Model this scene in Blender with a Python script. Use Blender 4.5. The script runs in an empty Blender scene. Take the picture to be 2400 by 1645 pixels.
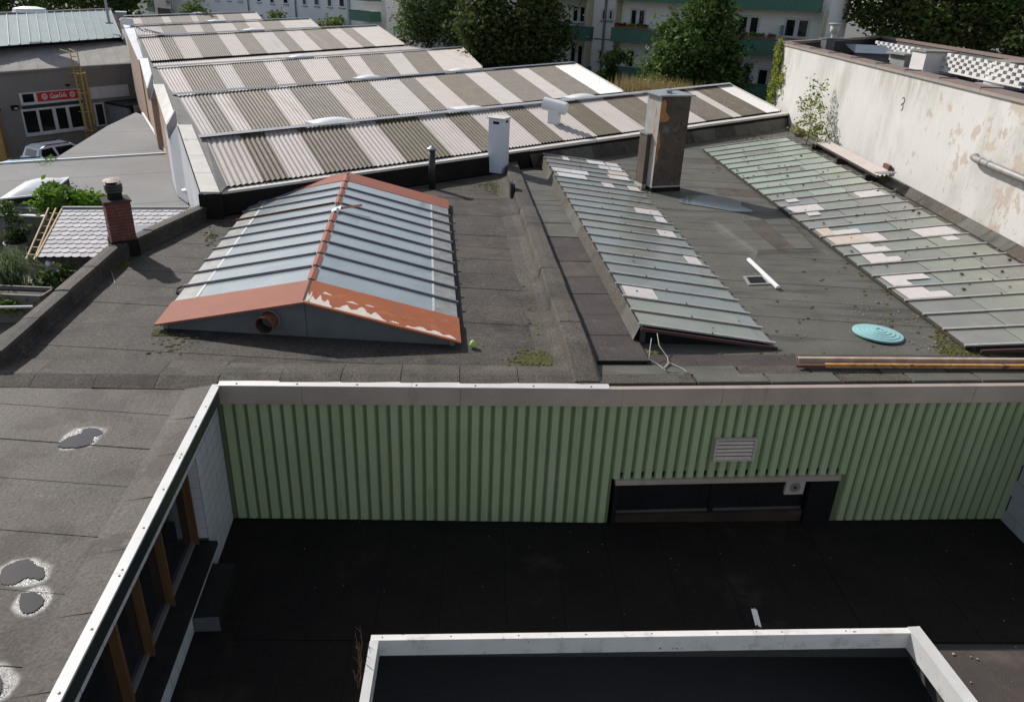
import bpy, math, random
import numpy as np
from mathutils import Vector, Matrix
random.seed(7); rng = np.random.default_rng(7)
R_ = math.radians
scene = bpy.context.scene
col = scene.collection

# ------------------------------------------------------------------ camera
FPX, CX, CY, HC = 1798.0, 1200.0, 822.5, 6.3
_d = np.array([1038.0 - CX, 4566.0 - CY, FPX]); _up = -_d / np.linalg.norm(_d)
_fw = np.array([0, 0, 1.0]) - _up * _up[2]; _fw /= np.linalg.norm(_fw)
_rt = np.cross(_fw, _up)
if _rt[0] < 0: _rt = -_rt
RW = np.array([_rt, _fw, _up])
cam = bpy.data.cameras.new('camera'); cam.sensor_width = 36.0; cam.lens = FPX / 2400 * 36
cam.clip_start = 0.1; cam.clip_end = 3000
co = bpy.data.objects.new('camera', cam); col.objects.link(co)
m = Matrix.Identity(4)
for i in range(3):
    m[i][0] = RW[i, 0]; m[i][1] = -RW[i, 1]; m[i][2] = -RW[i, 2]
m[2][3] = HC
co.matrix_world = m
scene.camera = co

# ------------------------------------------------------------------ sky, sun, exposure
SUN_AZ, SUN_EL = -47.6, 36.5
w = bpy.data.worlds.new("World"); scene.world = w; w.use_nodes = True
nt = w.node_tree; nt.nodes.clear()
sky = nt.nodes.new('ShaderNodeTexSky'); sky.sky_type = 'NISHITA'; sky.sun_disc = False
sky.sun_elevation = R_(SUN_EL); sky.sun_rotation = R_(SUN_AZ); sky.air_density = 1.0; sky.dust_density = 1.0; sky.ozone_density = 0.6
bg = nt.nodes.new('ShaderNodeBackground'); bg.inputs['Strength'].default_value = 0.13
wo = nt.nodes.new('ShaderNodeOutputWorld')
hs = nt.nodes.new('ShaderNodeHueSaturation'); hs.inputs['Saturation'].default_value = 0.62      # light high haze
nt.links.new(sky.outputs[0], hs.inputs['Color']); nt.links.new(hs.outputs[0], bg.inputs[0]); nt.links.new(bg.outputs[0], wo.inputs[0])
sd = bpy.data.lights.new('sun', 'SUN'); sd.energy = 4.4; sd.angle = R_(0.55); sd.color = (1.0, 0.965, 0.915)
so = bpy.data.objects.new('sun', sd); col.objects.link(so)
sv = Vector((math.sin(R_(SUN_AZ)) * math.cos(R_(SUN_EL)), math.cos(R_(SUN_AZ)) * math.cos(R_(SUN_EL)), math.sin(R_(SUN_EL))))
so.rotation_euler = sv.to_track_quat('Z', 'Y').to_euler()
so.location = (-30, 30, 40)
scene.view_settings.view_transform = 'Standard'; scene.view_settings.look = 'None'
scene.view_settings.exposure = 0.10; scene.view_settings.gamma = 1.0
scene.view_settings.use_curve_mapping = False

# ------------------------------------------------------------------ survey: site points taken at known heights
def _ray(px, py): return RW @ np.array([px - CX, py - CY, FPX])
def at(px, py, z=0.0):
    r = _ray(px, py); t = (z - HC) / r[2]
    return Vector((r[0] * t, r[1] * t, z))
def onpl(px, py, a, b):
    a = np.array(a[:2]); b = np.array(b[:2]); dd = (b - a) / np.linalg.norm(b - a); n = np.array([-dd[1], dd[0]])
    r = _ray(px, py); t = (a @ n) / (r[:2] @ n); q = r[:2] * t
    return float((q - a) @ dd), float(HC + r[2] * t)

# ------------------------------------------------------------------ materials
MATS = {}
def mat(name, c, c2=None, sc=1.5, rough=0.8, spec=0.4, metal=0.0, bump=0.0, bsc=60.0, speck=0.0, ssc=140.0,
        stain=None, stain2=None, stretch=(1, 1, 1), trans=0.0, rvar=0.0, bdist=0.02, fine=0.0, sheen=0.0):
    """noise driven base colour c..c2, fine speckle, up to two stain layers (colour, scale, threshold, softness, stretch)"""
    if name in MATS: return MATS[name]
    M = bpy.data.materials.new(name); M.use_nodes = True; MATS[name] = M
    t = M.node_tree; N = t.nodes; L = t.links
    b = N['Principled BSDF']
    b.inputs['Roughness'].default_value = rough; b.inputs['Metallic'].default_value = metal
    b.inputs['Specular IOR Level'].default_value = spec
    g = N.new('ShaderNodeNewGeometry')
    def mp(st):
        if tuple(st) == (1, 1, 1): return g.outputs['Position']
        q = N.new('ShaderNodeMapping')
        if len(st) == 4: q.vector_type = 'TEXTURE'; q.inputs['Rotation'].default_value = (0, 0, st[3]); q.inputs['Scale'].default_value = tuple(1 / v for v in st[:3])
        else: q.inputs['Scale'].default_value = st
        L.new(g.outputs['Position'], q.inputs['Vector']); return q.outputs[0]
    def noise(scale, st=(1, 1, 1), det=6.0, ro=0.6):
        n = N.new('ShaderNodeTexNoise'); n.inputs['Scale'].default_value = scale; n.inputs['Detail'].default_value = det
        n.inputs['Roughness'].default_value = ro; L.new(mp(st), n.inputs['Vector']); return n.outputs['Fac']
    def mr(v, a, c_, lo=0.0, hi=1.0):
        q = N.new('ShaderNodeMapRange'); q.inputs[1].default_value = a; q.inputs[2].default_value = c_
        q.inputs[3].default_value = lo; q.inputs[4].default_value = hi; L.new(v, q.inputs[0]); return q.outputs[0]
    def mix(f, a, c_, bt='MIX'):
        q = N.new('ShaderNodeMix'); q.data_type = 'RGBA'; q.blend_type = bt
        if isinstance(f, float): q.inputs[0].default_value = f
        else: L.new(f, q.inputs[0])
        for i, v in ((6, a), (7, c_)):
            if isinstance(v, tuple): q.inputs[i].default_value = (*v, 1)
            else: L.new(v, q.inputs[i])
        return q.outputs[2]
    c = tuple(c)
    if c2 is None: c2 = tuple(x * 0.8 for x in c)
    cur = mix(mr(noise(sc, stretch), 0.33, 0.67), c, tuple(c2))
    for s_ in (stain, stain2):
        if s_:
            sc_, ss, th, so_ = s_[:4]; st = s_[4] if len(s_) > 4 else (1, 1, 1)
            cur = mix(mr(noise(ss, st, 8.0, 0.65), th, th + so_), cur, tuple(sc_))
    if speck > 0:
        f = mr(noise(ssc, (1, 1, 1), 3.0, 0.7), 0.3, 0.7, 1 - speck, 1 + speck)
        q = N.new('ShaderNodeVectorMath'); q.operation = 'SCALE'; L.new(cur, q.inputs[0]); L.new(f, q.inputs[3]); cur = q.outputs[0]
    L.new(cur, b.inputs['Base Color'])
    if rvar > 0:
        L.new(mr(noise(sc * 2.3, stretch), 0.3, 0.7, max(0.03, rough - rvar), min(1, rough + rvar)), b.inputs['Roughness'])
    if bump > 0:
        bn = N.new('ShaderNodeBump'); bn.inputs['Strength'].default_value = bump; bn.inputs['Distance'].default_value = bdist
        L.new(noise(bsc, (1, 1, 1), 5.0, 0.7), bn.inputs['Height']); L.new(bn.outputs[0], b.inputs['Normal'])
    if trans > 0:
        tb = N.new('ShaderNodeBsdfTranslucent'); L.new(cur, tb.inputs['Color'])
        ms = N.new('ShaderNodeMixShader'); ms.inputs[0].default_value = trans
        L.new(b.outputs[0], ms.inputs[1]); L.new(tb.outputs[0], ms.inputs[2]); L.new(ms.outputs[0], N['Material Output'].inputs[0])
    return M

FELT = mat('felt', (0.0714, 0.0597, 0.0484), (0.0446, 0.0372, 0.0304), sc=1.3, rough=0.75, spec=0.3, bump=.7, bsc=45, speck=.75, ssc=26,
           stain=((0.0306, 0.0249, 0.0208), 1.1, 0.525, .12), stain2=((0.0988, 0.0816, 0.0629), 1.9, .60, .1, (.5, 1.8, 1)))
FELT_C = mat('felt_chalky', (0.0978, 0.0822, 0.0646), (0.0654, 0.0546, 0.0430), sc=1.6, rough=0.76, spec=0.3, bump=.8, bsc=45, speck=.7, ssc=28,
             stain=((0.0531, 0.0439, 0.0344), 1.5, 0.525, .12), stain2=((0.0851, 0.0721, 0.0404), 1.2, .66, .1))
FELT_G = mat('felt_greenish', (0.1148, 0.1096, 0.0907), (0.0826, 0.0787, 0.0650), sc=.8, rough=0.72, spec=0.3, bump=.4, bsc=50, speck=.3, ssc=40,
             stain=((0.0551, 0.0515, 0.0446), .9, 0.515, .14, (.35, 2.2, 1)), stain2=((0.1529, 0.1434, 0.1184), 2.0, .62, .08, (.3, 2.8, 1)))
FELT_B = mat('felt_brownish', (0.0815, 0.0640, 0.0485), (0.0567, 0.0439, 0.0344), sc=.9, rough=0.75, spec=0.3, bump=.5, bsc=50, speck=.45, ssc=30,
             stain=((0.0369, 0.0276, 0.0227), 1.0, 0.515, .12, (.4, 2.0, 1)), stain2=((0.1135, 0.0878, 0.0619), 1.7, .62, .1, (.5, 1.5, 1)))
FELT_R = mat('felt_reddish', (0.0667, 0.0543, 0.0490), (0.0450, 0.0364, 0.0333), sc=1.5, rough=0.76, spec=0.3, bump=.6, bsc=50, speck=.5, ssc=30,
             stain=((0.0885, 0.0794, 0.0692), 1.9, .58, .1))
FELT_W = mat('felt_weathered', (0.0804, 0.0663, 0.0528), (0.0523, 0.0421, 0.0335), sc=1.1, rough=0.68, spec=0.35, bump=.6, bsc=17, speck=.6, ssc=24, bdist=.025,
             stain=((0.0388, 0.0260, 0.0198), .9, 0.505, .08), stain2=((0.1105, 0.0929, 0.0737), 2.0, .60, .1))
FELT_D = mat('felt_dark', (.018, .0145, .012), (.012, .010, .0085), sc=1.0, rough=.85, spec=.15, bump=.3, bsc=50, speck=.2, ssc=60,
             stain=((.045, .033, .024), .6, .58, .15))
UNDER = mat('roof_base', (.05, .048, .046))
WET = mat('wet_rim', (.17, .16, .15), (.11, .102, .096), sc=2, rough=.30, spec=.7, bump=.8, bsc=20, bdist=.03, speck=.5, ssc=26, rvar=.12)
WATER = mat('puddle_water', (.010, .013, .018), (.008, .010, .014), rough=.03, spec=.5)
WHITE = mat('white_metal', (.60, .59, .57), (.52, .51, .49), sc=3, rough=.5, spec=.4, stain=((.42, .39, .34), 2.5, .60, .12), stain2=((.30, .27, .23), 9, .68, .05))
WHITE_D = mat('white_metal_mossy', (.78, .75, .71), (.70, .67, .63), sc=3, rough=.5, stain=((.07, .06, .05), 12, .64, .05, (.6, 1, 1)), stain2=((.45, .43, .36), 3, .56, .2))
ALU = mat('aluminium', (.47, .385, .32), (.36, .295, .245), sc=.8, rough=.4, spec=.5, metal=.25, stain=((.20, .16, .135), .9, .58, .15, (1, 1, .2)))
ALU_W = mat('aluminium_bright', (.68, .64, .62), (.58, .53, .5), sc=2, rough=.45, metal=.3)
INNER = mat('fascia_dark', (.030, .034, .030), (.022, .026, .022), rough=.30, spec=.5)
GREEN = mat('green_cladding', (.335, .405, .228), (.30, .368, .203), sc=.9, rough=.5, spec=.4, stain=((.235, .285, .155), 1.1, .56, .3, (1, 1, .25)), stain2=((.19, .215, .13), 3.2, .61, .12, (1, 1, .12)))
GREEN_2 = mat('green_cladding_faded', (.35, .41, .245), (.31, .372, .215), sc=.9, rough=.55, spec=.35, stain=((.25, .29, .17), 1.4, .56, .25, (1, 1, .2)), stain2=((.18, .20, .12), 3.6, .62, .1, (1, 1, .1)))
GREEN_3 = mat('green_cladding_dull', (.315, .385, .215), (.285, .35, .19), sc=.9, rough=.5, spec=.4, stain=((.22, .27, .145), 1.2, .55, .25, (1, 1, .2)), stain2=((.17, .19, .12), 3.0, .62, .1, (1, 1, .12)))
GREEN_D = mat('green_groove_shade', (.14, .17, .09), (.125, .15, .08), sc=.9, rough=.55)  # darker copy of the cladding green: groove shade put into the colour
TILE = mat('white_tile', (.50, .50, .51), (.45, .45, .46), sc=2, rough=.30, spec=.5, stain=((.36, .33, .28), 2.5, .63, .2))
GROUT = mat('grout', (.045, .04, .035))
WOOD = mat('varnished_wood', (.155, .082, .036), (.095, .048, .022), sc=6, rough=.4, stretch=(1, 1, .1))
SILL = mat('black_sill', (.014, .013, .012), (.022, .020, .018), sc=5, rough=.5, spec=.2)
BLACK = mat('black_panel', (.012, .012, .012), rough=.6, spec=.1)
DGLASS = mat('window_glass', (.015, .017, .018), (.01, .011, .012), rough=.06, spec=.6)
RED = mat('red_flashing', (.285, .108, .072), (.25, .094, .062), sc=2, rough=.7, spec=.15, stain=((.27, .10, .06), 4, .62, .15))
REDP = mat('red_flashing_worn', (.34, .10, .036), (.28, .092, .048), sc=1.4, rough=.7, spec=.15, stain=((.40, .15, .045), 3, .55, .15), stain2=((.26, .06, .015), 5, .6, .1))
FLAKE = mat('bare_primer', (.62, .56, .50), (.55, .46, .38), sc=8, rough=.7)
RUST = mat('rust', (.14, .055, .028), (.08, .035, .022), sc=9, rough=.8, stain=((.25, .10, .04), 12, .58, .1))
RUSTY = mat('rusty_yellow_steel', (.50, .27, .09), (.30, .13, .045), sc=5, rough=.7, stain=((.10, .045, .025), 6, .55, .08))
GREY = mat('grey_metal', (.20, .205, .215), (.16, .165, .175), sc=4, rough=.5, spec=.4)
BAR = mat('glazing_bar', (.165, .165, .18), (.135, .135, .148), sc=4, rough=.55)
BAR2 = mat('glazing_bar_pale', (.36, .335, .315), (.28, .26, .245), sc=5, rough=.6, stain=((.10, .085, .07), 7, .6, .1))
ZINC = mat('zinc', (.31, .32, .335), (.25, .26, .275), sc=3, rough=.45, metal=.3)
GLASS1 = mat('milky_glass', (.26, .29, .295), (.22, .25, .26), sc=.9, rough=.22, spec=.6, stain=((.17, .205, .225), .8, .52, .2))
GLASS1D = mat('milky_glass_dirty', (.27, .27, .25), (.17, .165, .15), sc=4, rough=.4, stain=((.10, .085, .07), 6, .58, .12))
G2 = [mat('wired_glass_%s' % n, a, b_, sc=1.1, rough=.24, spec=.5, stain=s) for n, a, b_, s in (
    ('blue', (.215, .232, .215), (.175, .19, .175), ((.27, .265, .21), .9, .56, .2)),
    ('green', (.235, .245, .195), (.19, .20, .16), ((.29, .28, .21), 1.0, .55, .2)),
    ('grey', (.215, .215, .185), (.175, .172, .15), ((.26, .25, .19), 1.2, .55, .2)),
    ('pale_green', (.30, .34, .265), (.255, .295, .225), ((.225, .25, .19), 1.0, .58, .2)))]
PATCH = [mat('patch_white', (.55, .505, .475), (.48, .44, .41), sc=5, rough=.5), mat('patch_bright', (.60, .59, .585), (.53, .52, .515), sc=5, rough=.4),
         mat('patch_beige', (.50, .43, .36), (.45, .37, .30), sc=5, rough=.6)]
CORR_L2 = mat('corrugated_pale_warm', (.45, .395, .355), (.41, .36, .325), sc=.8, rough=.75, spec=.25, stain=((.33, .285, .25), 1.8, .56, .2), speck=.08, stain2=((.31, .255, .215), 1.0, .56, .16, (.10, 1.5, 1, 2.11)))
CORR_L3 = mat('corrugated_pale_grey', (.44, .405, .38), (.40, .365, .345), sc=.8, rough=.75, spec=.25, stain=((.33, .30, .27), 1.6, .58, .2), speck=.08, stain2=((.33, .285, .25), 1.0, .56, .16, (.10, 1.5, 1, 2.11)))
CORR_L = mat('corrugated_pale', (.475, .425, .39), (.435, .388, .358), sc=.8, rough=.75, spec=.25, stain=((.34, .295, .265), 1.4, .62, .2), speck=.08, stain2=((.335, .28, .24), 1.0, .56, .16, (.10, 1.5, 1, 2.11)))
CORR_W = mat('corrugated_white', (.66, .63, .60), (.60, .57, .54), sc=.8, rough=.6, spec=.3)
CORR_D2 = mat('corrugated_dark_grey', (.138, .114, .086), (.102, .085, .064), sc=1.8, rough=.7, spec=.3, stain=((.22, .20, .165), 2.6, .57, .15), speck=.35, ssc=20, stain2=((.07, .057, .042), 1.0, .56, .16, (.10, 1.5, 1, 2.11)))
CORR_D = mat('corrugated_dark', (.132, .102, .070), (.096, .075, .050), sc=1.5, rough=.7, spec=.3, stain=((.19, .17, .145), 2.2, .58, .15, (1, 1, 1)), speck=.35, ssc=20, stain2=((.20, .165, .12), 1.0, .56, .16, (.10, 1.5, 1, 2.11)))
CORR_O = mat('corrugated_olive', (.108, .086, .049), (.080, .064, .036), sc=1.5, rough=.7, spec=.3, stain=((.15, .135, .10), 2.2, .6, .15), speck=.4, ssc=20, stain2=((.17, .14, .085), 1.0, .56, .16, (.10, 1.5, 1, 2.11)))
COPING = mat('coping_pale', (.60, .565, .51), (.52, .48, .43), sc=2.5, rough=.7, stain=((.38, .34, .28), 3, .6, .12))
COPING_W = mat('coping_white', (.68, .69, .70), (.61, .62, .64), sc=2, rough=.5)
CLAD_W = mat('white_cladding', (.62, .635, .66), (.56, .575, .60), sc=1.2, rough=.5)
LOWROOF = mat('grey_roofing', (.225, .22, .213), (.185, .18, .174), sc=.35, rough=.85, spec=.25, stain=((.15, .147, .142), .5, .56, .2, (1, .35, 1)), speck=.15, ssc=30, bump=.2, bsc=40)
RENDER_W = mat('white_render', (.585, .565, .535), (.54, .52, .49), sc=.5, rough=.85, spec=.2, bump=.25, bsc=16,
               stain=((.40, .375, .335), .55, .50, .24, (1, 1, .45)), stain2=((.44, .36, .29), 1.25, .68, .02, (1, .8, .8)))
def wall_wear(M):      # peeled beige patches get denser towards the near end and the foot of the wall; a grey weathered band below the coping
    t = M.node_tree; N = t.nodes; L = t.links; b = N['Principled BSDF']; src = b.inputs['Base Color'].links[0].from_socket
    g = N.new('ShaderNodeNewGeometry'); sx = N.new('ShaderNodeSeparateXYZ'); L.new(g.outputs['Position'], sx.inputs[0])
    def mr(v, a, c, lo, hi):
        q = N.new('ShaderNodeMapRange'); q.inputs[1].default_value = a; q.inputs[2].default_value = c; q.inputs[3].default_value = lo; q.inputs[4].default_value = hi; L.new(v, q.inputs[0]); return q.outputs[0]
    def mt(op, a, c):
        q = N.new('ShaderNodeMath'); q.operation = op; q.use_clamp = False
        for i, v in ((0, a), (1, c)):
            if isinstance(v, float): q.inputs[i].default_value = v
            else: L.new(v, q.inputs[i])
        return q.outputs[0]
    def noise(sc, st=(1, 1, 1)):
        mp = N.new('ShaderNodeMapping'); mp.inputs['Scale'].default_value = st; L.new(g.outputs['Position'], mp.inputs['Vector'])
        n = N.new('ShaderNodeTexNoise'); n.inputs['Scale'].default_value = sc; n.inputs['Detail'].default_value = 9; n.inputs['Roughness'].default_value = .68; L.new(mp.outputs[0], n.inputs['Vector']); return n.outputs['Fac']
    def mix(f, a, c):
        q = N.new('ShaderNodeMix'); q.data_type = 'RGBA'; L.new(f, q.inputs[0]); L.new(a, q.inputs[6]); q.inputs[7].default_value = (*c, 1); return q.outputs[2]
    near = mr(sx.outputs['Y'], 20., 34., .135, .0)
    f = mr(mt('ADD', noise(1.25, (1, 1, .8)), near), .672, .69, 0., .75)
    cur = mix(f, src, (.43, .345, .275))
    f = mr(mt('ADD', noise(6.0, (1, 1, .6)), mt('MULTIPLY', near, .85)), .685, .71, 0., .6)
    cur = mix(f, cur, (.36, .30, .25))
    band = mt('MULTIPLY', mr(sx.outputs['Z'], 2.3, 3.5, 0., 1.), mt('MULTIPLY', mr(sx.outputs['Y'], 26., 28., 0., 1.), mr(sx.outputs['Y'], 31., 35., 1., 0.)))
    f = mt('MULTIPLY', band, mr(noise(1.4, (1, 2.5, .35)), .35, .6, 0., .75))
    cur = mix(f, cur, (.33, .295, .255)); L.new(cur, b.inputs['Base Color'])
wall_wear(RENDER_W)
COPE_BR = mat('brown_coping', (.21, .15, .125), (.18, .125, .105), sc=2, rough=.6)
COPE_SH = mat('grey_edge', (.28, .25, .22), (.24, .215, .19))
PLASTER = mat('chimney_plaster', (.120, .096, .078), (.072, .056, .045), sc=1.6, rough=.9, spec=.2, bump=.4, bsc=20, stain=((.07, .055, .047), 2.2, .55, .13), stain2=((.21, .185, .16), 1.3, .60, .12))
PLASTER_L = mat('chimney_plaster_light', (.34, .325, .305), (.27, .255, .235), sc=3, rough=.9, stain=((.2, .18, .16), 4, .62, .1))
STAIN = mat('soot_stain', (.075, .055, .045), (.05, .035, .03), sc=12, rough=.95)
SOOT = mat('soot', (.035, .028, .024), (.06, .045, .036), sc=8, rough=.95)
ORANGE_BR = mat('bare_brick', (.42, .20, .07), (.33, .14, .05), sc=6, rough=.9)
BRICK = mat('red_brick', (.15, .044, .030), (.10, .030, .022), sc=7, rough=.85, bump=.4, bsc=60, speck=.3)
MORTAR = mat('mortar', (.30, .215, .185), (.13, .08, .065), sc=6, rough=.9)
COWL = mat('cowl_metal', (.035, .033, .032), (.05, .045, .04), sc=6, rough=.45, metal=.4)
MOSS = mat('moss_green', (.085, .083, .014), (.05, .05, .010), sc=9, rough=.95, stain=((.02, .022, .008), 14, .55, .1))
TURQ = mat('turquoise_plastic', (.255, .47, .465), (.225, .42, .42), sc=2, rough=.45)
LIME = mat('lime_plastic', (.42, .58, .16), rough=.5)
WPLAST = mat('white_plastic', (.78, .78, .78), (.70, .70, .70), sc=2, rough=.35)
CABLE = mat('cable_white', (.45, .44, .38), (.35, .34, .30), rough=.6)
SHING = [mat('shingle_%d' % i, c, None, sc=5, rough=.8) for i, c in enumerate(((.50, .475, .475), (.545, .52, .518), (.45, .425, .43), (.52, .49, .488)))]
TIMB = mat('grey_timber', (.22, .20, .18), (.17, .155, .14), sc=6, stretch=(1, 1, .2))
DECK = mat('deck_board', (.16, .125, .10), (.12, .092, .076), sc=4, rough=.8)
POTM = mat('grey_pot', (.34, .31, .29), (.30, .275, .26), sc=4, rough=.7)
SOIL = mat('soil', (.03, .022, .015))
PWOOD = mat('pale_wood', (.46, .33, .17), (.40, .28, .14), sc=6, rough=.7)
LEAF = {n: mat('leaf_' + n, c, c2, sc=2.5, rough=.65, spec=.18, trans=.35) for n, c, c2 in (
    ('dark', (0.041, 0.066, 0.020), (0.066, 0.098, 0.027)), ('mid', (0.076, 0.132, 0.029), (0.112, 0.183, 0.041)), ('grey', (0.107, 0.144, 0.068), (0.140, 0.183, 0.085)),
    ('maple', (0.049, 0.068, 0.020), (0.122, 0.128, 0.039)), ('bright', (.17, .30, .03), (.12, .23, .025)), ('yellow', (.27, .28, .05), (.20, .22, .04)), ('vine', (.30, .33, .07), (.20, .24, .045)),
    ('willow', (0.171, 0.220, 0.049), (0.104, 0.146, 0.037)), ('variegated', (.22, .29, .13), (.11, .16, .05)), ('straw', (.34, .27, .13), (.24, .18, .085)), ('pink', (.32, .08, .10), (.24, .045, .055)))}
BARK = mat('bark', (.06, .048, .038), (.04, .032, .026), sc=8)
APT_W = mat('apartment_render', (.78, .76, .73), (.75, .73, .705), sc=.6, rough=.9, stain=((.42, .41, .40), .4, .58, .2))
APT_B = mat('apartment_render_cool', (.60, .62, .65), (.56, .58, .615), sc=.5, rough=.9)
BALC = mat('balcony_green', (.058, .150, .112), (.05, .132, .098), sc=1.2, rough=.6, stain=((.06, .15, .11), 3, .64, .1))
YELP = mat('loggia_yellow', (.46, .43, .28), (.42, .39, .25), sc=1, rough=.8)
FRAMEW = mat('window_frame_white', (.62, .62, .64), rough=.5)
WALLG = mat('workshop_wall', (.23, .21, .195), (.20, .183, .168), sc=.5, rough=.9, stain=((.12, .11, .10), .6, .58, .2))
LEANTO = mat('leanto_roof', (.30, .275, .25), (.20, .182, .165), sc=1.2, rough=.85, stretch=(1, .25, 1), stain=((.30, .285, .26), .9, .58, .15))
WGL = mat('workshop_glazing', (.25, .31, .305), (.19, .25, .25), sc=.6, rough=.5, spec=.15, stain=((.17, .23, .25), .9, .56, .2))
SIGNR = mat('sign_red', (.55, .03, .035), (.50, .028, .032), rough=.5)
SIGNW = mat('sign_white', (.80, .78, .78), rough=.5)
SIGNG = mat('dark_green_panel', (.02, .045, .045), rough=.5)
YEL = mat('ladder_yellow', (.52, .36, .06), (.45, .30, .05), sc=4, rough=.5)
CARW = mat('car_white', (.62, .63, .66), (.6, .61, .64), rough=.25, spec=.6)
CARB = mat('car_blue', (.32, .50, .62), (.30, .47, .6), rough=.22, spec=.6)
BRWALL = mat('brown_brick_wall', (.40, .275, .205), (.31, .205, .15), sc=2, rough=.9, stain=((.33, .24, .18), 3, .58, .1, (1, 1, 3)))
GROUND = mat('ground', (.14, .135, .125), (.11, .105, .10), sc=.3, rough=.9)
TARP = mat('black_lining', (.012, .012, .014), rough=.6)
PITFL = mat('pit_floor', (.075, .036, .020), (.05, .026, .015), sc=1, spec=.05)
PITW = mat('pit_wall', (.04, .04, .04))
PVBLUE = mat('roof_glazing_blue', (.045, .06, .085), rough=.2, spec=.6)

# ------------------------------------------------------------------ mesh helpers
ORG = {}
MESHTAG = {}
class MB:
    def __init__(s): s.v = []; s.f = []
    def poly(s, pts):
        i = len(s.v); s.v += [tuple(p) for p in pts]; s.f.append(tuple(range(i, i + len(pts)))); return s
    def quad(s, a, b, c, d): return s.poly((a, b, c, d))
    def hexa(s, b, t):       # bottom 4 ccw, top 4 ccw
        i = len(s.v); s.v += [tuple(p) for p in b] + [tuple(p) for p in t]
        s.f += [(i + 3, i + 2, i + 1, i), (i + 4, i + 5, i + 6, i + 7)]
        for k in range(4):
            j = (k + 1) % 4; s.f.append((i + k, i + j, i + 4 + j, i + 4 + k))
        return s
    def box(s, c, sx, sy, sz, rz=0.0):
        ca, sa = math.cos(rz), math.sin(rz); hx, hy = sx / 2, sy / 2
        P = [(c[0] + x * ca - y * sa, c[1] + x * sa + y * ca) for x, y in ((-hx, -hy), (hx, -hy), (hx, hy), (-hx, hy))]
        return s.hexa([(x, y, c[2]) for x, y in P], [(x, y, c[2] + sz) for x, y in P])
    def prism(s, pts, z0, z1):
        n = len(pts); i = len(s.v); s.v += [(p[0], p[1], z0) for p in pts] + [(p[0], p[1], z1) for p in pts]
        s.f += [tuple(range(i + n - 1, i - 1, -1)), tuple(range(i + n, i + 2 * n))]
        for k in range(n):
            j = (k + 1) % n; s.f.append((i + k, i + j, i + n + j, i + n + k))
        return s
    def slab(s, top, d):     # polygon with thickness along its own normal (downwards d)
        top = [Vector(p) for p in top]; n = Vector((0, 0, 0))
        for k in range(len(top)): n += top[k].cross(top[(k + 1) % len(top)])
        n.normalize(); lo = [p - n * d for p in top]; k_ = len(top); i = len(s.v)
        s.v += [tuple(p) for p in lo] + [tuple(p) for p in top]
        s.f += [tuple(range(i + k_ - 1, i - 1, -1)), tuple(range(i + k_, i + 2 * k_))]
        for k in range(k_):
            j = (k + 1) % k_; s.f.append((i + k, i + j, i + k_ + j, i + k_ + k))
        return s
    def bar(s, a, b, wd, ht, up=(0, 0, 1)):   # box from a to b, standing on the line
        a, b = Vector(a), Vector(b); d = (b - a).normalized(); up = Vector(up)
        side = d.cross(up).normalized() * (wd / 2); u = side.cross(d).normalized() * ht
        return s.hexa([a - side, a + side, b + side, b - side], [a - side + u, a + side + u, b + side + u, b - side + u])
    def tube(s, pts, r, n=6, r2=None):
        pts = [Vector(p) for p in pts]; i0 = len(s.v); k = len(pts)
        for q, p in enumerate(pts):
            d = (pts[min(q + 1, k - 1)] - pts[max(q - 1, 0)]).normalized()
            x = d.cross(Vector((0, 0, 1)));
            if x.length < 1e-3: x = Vector((1, 0, 0))
            x.normalize(); y = d.cross(x); rr = r if r2 is None else r + (r2 - r) * q / max(1, k - 1)
            for e in range(n):
                an = 2 * math.pi * e / n; s.v.append(tuple(p + x * (rr * math.cos(an)) + y * (rr * math.sin(an))))
        for q in range(k - 1):
            for e in range(n):
                f = (e + 1) % n; s.f.append((i0 + q * n + e, i0 + q * n + f, i0 + (q + 1) * n + f, i0 + (q + 1) * n + e))
        s.f.append(tuple(i0 + e for e in range(n - 1, -1, -1))); s.f.append(tuple(i0 + (k - 1) * n + e for e in range(n))); return s
    def lathe(s, c, prof, n=20, close=True):
        i0 = len(s.v)
        for r, z in prof:
            for e in range(n):
                an = 2 * math.pi * e / n; s.v.append((c[0] + r * math.cos(an), c[1] + r * math.sin(an), c[2] + z))
        for q in range(len(prof) - 1):
            for e in range(n):
                f = (e + 1) % n; s.f.append((i0 + q * n + e, i0 + q * n + f, i0 + (q + 1) * n + f, i0 + (q + 1) * n + e))
        if close:
            s.f.append(tuple(i0 + e for e in range(n - 1, -1, -1))); s.f.append(tuple(i0 + (len(prof) - 1) * n + e for e in range(n)))
        return s
    def sub(s, other, M=None):
        i = len(s.v); s.v += [tuple(M @ Vector(p)) if M else p for p in other.v]; s.f += [tuple(i + k for k in f) for f in other.f]; return s
    def build(s, name, m_, parent=None, smooth=False, label=None, kind=None):
        o = Vector(ORG.get(parent.name, (0, 0, 0))) if parent else Vector((0, 0, 0))
        me = bpy.data.meshes.new(name)
        me.from_pydata([(p[0] - o[0], p[1] - o[1], p[2] - o[2]) for p in s.v], [], s.f); me.update()
        me.materials.append(m_)
        if smooth: me.polygons.foreach_set('use_smooth', [True] * len(me.polygons))
        ob = bpy.data.objects.new(name, me); col.objects.link(ob)
        if parent: ob.parent = parent
        ORG[ob.name] = tuple(o)
        if label: ob['label'] = label
        if kind: ob['kind'] = kind
        return ob
def tag(o, label, cat, group=None):
    o['label'] = label; o['category'] = cat
    if group: o['group'] = group
    return o
def thing(name, label, cat, loc, group=None):
    o = bpy.data.objects.new(name, None); col.objects.link(o); o.location = Vector(loc); o.empty_display_size = .3
    ORG[o.name] = tuple(loc); return tag(o, label, cat, group)
def struct(o): o['kind'] = 'structure'; return o
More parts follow.
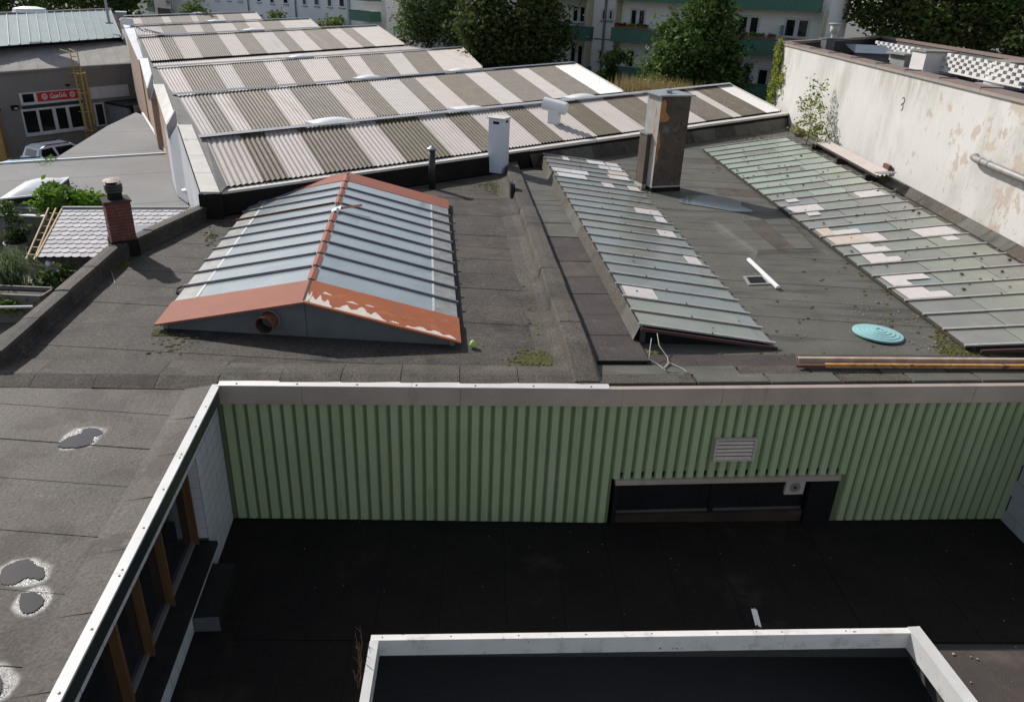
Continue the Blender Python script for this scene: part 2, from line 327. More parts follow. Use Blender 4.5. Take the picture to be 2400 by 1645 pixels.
def stuff(o): o['kind'] = 'stuff'; return o
def inst(name, me, parent, M, m_=None):   # shared mesh piece, placed by a world matrix
    ob = bpy.data.objects.new(name, me); col.objects.link(ob); ob.parent = parent
    ob.matrix_local = Matrix.Translation(-Vector(ORG[parent.name])) @ M; ORG[ob.name] = ORG[parent.name]; return ob
def mesh_of(mb, m_, name='piece'):
    me = bpy.data.meshes.new(name); me.from_pydata(mb.v, [], mb.f); me.update(); me.materials.append(m_); return me
UNIT = {}
def unit_box(m_):   # unit cube centred, shared by all pieces of a material
    if m_.name not in UNIT: UNIT[m_.name] = mesh_of(MB().box((0, 0, -.5), 1, 1, 1), m_, 'block')
    return UNIT[m_.name]
def frame(o, x, y):
    x = Vector(x).normalized(); z = x.cross(Vector(y)).normalized(); y = z.cross(x)
    M = Matrix.Identity(4)
    for i in range(3): M[i][0] = x[i]; M[i][1] = y[i]; M[i][2] = z[i]; M[i][3] = o[i]
    return M
def clip(poly, n, c):    # keep n.p <= c
    out = []
    for k in range(len(poly)):
        a, b = poly[k], poly[(k + 1) % len(poly)]; da = n[0] * a[0] + n[1] * a[1] - c; db = n[0] * b[0] + n[1] * b[1] - c
        if da <= 0: out.append(a)
        if (da < 0 < db) or (db < 0 < da):
            t = da / (da - db); out.append((a[0] + (b[0] - a[0]) * t, a[1] + (b[1] - a[1]) * t))
    return out
def strips(poly, d, wid, zf, mats, parent, name='felt_sheet', th=.012, jit=.08, lap=.006, cross=None):
    """lay roofing felt over a convex polygon: sheets side by side along d, each lapping the next"""
    d = np.array(d, float); d /= np.linalg.norm(d); vals = [p[0] * d[0] + p[1] * d[1] for p in poly]; a, e = min(vals), max(vals); q = a; i = 0
    t = np.array([-d[1], d[0]])
    while q < e - .05:
        q2 = min(e, q + wid * (1 + random.uniform(-jit, jit)))
        pc = clip(clip(poly, (d[0], d[1]), q2 - .004), (-d[0], -d[1]), -q - .0)
        cuts = [pc]
        if cross and len(pc) > 2:
            tv = [p[0] * t[0] + p[1] * t[1] for p in pc]; c0 = min(tv) + random.uniform(.4, 1) * cross; cuts = []
            rem = pc
            while c0 < max(tv) - .4:
                cuts.append(clip(rem, (t[0], t[1]), c0 - .005)); rem = clip(rem, (-t[0], -t[1]), -c0); c0 += cross * random.uniform(.8, 1.25)
            cuts.append(rem)
        for pc in cuts:
            if len(pc) < 3: continue
            up = random.uniform(.5, 1) * lap
            top = []
            for p in pc:
                s_ = ((p[0] * d[0] + p[1] * d[1]) - q) / max(1e-3, q2 - q)
                top.append((p[0], p[1], zf(p[0], p[1]) + th + up * (1 - s_) * 2.2 + .002 * (i % 2)))
            n_ = len(top); b = MB(); b.v = [(x, y, z - th * 2.5) for x, y, z in top] + top
            b.f = [tuple(range(n_ - 1, -1, -1)), tuple(range(n_, 2 * n_))] + [(k, (k + 1) % n_, n_ + (k + 1) % n_, n_ + k) for k in range(n_)]
            b.build(name, mats[0] if random.random() < .7 else random.choice(mats), parent)
        q = q2; i += 1
def lerp(a, b, t): return Vector(a) + (Vector(b) - Vector(a)) * t
def lerp2(a, b, t): return (a[0] + (b[0] - a[0]) * t, a[1] + (b[1] - a[1]) * t)

# ------------------------------------------------------------------ foliage
def leaves(mb, pts, size, tilt=1.0, asp=1.6, droop=0.0):
    n = len(pts)
    a = rng.normal(size=(n, 3)); a[:, 2] *= .6; a[:, 2] -= droop; a /= np.linalg.norm(a, axis=1)[:, None]
    b = rng.normal(size=(n, 3)) * tilt; b = np.cross(a, b); b /= np.linalg.norm(b, axis=1)[:, None] + 1e-9
    s = size * rng.uniform(.6, 1.35, size=(n, 1))
    p = np.asarray(pts); L = a * s * asp * .5; W = b * s * .5
    V = np.stack([p - L, p + W * .9, p + L, p - W * .9], 1).reshape(-1, 3)
    i0 = len(mb.v); mb.v += [tuple(q) for q in V]; mb.f += [(i0 + 4 * k, i0 + 4 * k + 1, i0 + 4 * k + 2, i0 + 4 * k + 3) for k in range(n)]
def crown_pts(center, rad, nclump, per, cr, shell=.55):
    c = np.array(center); r = np.array(rad)
    d = rng.normal(size=(nclump, 3)); d /= np.linalg.norm(d, axis=1)[:, None]
    q = c + d * r * rng.uniform(shell, 1.0, size=(nclump, 1))
    out = []
    for k in range(nclump):
        sc_ = cr * rng.uniform(.6, 1.4)
        out.append(q[k] + rng.normal(size=(per, 3)) * sc_ * np.array([1, 1, .6]))
    return np.concatenate(out), q
def tree(label, base, blobs, lsize, leafmats, trunk_r=.22, trunk_h=3.0, name='tree', cat='tree', group=None, clump=.55, per=26, limbs=7):
    t = thing(name, label, cat, base, group)
    b = Vector(base); allq = []
    mbs = [MB() for _ in leafmats]
    for bi, (c, r, n) in enumerate(blobs):
        P, q = crown_pts(c, r, n, per, clump); allq.append(q)
        sel = rng.integers(0, len(leafmats), size=n).repeat(per)
        for k in range(len(leafmats)): leaves(mbs[k], P[sel == k], lsize)
    tr = MB(); top = Vector(blobs[0][0])
    tr.tube([b, b + (top - b) * .4 + Vector((.15, .1, 0)), top], trunk_r, 8, trunk_r * .35)
    for k in range(limbs):
        q = allq[k % len(allq)]; e = Vector(q[rng.integers(0, len(q))]); s0 = b + (top - b) * random.uniform(.4, .85)
        tr.tube([s0, lerp(s0, e, .5) + Vector((0, 0, .2)), e], trunk_r * .32, 5, trunk_r * .08)
    tr.build('trunk', BARK, t)
    for k, mb in enumerate(mbs): mb.build('crown' if k == 0 else 'leaf_cluster', leafmats[k], t, kind='stuff')
    return t
def plant(label, base, blobs, lsize, leafmats, name='shrub', cat='shrub', stems=4, per=14, clump=.12, group=None, sr=.008):
    t = thing(name, label, cat, base, group); b = Vector(base); mbs = [MB() for _ in leafmats]; st = MB()
    for c, r, n in blobs:
        P, q = crown_pts(c, r, n, per, clump, .3); sel = rng.integers(0, len(leafmats), size=n).repeat(per)
        for k in range(len(leafmats)): leaves(mbs[k], P[sel == k], lsize)
        for k in range(stems):
            e = Vector(q[k % n]); st.tube([b, lerp(b, e, .55) + Vector((random.uniform(-.05, .05), 0, .05)), e], sr, 4, sr * .4)
    st.build('stem', BARK, t)
    for k, mb in enumerate(mbs): mb.build('foliage', leafmats[k], t, kind='stuff')
    return t

# ================================================================== SETTING
GZ = -5.5
gb = MB().quad((-900, -300, GZ), (900, -300, GZ), (900, 1500, GZ), (-900, 1500, GZ)).build('ground', GROUND); struct(gb)

# ================================================================== MAIN FACTORY BUILDING
FA, FK, FR = Vector((-4.89, 11.25, 0)), Vector((1.95, 11.75, 0)), Vector((13.95, 13.06, 0))      # top line of the green wall
WA, WB = Vector((-8.36, 21.2, 0)), Vector((13.95, 41.9, 0))                                      # hall eave line
fac = thing('factory_building', 'flat felt roofed factory with green ribbed wall in the foreground', 'building', (0, 12, 0))
def ter_z(x): return -2.88 - .02 * x
# roof bases (below the felt)
MB().prism([(-9.6, 12.0), (-4.9, 11.6), (1.9, 12.1), (13.9, 13.4), (13.9, 41.6), (-8.36, 21.0), (-9.6, 21)], -.5, -.02).build('roof_base', UNDER, fac)
MB().prism([(-9.3, 12.6), (-4.9, 12.2), (1.9, 12.7), (13.9, 14.0), (13.9, 41.5), (-8.4, 21.1), (-9.3, 20.8)], GZ, -.505).build('sun_block_core', UNDER, fac)  # unseen solid added inside the building to keep the sun out
MB().prism([(-16, 3), (-4.62, 3.0), (-5.34, 10.9), (-5.2, 12.15), (-9.6, 12.4), (-16, 12)], GZ, -.605).build('sun_block_core', UNDER, fac)  # the same added sun block under the left wing
fx = lambda x, y: 0.0
S1 = [(-9.0, 11.95), (1.25, 12.45), (-.45, 28.3), (-8.6, 20.95), (-9.3, 20.9)]
strips([(-9.25, 11.55), (1.3, 12.1), (-.5, 28.2), (-8.45, 20.9), (-9.3, 20.6)], (.03, 1), 1.0, fx, [FELT, FELT, FELT_B, FELT_B], fac, cross=9, lap=.003)
S3 = [(1.3, 12.5), (13.9, 13.7), (13.9, 41.6), (-.4, 28.4)]
strips(S3, (.06, 1), 1.05, fx, [FELT_G, FELT_G, FELT_G, FELT_C], fac, cross=7.5, lap=.003)
# front band: a low felt covered upstand behind the fascia, one sheet per metre
def band(a, b, n, mats_, crest, dep, zf=.06, jitter=.0):
    a, b = Vector(a), Vector(b); d = (b - a).normalized(); nn = Vector((-d.y, d.x, 0))
    for k in range(n):
        t0, t1 = k / n, (k + 1) / n
        p, q = lerp(a, b, t0) + d * .009, lerp(a, b, t1) - d * .004
        up = Vector((0, 0, random.uniform(.004, .018)))
        prof = [(0, zf), (dep * .45, crest * .85 + .02), (dep * .8, crest), (dep + .22, .02)]
        mb = MB()
        P = [p + nn * u + Vector((0, 0, z)) + up for u, z in prof]; Q = [q + nn * u + Vector((0, 0, z)) + up * .3 for u, z in prof]
        for i in range(len(prof) - 1): mb.quad(P[i], Q[i], Q[i + 1], P[i + 1])
        mb.poly([P[0] - Vector((0, 0, .2))] + P + [P[-1] - Vector((0, 0, .2))]); mb.poly([Q[-1] - Vector((0, 0, .2))] + Q[::-1] + [Q[0] - Vector((0, 0, .2))])
        mb.quad(P[0] - Vector((0, 0, .25)), Q[0] - Vector((0, 0, .25)), Q[0], P[0])
        mb.build('felt_sheet', random.choice(mats_), fac)
band((-13.0, 10.7, 0), (-4.95, 11.22, 0), 8, [FELT_C, FELT_C, FELT], .04, .70, -.045)
band((-4.93, 11.32, 0), (1.15, 11.77, 0), 6, [FELT_C, FELT_C, FELT], .10, .55)
# right of the kerb the edge is patched with two rows of overlapping short sheets
for row in range(2):
    off = .12 + .36 * row; n = 9
    for k in range(n):
        a = lerp(FK, FR, (k - .3 * row) / n + .004); b = lerp(FK, FR, min(1, (k + 1 - .3 * row) / n)); d = (FR - FK).normalized(); nn = Vector((-d.y, d.x, 0))
        z0 = .075 - .02 * row + random.uniform(0, .008); w0 = .36 + random.uniform(-.05, .05)
        if row == 0 and k == 0: a = FK + d * -.75
        MB().slab([a + nn * off + Vector((0, 0, z0)), b + nn * off + Vector((0, 0, z0 + random.uniform(-.006, .006))), b + nn * (off + w0) + Vector((0, 0, z0 - .02)), a + nn * (off + w0) + Vector((0, 0, z0 - .02))], .05).build('felt_sheet', random.choice([FELT_G, FELT_C]), fac)
# ------------------------------------------------------------------ kerbs
def kerb(a, b, n, hgt, wtop, cant, mats_, name='kerb_sheet', side=1, h2=None, taper=False):
    """upstand from a to b; the base cant lies on the 'side' side of the line, the top on the other"""
    a, b = Vector(a), Vector(b); d = (b - a).normalized(); nn = Vector((-d.y, d.x, 0)) * side
    for k in range(n):
        p, q = lerp(a, b, k / n), lerp(a, b, (k + 1) / n + .004); j = random.uniform(-.012, .012); h = hgt + random.uniform(-.012, .012)
        prof = [(cant * 1.8, .016), (cant * .8, .034), (cant * .16, .075), (.01, h * .86), (-.015, h), (-wtop * .5, h + .008), (-wtop, h - .005), (-wtop - .08, (h2 if h2 is not None else h) - .12), (-wtop - .1, -.1)]
        P = [p + nn * (u + j) + Vector((0, 0, z)) for u, z in prof]; Q = [q + nn * (u + j * .5) + Vector((0, 0, z * (.30 if taper and k == n - 1 and z > 0 else .985))) for u, z in prof]
        mb = MB()
        for i in range(len(prof) - 1):
            mb.quad(*( (P[i], P[i + 1], Q[i + 1], Q[i]) if side > 0 else (P[i], Q[i], Q[i + 1], P[i + 1]) ))
        mb.poly(P); mb.poly(Q[::-1]); mb.build(name, random.choice(mats_), fac)
kerb((-.57, 28.7, 0), (1.11, 11.9, 0), 16, .31, .42, .30, [FELT_C, FELT_C, FELT_C, FELT], side=-1, taper=True)
kerb((-8.62, 11.55, 0), (-9.30, 17.1, 0), 4, .36, .30, .008, [FELT_C, FELT], side=-1)
kerb((-9.30, 17.1, 0), (-8.60, 20.95, 0), 3, .38, .30, .008, [FELT_C, FELT], side=-1)
# channel floor between the kerb and the middle glazed roof: reddish near, grey far
strips([(1.42, 12.65), (2.55, 12.75), (1.75, 20.2), (.72, 20.2)], (-.1, 1), 1.1, lambda x, y: .09, [FELT_R, FELT_R, FELT_C], fac, lap=.004)
strips([(.72, 20.2), (1.75, 20.2), (.95, 28.3), (-.08, 28.3)], (-.1, 1), 1.25, lambda x, y: .10, [FELT_G, FELT_C, FELT_G], fac, lap=.004)
# near reddish sheets in front of the glazed roofs
strips([(2.5, 12.62), (7.5, 13.05), (7.5, 13.62), (2.5, 13.15)], (1, .08), 1.0, lambda x, y: .02, [FELT_R, FELT_R, FELT], fac, lap=.004)
strips([(7.5, 13.05), (13.9, 13.72), (13.9, 14.15), (7.5, 13.62)], (1, .08), 1.4, lambda x, y: .02, [FELT_R, FELT, FELT_G], fac, lap=.004)
# felt fillet along the hall wall and the party wall on the right
wd = (WB - WA).normalized(); wn = Vector((wd.y, -wd.x, 0))
for k in range(18):
    p, q = lerp(WA, WB, k / 18), lerp(WA, WB, (k + 1.01) / 18); h = .45 + random.uniform(0, .05) if k > 6 else .62
    e = .30 if k > 6 else .08
    MB().quad(p + wn * e + Vector((0, 0, .02)), q + wn * e + Vector((0, 0, .02)), q + wn * .05 + Vector((0, 0, h)), p + wn * .05 + Vector((0, 0, h))).build('felt_sheet', FELT_D if k <= 6 else random.choice([FELT, FELT_G]), fac)
for k in range(20):
    y0, y1 = 14 + k * 1.35, 14 + (k + 1.03) * 1.35
    MB().poly([(13.62, y0, .05), (13.62, y1, .05), (13.78, y1, .16), (13.78, y0, .16)][::-1]).quad((13.78, y0, .16), (13.78, y1, .16), (13.93, y1, .3), (13.93, y0, .3)).build('felt_sheet', random.choice([FELT_C, FELT_C, FELT_G]), fac)
# parapet wall towards the corrugated hall, with pale coping
def wallstrip(a, b, z0, z1, th, m_, name, parent, label=None):
    a, b = Vector(a), Vector(b); d = (b - a).normalized(); n_ = Vector((-d.y, d.x, 0)) * th
    return MB().prism([a, b, b + n_, a + n_], z0, z1).build(name, m_, parent, label=label)
wallstrip(WA, WB, -.3, .62, .22, FELT_D, 'parapet_wall', fac)
for k in range(12):
    p, q = lerp(WA, WB, k / 12) - wn * -.05, lerp(WA, WB, (k + .995) / 12) - wn * -.05
    MB().prism([p, q, q - wn * .36, p - wn * .36], .60, .69 + .006 * (k % 2)).build('coping_slab', COPING, fac)
# ------------------------------------------------------------------ green wall
def wframe(a, b): d = (b - a).normalized(); return d, Vector((d.y, -d.x, 0))      # along, outwards (to the camera side)
SEG = [(FA, FK), (FK, Vector((10.06, 12.64, 0)))]
for si, (a, b) in enumerate(SEG):
    d, n_ = wframe(a, b); Ln = (b - a).length
    inner = a - n_ * .04, b - n_ * .04
    z0 = lambda p: ter_z(p.x) - .02
    pts = lambda u, w_, z: a + d * u + n_ * w_ + Vector((0, 0, z))
    WU0, WU1, WZ = .057, 4.407, -1.87
    rects = [(-.16, Ln, -9, -.25)] if si == 0 else [(0, Ln, WZ + .12, -.25), (WU1, Ln, -9, WZ + .12)]
    for u0, u1, zb, zt in rects:
        za, zb_ = (ter_z((a + d * u0).x) - .05, ter_z((a + d * u1).x) - .05) if zb == -9 else (zb, zb)
        MB().hexa([pts(u0, -.2, za), pts(u0, -.055, za), pts(u1, -.055, zb_), pts(u1, -.2, zb_)], [pts(u0, -.2, zt), pts(u0, -.055, zt), pts(u1, -.055, zt), pts(u1, -.2, zt)]).build('backing_sheet', GREEN_D, fac)
    n = 34 if si == 0 else 41
    pw = Ln / n
    for k in range(n):
        u0 = k * pw; u1 = u0 + pw * .76; top = -.25
        bot = ter_z((a + d * u0).x) + .05
        if si == 1 and u1 > WU0 - .02 and u0 < WU1 + .02: bot = WZ + .0
        s_ = pw * .10; j = random.uniform(-.002, .002)
        mb = MB(); A = [pts(u0, -.055, bot), pts(u0 + s_, -.012 + j, bot), pts(u1 - s_, -.012 + j, bot), pts(u1, -.055, bot)]; B = [p + Vector((0, 0, top - bot)) for p in A]
        for i in range(3): mb.quad(A[i], A[i + 1], B[i + 1], B[i])
        mb.quad(A[0], A[1], A[2], A[3])
        mb.build('cladding_rib', random.choice((GREEN, GREEN, GREEN_2, GREEN_3)), fac)
    # fascia
    nf = 4 if si == 0 else 4
    cuts = [0, .205, .588, 1.0] if si == 0 else [0, .22, .555, .8, 1.0]
    if si == 0: cuts = [0, .20, .59, 1.0005]
    for k in range(len(cuts) - 1):
        u0, u1 = cuts[k] * Ln + .002, cuts[k + 1] * Ln - .003
        lp = .004 * (k % 2)
        MB().hexa([pts(u0, -.06, -.30), pts(u0, .05 + lp, -.30), pts(u1, .05 + lp, -.30), pts(u1, -.06, -.30)], [pts(u0, -.06, .045), pts(u0, .05 + lp, .045), pts(u1, .05 + lp, .045), pts(u1, -.06, .045)]).build('fascia_panel', ALU, fac)
    if si == 0:
        for k in range(2):
            u0, u1 = (0, .47 * Ln)[k], (.47 * Ln - .005, .965 * Ln)[k]
            MB().hexa([pts(u0, -.10, .047), pts(u0, .062, .047), pts(u1, .062, .047), pts(u1, -.10, .047)], [pts(u0, -.10, .068), pts(u0, .062, .06), pts(u1, .062, .06), pts(u1, -.10, .068)]).build('cap_strip', ALU_W, fac)
        scr = MB()
        for k in range(7): scr.lathe(pts(.3 + k * 1.0, .0, .064), [(.018, 0), (.014, .008), (.002, .01)], 8)
        scr.build('screw_row', RUST, fac)
# window in the green wall
d, n_ = wframe(*SEG[1]); a = FK
P = lambda u, w_, z: a + d * u + n_ * w_ + Vector((0, 0, z))
tz = ter_z(4.0)
def hb(mb, u0, u1, w0, w1, z0, z1): return mb.hexa([P(u0, w0, z0), P(u0, w1, z0), P(u1, w1, z0), P(u1, w0, z0)][::-1], [P(u0, w0, z1), P(u0, w1, z1), P(u1, w1, z1), P(u1, w0, z1)][::-1])
hb(MB(), .057, 4.407, -.22, .045, WZ - .105, WZ - .0).build('window_lintel', ALU, fac)
hb(MB(), .057, .13, -.6, .03, tz - .1, WZ - .107).build('window_jamb', BLACK, fac)
hb(MB(), 3.86, 4.407, -.1, .02, tz - .1, WZ - .107).build('window_jamb', BLACK, fac, label='wide black panel right of the window')
hb(MB(), .13, 3.86, -.5, -.06, tz - .1, -2.74).build('window_sill', mat('stained_sill', (.05, .032, .024), (.025, .018, .014), sc=2, rough=.5, stain=((.11, .075, .055), 1.5, .6, .15)), fac)
wn_ = hb(MB(), 1.97, 2.07, -.20, -.11, -2.74, WZ - .107).build('window_mullion', BLACK, fac)
hb(MB(), .13, 3.86, -.20, -.135, -2.742, -2.68).build('window_rail', mat('rail_brown', (.10, .08, .065), rough=.4), fac)
for u0, u1 in ((.13, 1.97), (2.07, 3.86)): hb(MB(), u0, u1, -.16, -.14, -2.68, WZ - .107).build('window_pane', DGLASS, fac)
fan = thing('window_fan', 'square white extractor fan in the top corner of the dark window of the green wall', 'fan', P(3.5, -.4, -2.2))
hb(MB(), 3.42, 3.80, -.135, -.08, -2.36, WZ - .12).build('fan_frame', mat('fan_beige', (.45, .41, .35)), fan)
mm = MB(); cpt = P(3.61, -.077, -2.20)
ring = [cpt + d * (.11 * math.cos(i * math.pi / 9)) + Vector((0, 0, .11 * math.sin(i * math.pi / 9))) for i in range(18)]
mm.poly(ring); mm.build('fan_disc', mat('fan_disc', (.22, .19, .16)), fan)
mm = MB(); ring = [cpt + n_ * .004 + d * (.03 * math.cos(i * math.pi / 6)) + Vector((0, 0, .03 * math.sin(i * math.pi / 6))) for i in range(12)]; mm.poly(ring); mm.build('fan_hub', BLACK, fan)
# louvre
lv = thing('louvre_vent', 'beige metal louvred vent on the green wall above the dark window', 'vent', P(2.2, .02, -1.5))
for u0, u1, z0, z1 in ((1.82, 2.6, -1.04, -1.0), (1.82, 2.6, -1.48, -1.44), (1.82, 1.86, -1.44, -1.04), (2.56, 2.6, -1.44, -1.04)):
    hb(MB(), u0, u1, -.01, .06, z0, z1).build('frame_bar', mat('louvre_frame', (.46, .41, .35), (.4, .35, .30), rough=.5), lv)
hb(MB(), 1.86, 2.56, -.02, .004, -1.44, -1.04).build('back_plate', mat('louvre_back', (.05, .045, .04)), lv)
for k in range(5):
    z = -1.435 + k * .080
    MB().slab([P(1.865, .060, z), P(2.555, .060, z), P(2.555, .030, z + .044), P(1.865, .030, z + .044)], .004).build('slat', mat('louvre_slat', (.58, .48, .39), (.50, .415, .34), sc=4, rough=.5), lv)

# ------------------------------------------------------------------ left wing: puddled roof, white fascia, tiled wall
LA, LB = Vector((-4.89, 11.25, 0)), Vector((-3.9, 3.1, 0))
ld = (LB - LA).normalized(); ln = Vector((-ld.y, ld.x, 0))        # ln points into the courtyard (+x)
if ln.x < 0: ln = -ln
LP = lambda s_, w_, z: LA + ld * s_ + ln * w_ + Vector((0, 0, z))
LL = (LB - LA).length
def pz(x, y): return -.06 + .0 * x
MB().prism([(-16, 3), (-4.2, 3.0), (-5.1, 10.9), (-16, 10.4)], -.6, -.09).build('roof_base', UNDER, fac)
strips([(-16, 3.05), (-4.1, 3.05), (-5.02, 11.5), (-16, 10.9)], (.05, 1), .98, pz, [FELT_W, FELT_W, FELT_W], fac, lap=.004)
# slope of felt rising to the fascia
for k in range(8):
    s0, s1 = k * LL / 8, (k + 1.006) * LL / 8
    MB().quad(LP(s0, -.55, -.035), LP(s1, -.55, -.035), LP(s1, -.10, .035 + random.uniform(0, .006)), LP(s0, -.10, .03)).quad(LP(s0, -.10, .03), LP(s1, -.10, .03), LP(s1, -.09, -.1), LP(s0, -.09, -.1)).build('felt_sheet', FELT_W, fac)
def lb(mb, s0, s1, w0, w1, z0, z1): return mb.hexa([LP(s0, w0, z0), LP(s1, w0, z0), LP(s1, w1, z0), LP(s0, w1, z0)], [LP(s0, w0, z1), LP(s1, w0, z1), LP(s1, w1, z1), LP(s0, w1, z1)])
for s0, s1 in ((.0, 2.15), (2.155, 4.55), (4.555, LL)):
    lb(MB(), s0, s1, -.10, .03, .02, .05).build('cap_strip', WHITE, fac)
scr = MB()
for s0 in (.75, 1.35, 2.11, 2.2, 2.95, 3.75, 4.5, 4.6, 5.4, 6.2): scr.lathe(LP(s0, -.02, .05), [(.016, 0), (.013, .008), (.002, .012)], 8)
scr.build('screw_row', mat('brass_screw', (.42, .30, .16), rough=.5, metal=.4), fac)
for s0, s1 in ((.0, 4.95), (4.955, LL)): lb(MB(), s0, s1, -.08, .0, -.25, .018).build('fascia_panel', INNER, fac)
# wall core and tiles
ZT, ZL, ZS = -.255, -.47, -2.0
lb(MB(), .0, LL, -.35, -.085, ZL, ZT).build('wall_core', GROUT, fac)
lb(MB(), .0, 1.40, -.35, -.085, -3.1, ZL).build('wall_core', GROUT, fac)
lb(MB(), 1.40, LL, -.35, -.085, -3.1, -2.2).build('wall_core', GROUT, fac)
def tiles(s0, s1, z0, z1, sw, sh, w_=-.085, off=0.0):
    nz = max(1, round((z1 - z0) / sh)); hh = (z1 - z0) / nz; ns = max(1, round((s1 - s0) / sw)); ww = (s1 - s0) / ns
    for i in range(ns):
        for k in range(nz):
            c = LP(s0 + (i + .5) * ww, w_ + .006 + random.uniform(-.001, .001), z0 + (k + .5) * hh)
            inst('tile', unit_box(TILE), fac, frame(c, ld, (0, 0, 1)) @ Matrix.Diagonal((ww - .018, hh - .018, .012, 1)))
tiles(0.0, LL, ZL, ZT, .30, .22)
tiles(0.0, 1.40, -2.75, ZL, .28, .225)
tiles(1.40, LL, -2.95, -2.22, .30, .24)
# window reveal tiles (facing the camera) on the pillar
for k in range(8):
    z0 = -2.02 + k * .196
    M = frame(LP(1.405, -.2, z0 + .098), ln, (0, 0, 1)); inst('tile', unit_box(TILE), fac, M @ Matrix.Diagonal((.225, .19, .012, 1)))
lb(MB(), 1.41, LL, -.32, .055, -2.16, -2.08).build('window_sill', SILL, fac)
lb(MB(), 1.45, LL, -.335, -.32, -2.08, ZL).build('window_pane', DGLASS, fac)
lb(MB(), 1.45, LL, -.33, -.27, -2.08, -2.0).build('window_rail', mat('grey_rail', (.16, .15, .145), rough=.4), fac)
for s0, wdt in ((1.46, .06), (2.80, .07), (3.72, .07), (4.5, .10), (5.6, .08)):
    lb(MB(), s0, s0 + wdt * .45, -.32, -.22, -2.07, ZL).build('window_post', WOOD, fac); lb(MB(), s0 + wdt * .55, s0 + wdt, -.32, -.20, -2.07, ZL).build('window_post', WOOD, fac)
MB().box((0, 0, 0), 1, 1, 1)
ledge = MB(); lb(ledge, 1.45, 2.65, -.08, .30, -2.86, -2.52); ledge.build('wall_ledge', SILL, fac)
led2 = MB(); lb(led2, 2.655, 2.68, -.08, .31, -2.88, -2.52); led2.build('ledge_end', mat('ledge_end_grey', (.10, .10, .10)), fac)
# right hand tiled wall
RA, RB = Vector((10.0, 12.66, 0)), Vector((10.45, 6.0, 0)); rd = (RB - RA).normalized(); rn = Vector((rd.y, -rd.x, 0))
if rn.x > 0: rn = -rn
MB().prism([RA, RB, RB - rn * .3, RA - rn * .3], -3.3, -.3).build('wall_core', GROUT, fac)
for i in range(15):
    for k in range(7):
        c = RA + rd * ((i + .5) * .42 + (.1 if k % 2 else 0) - .05) + rn * .006 + Vector((0, 0, -3.0 + k * .36)); ww = .412
        if i == 0 and k % 2: pass
        inst('tile', unit_box(mat('grey_wall_tile', (.36, .36, .36), (.33, .33, .335), rough=.4, spec=.3)), fac, frame(c, rd, (0, 0, 1)) @ Matrix.Diagonal((ww, .352, .012, 1)))
# terrace floor with the pit opening
tf = lambda x, y: ter_z(x)
PX0, PX1, PY1 = -1.86, 6.55, 8.52
def py_top(x): return 8.44 + (x + 1.9) * .071
def tslab(poly, nm): 
    n_ = len(poly); top = [(x, y, ter_z(x) - .02) for x, y in poly]; mb = MB(); mb.v = [(x, y, z - .3) for x, y, z in top] + top
    mb.f = [tuple(range(n_ - 1, -1, -1)), tuple(range(n_, 2 * n_))] + [(k, (k + 1) % n_, n_ + (k + 1) % n_, n_ + k) for k in range(n_)]
    mb.build(nm, UNDER, fac)
T1 = [(-5.0, 8.4), (10.5, 9.5), (10.2, 12.8), (-5.0, 11.4)]
T2 = [(-4.9, 2.5), (-1.9, 2.5), (-1.9, 8.6), (-5, 8.4)]
T3 = [(6.66, 2.5), (10.9, 2.5), (10.5, 9.5), (6.66, 9.22)]
T4 = [(-1.9, 8.56), (6.66, 9.17), (6.66, 9.3), (-1.9, 8.7)]
for T in (T1, T2, T3): tslab(T, 'terrace_slab')
strips(T1, (1, .05), 1.0, tf, [FELT_D], fac, lap=.003)  # terrace in the wall's shadow: shade put into the near-black felt colour
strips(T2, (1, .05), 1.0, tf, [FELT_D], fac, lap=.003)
FELT_S = mat('felt_terrace_sunlit', (.085, .068, .058), (.055, .045, .042), sc=1.0, rough=.8, spec=.3, bump=.4, bsc=60, speck=.3, ssc=50, stain=((.11, .09, .075), .8, .58, .15))  # brown, lighter copy of the terrace felt: sunlight put into the colour
strips([(6.66, 2.5), (10.9, 2.5), (10.55, 9.3), (6.66, 9.05)], (0, 1), 1.1, lambda x, y: ter_z(x) + .006, [FELT_S], fac, lap=.005)
# ------------------------------------------------------------------ pit frame (a lantern curb) and the room below
pit = thing('courtyard_curb', 'white metal curb round the dark lightwell opening in the terrace', 'curb', (2.3, 8.8, -2.9))
A0, A1 = at(870, 1487, -2.55), at(2151, 1470, -2.55); A1b = at(2165, 1481, -2.55)
dl = (A1 - A0).normalized(); nl = Vector((dl.y, -dl.x, 0))
def curb(p, q, nn, wt, z0, z1, m_, name, lab=None):
    p, q = Vector(p), Vector(q); 
    return MB().hexa([p + Vector((0, 0, z0 - p.z)), p + nn * wt + Vector((0, 0, z0 - p.z)), q + nn * wt + Vector((0, 0, z0 - q.z)), q + Vector((0, 0, z0 - q.z))], [p, p + nn * wt, q + nn * wt, q]).build(name, m_, pit, label=lab)
mid = lerp(A0, A1, .745)
curb(A0, mid - dl * .002, nl, .11, -2.86, 0, WHITE_D, 'curb_panel'); curb(mid + dl * .002, A1, nl, .11, -2.86, 0, WHITE_D, 'curb_panel')
B0 = A0; B1 = Vector((A0.x + .30, 2.6, A0.z)); n2 = Vector((1, .045, 0))
curb(B0 - Vector((0, .112, 0)), B1, n2, .13, -2.86, 0, WHITE, 'curb_panel')
C0 = A1 + Vector((0, 0, .03)); C1 = at(2290, 1645, -2.52); cdir = (C1 - C0).normalized(); C1 = C0 + cdir * 6.2; n3 = Vector((cdir.y, -cdir.x, 0))
if n3.x > 0: n3 = -n3
curb(C0 + dl * .02, C1 + dl * .02, n3, .20, -2.86, 0, WHITE, 'curb_panel')
scr = MB()
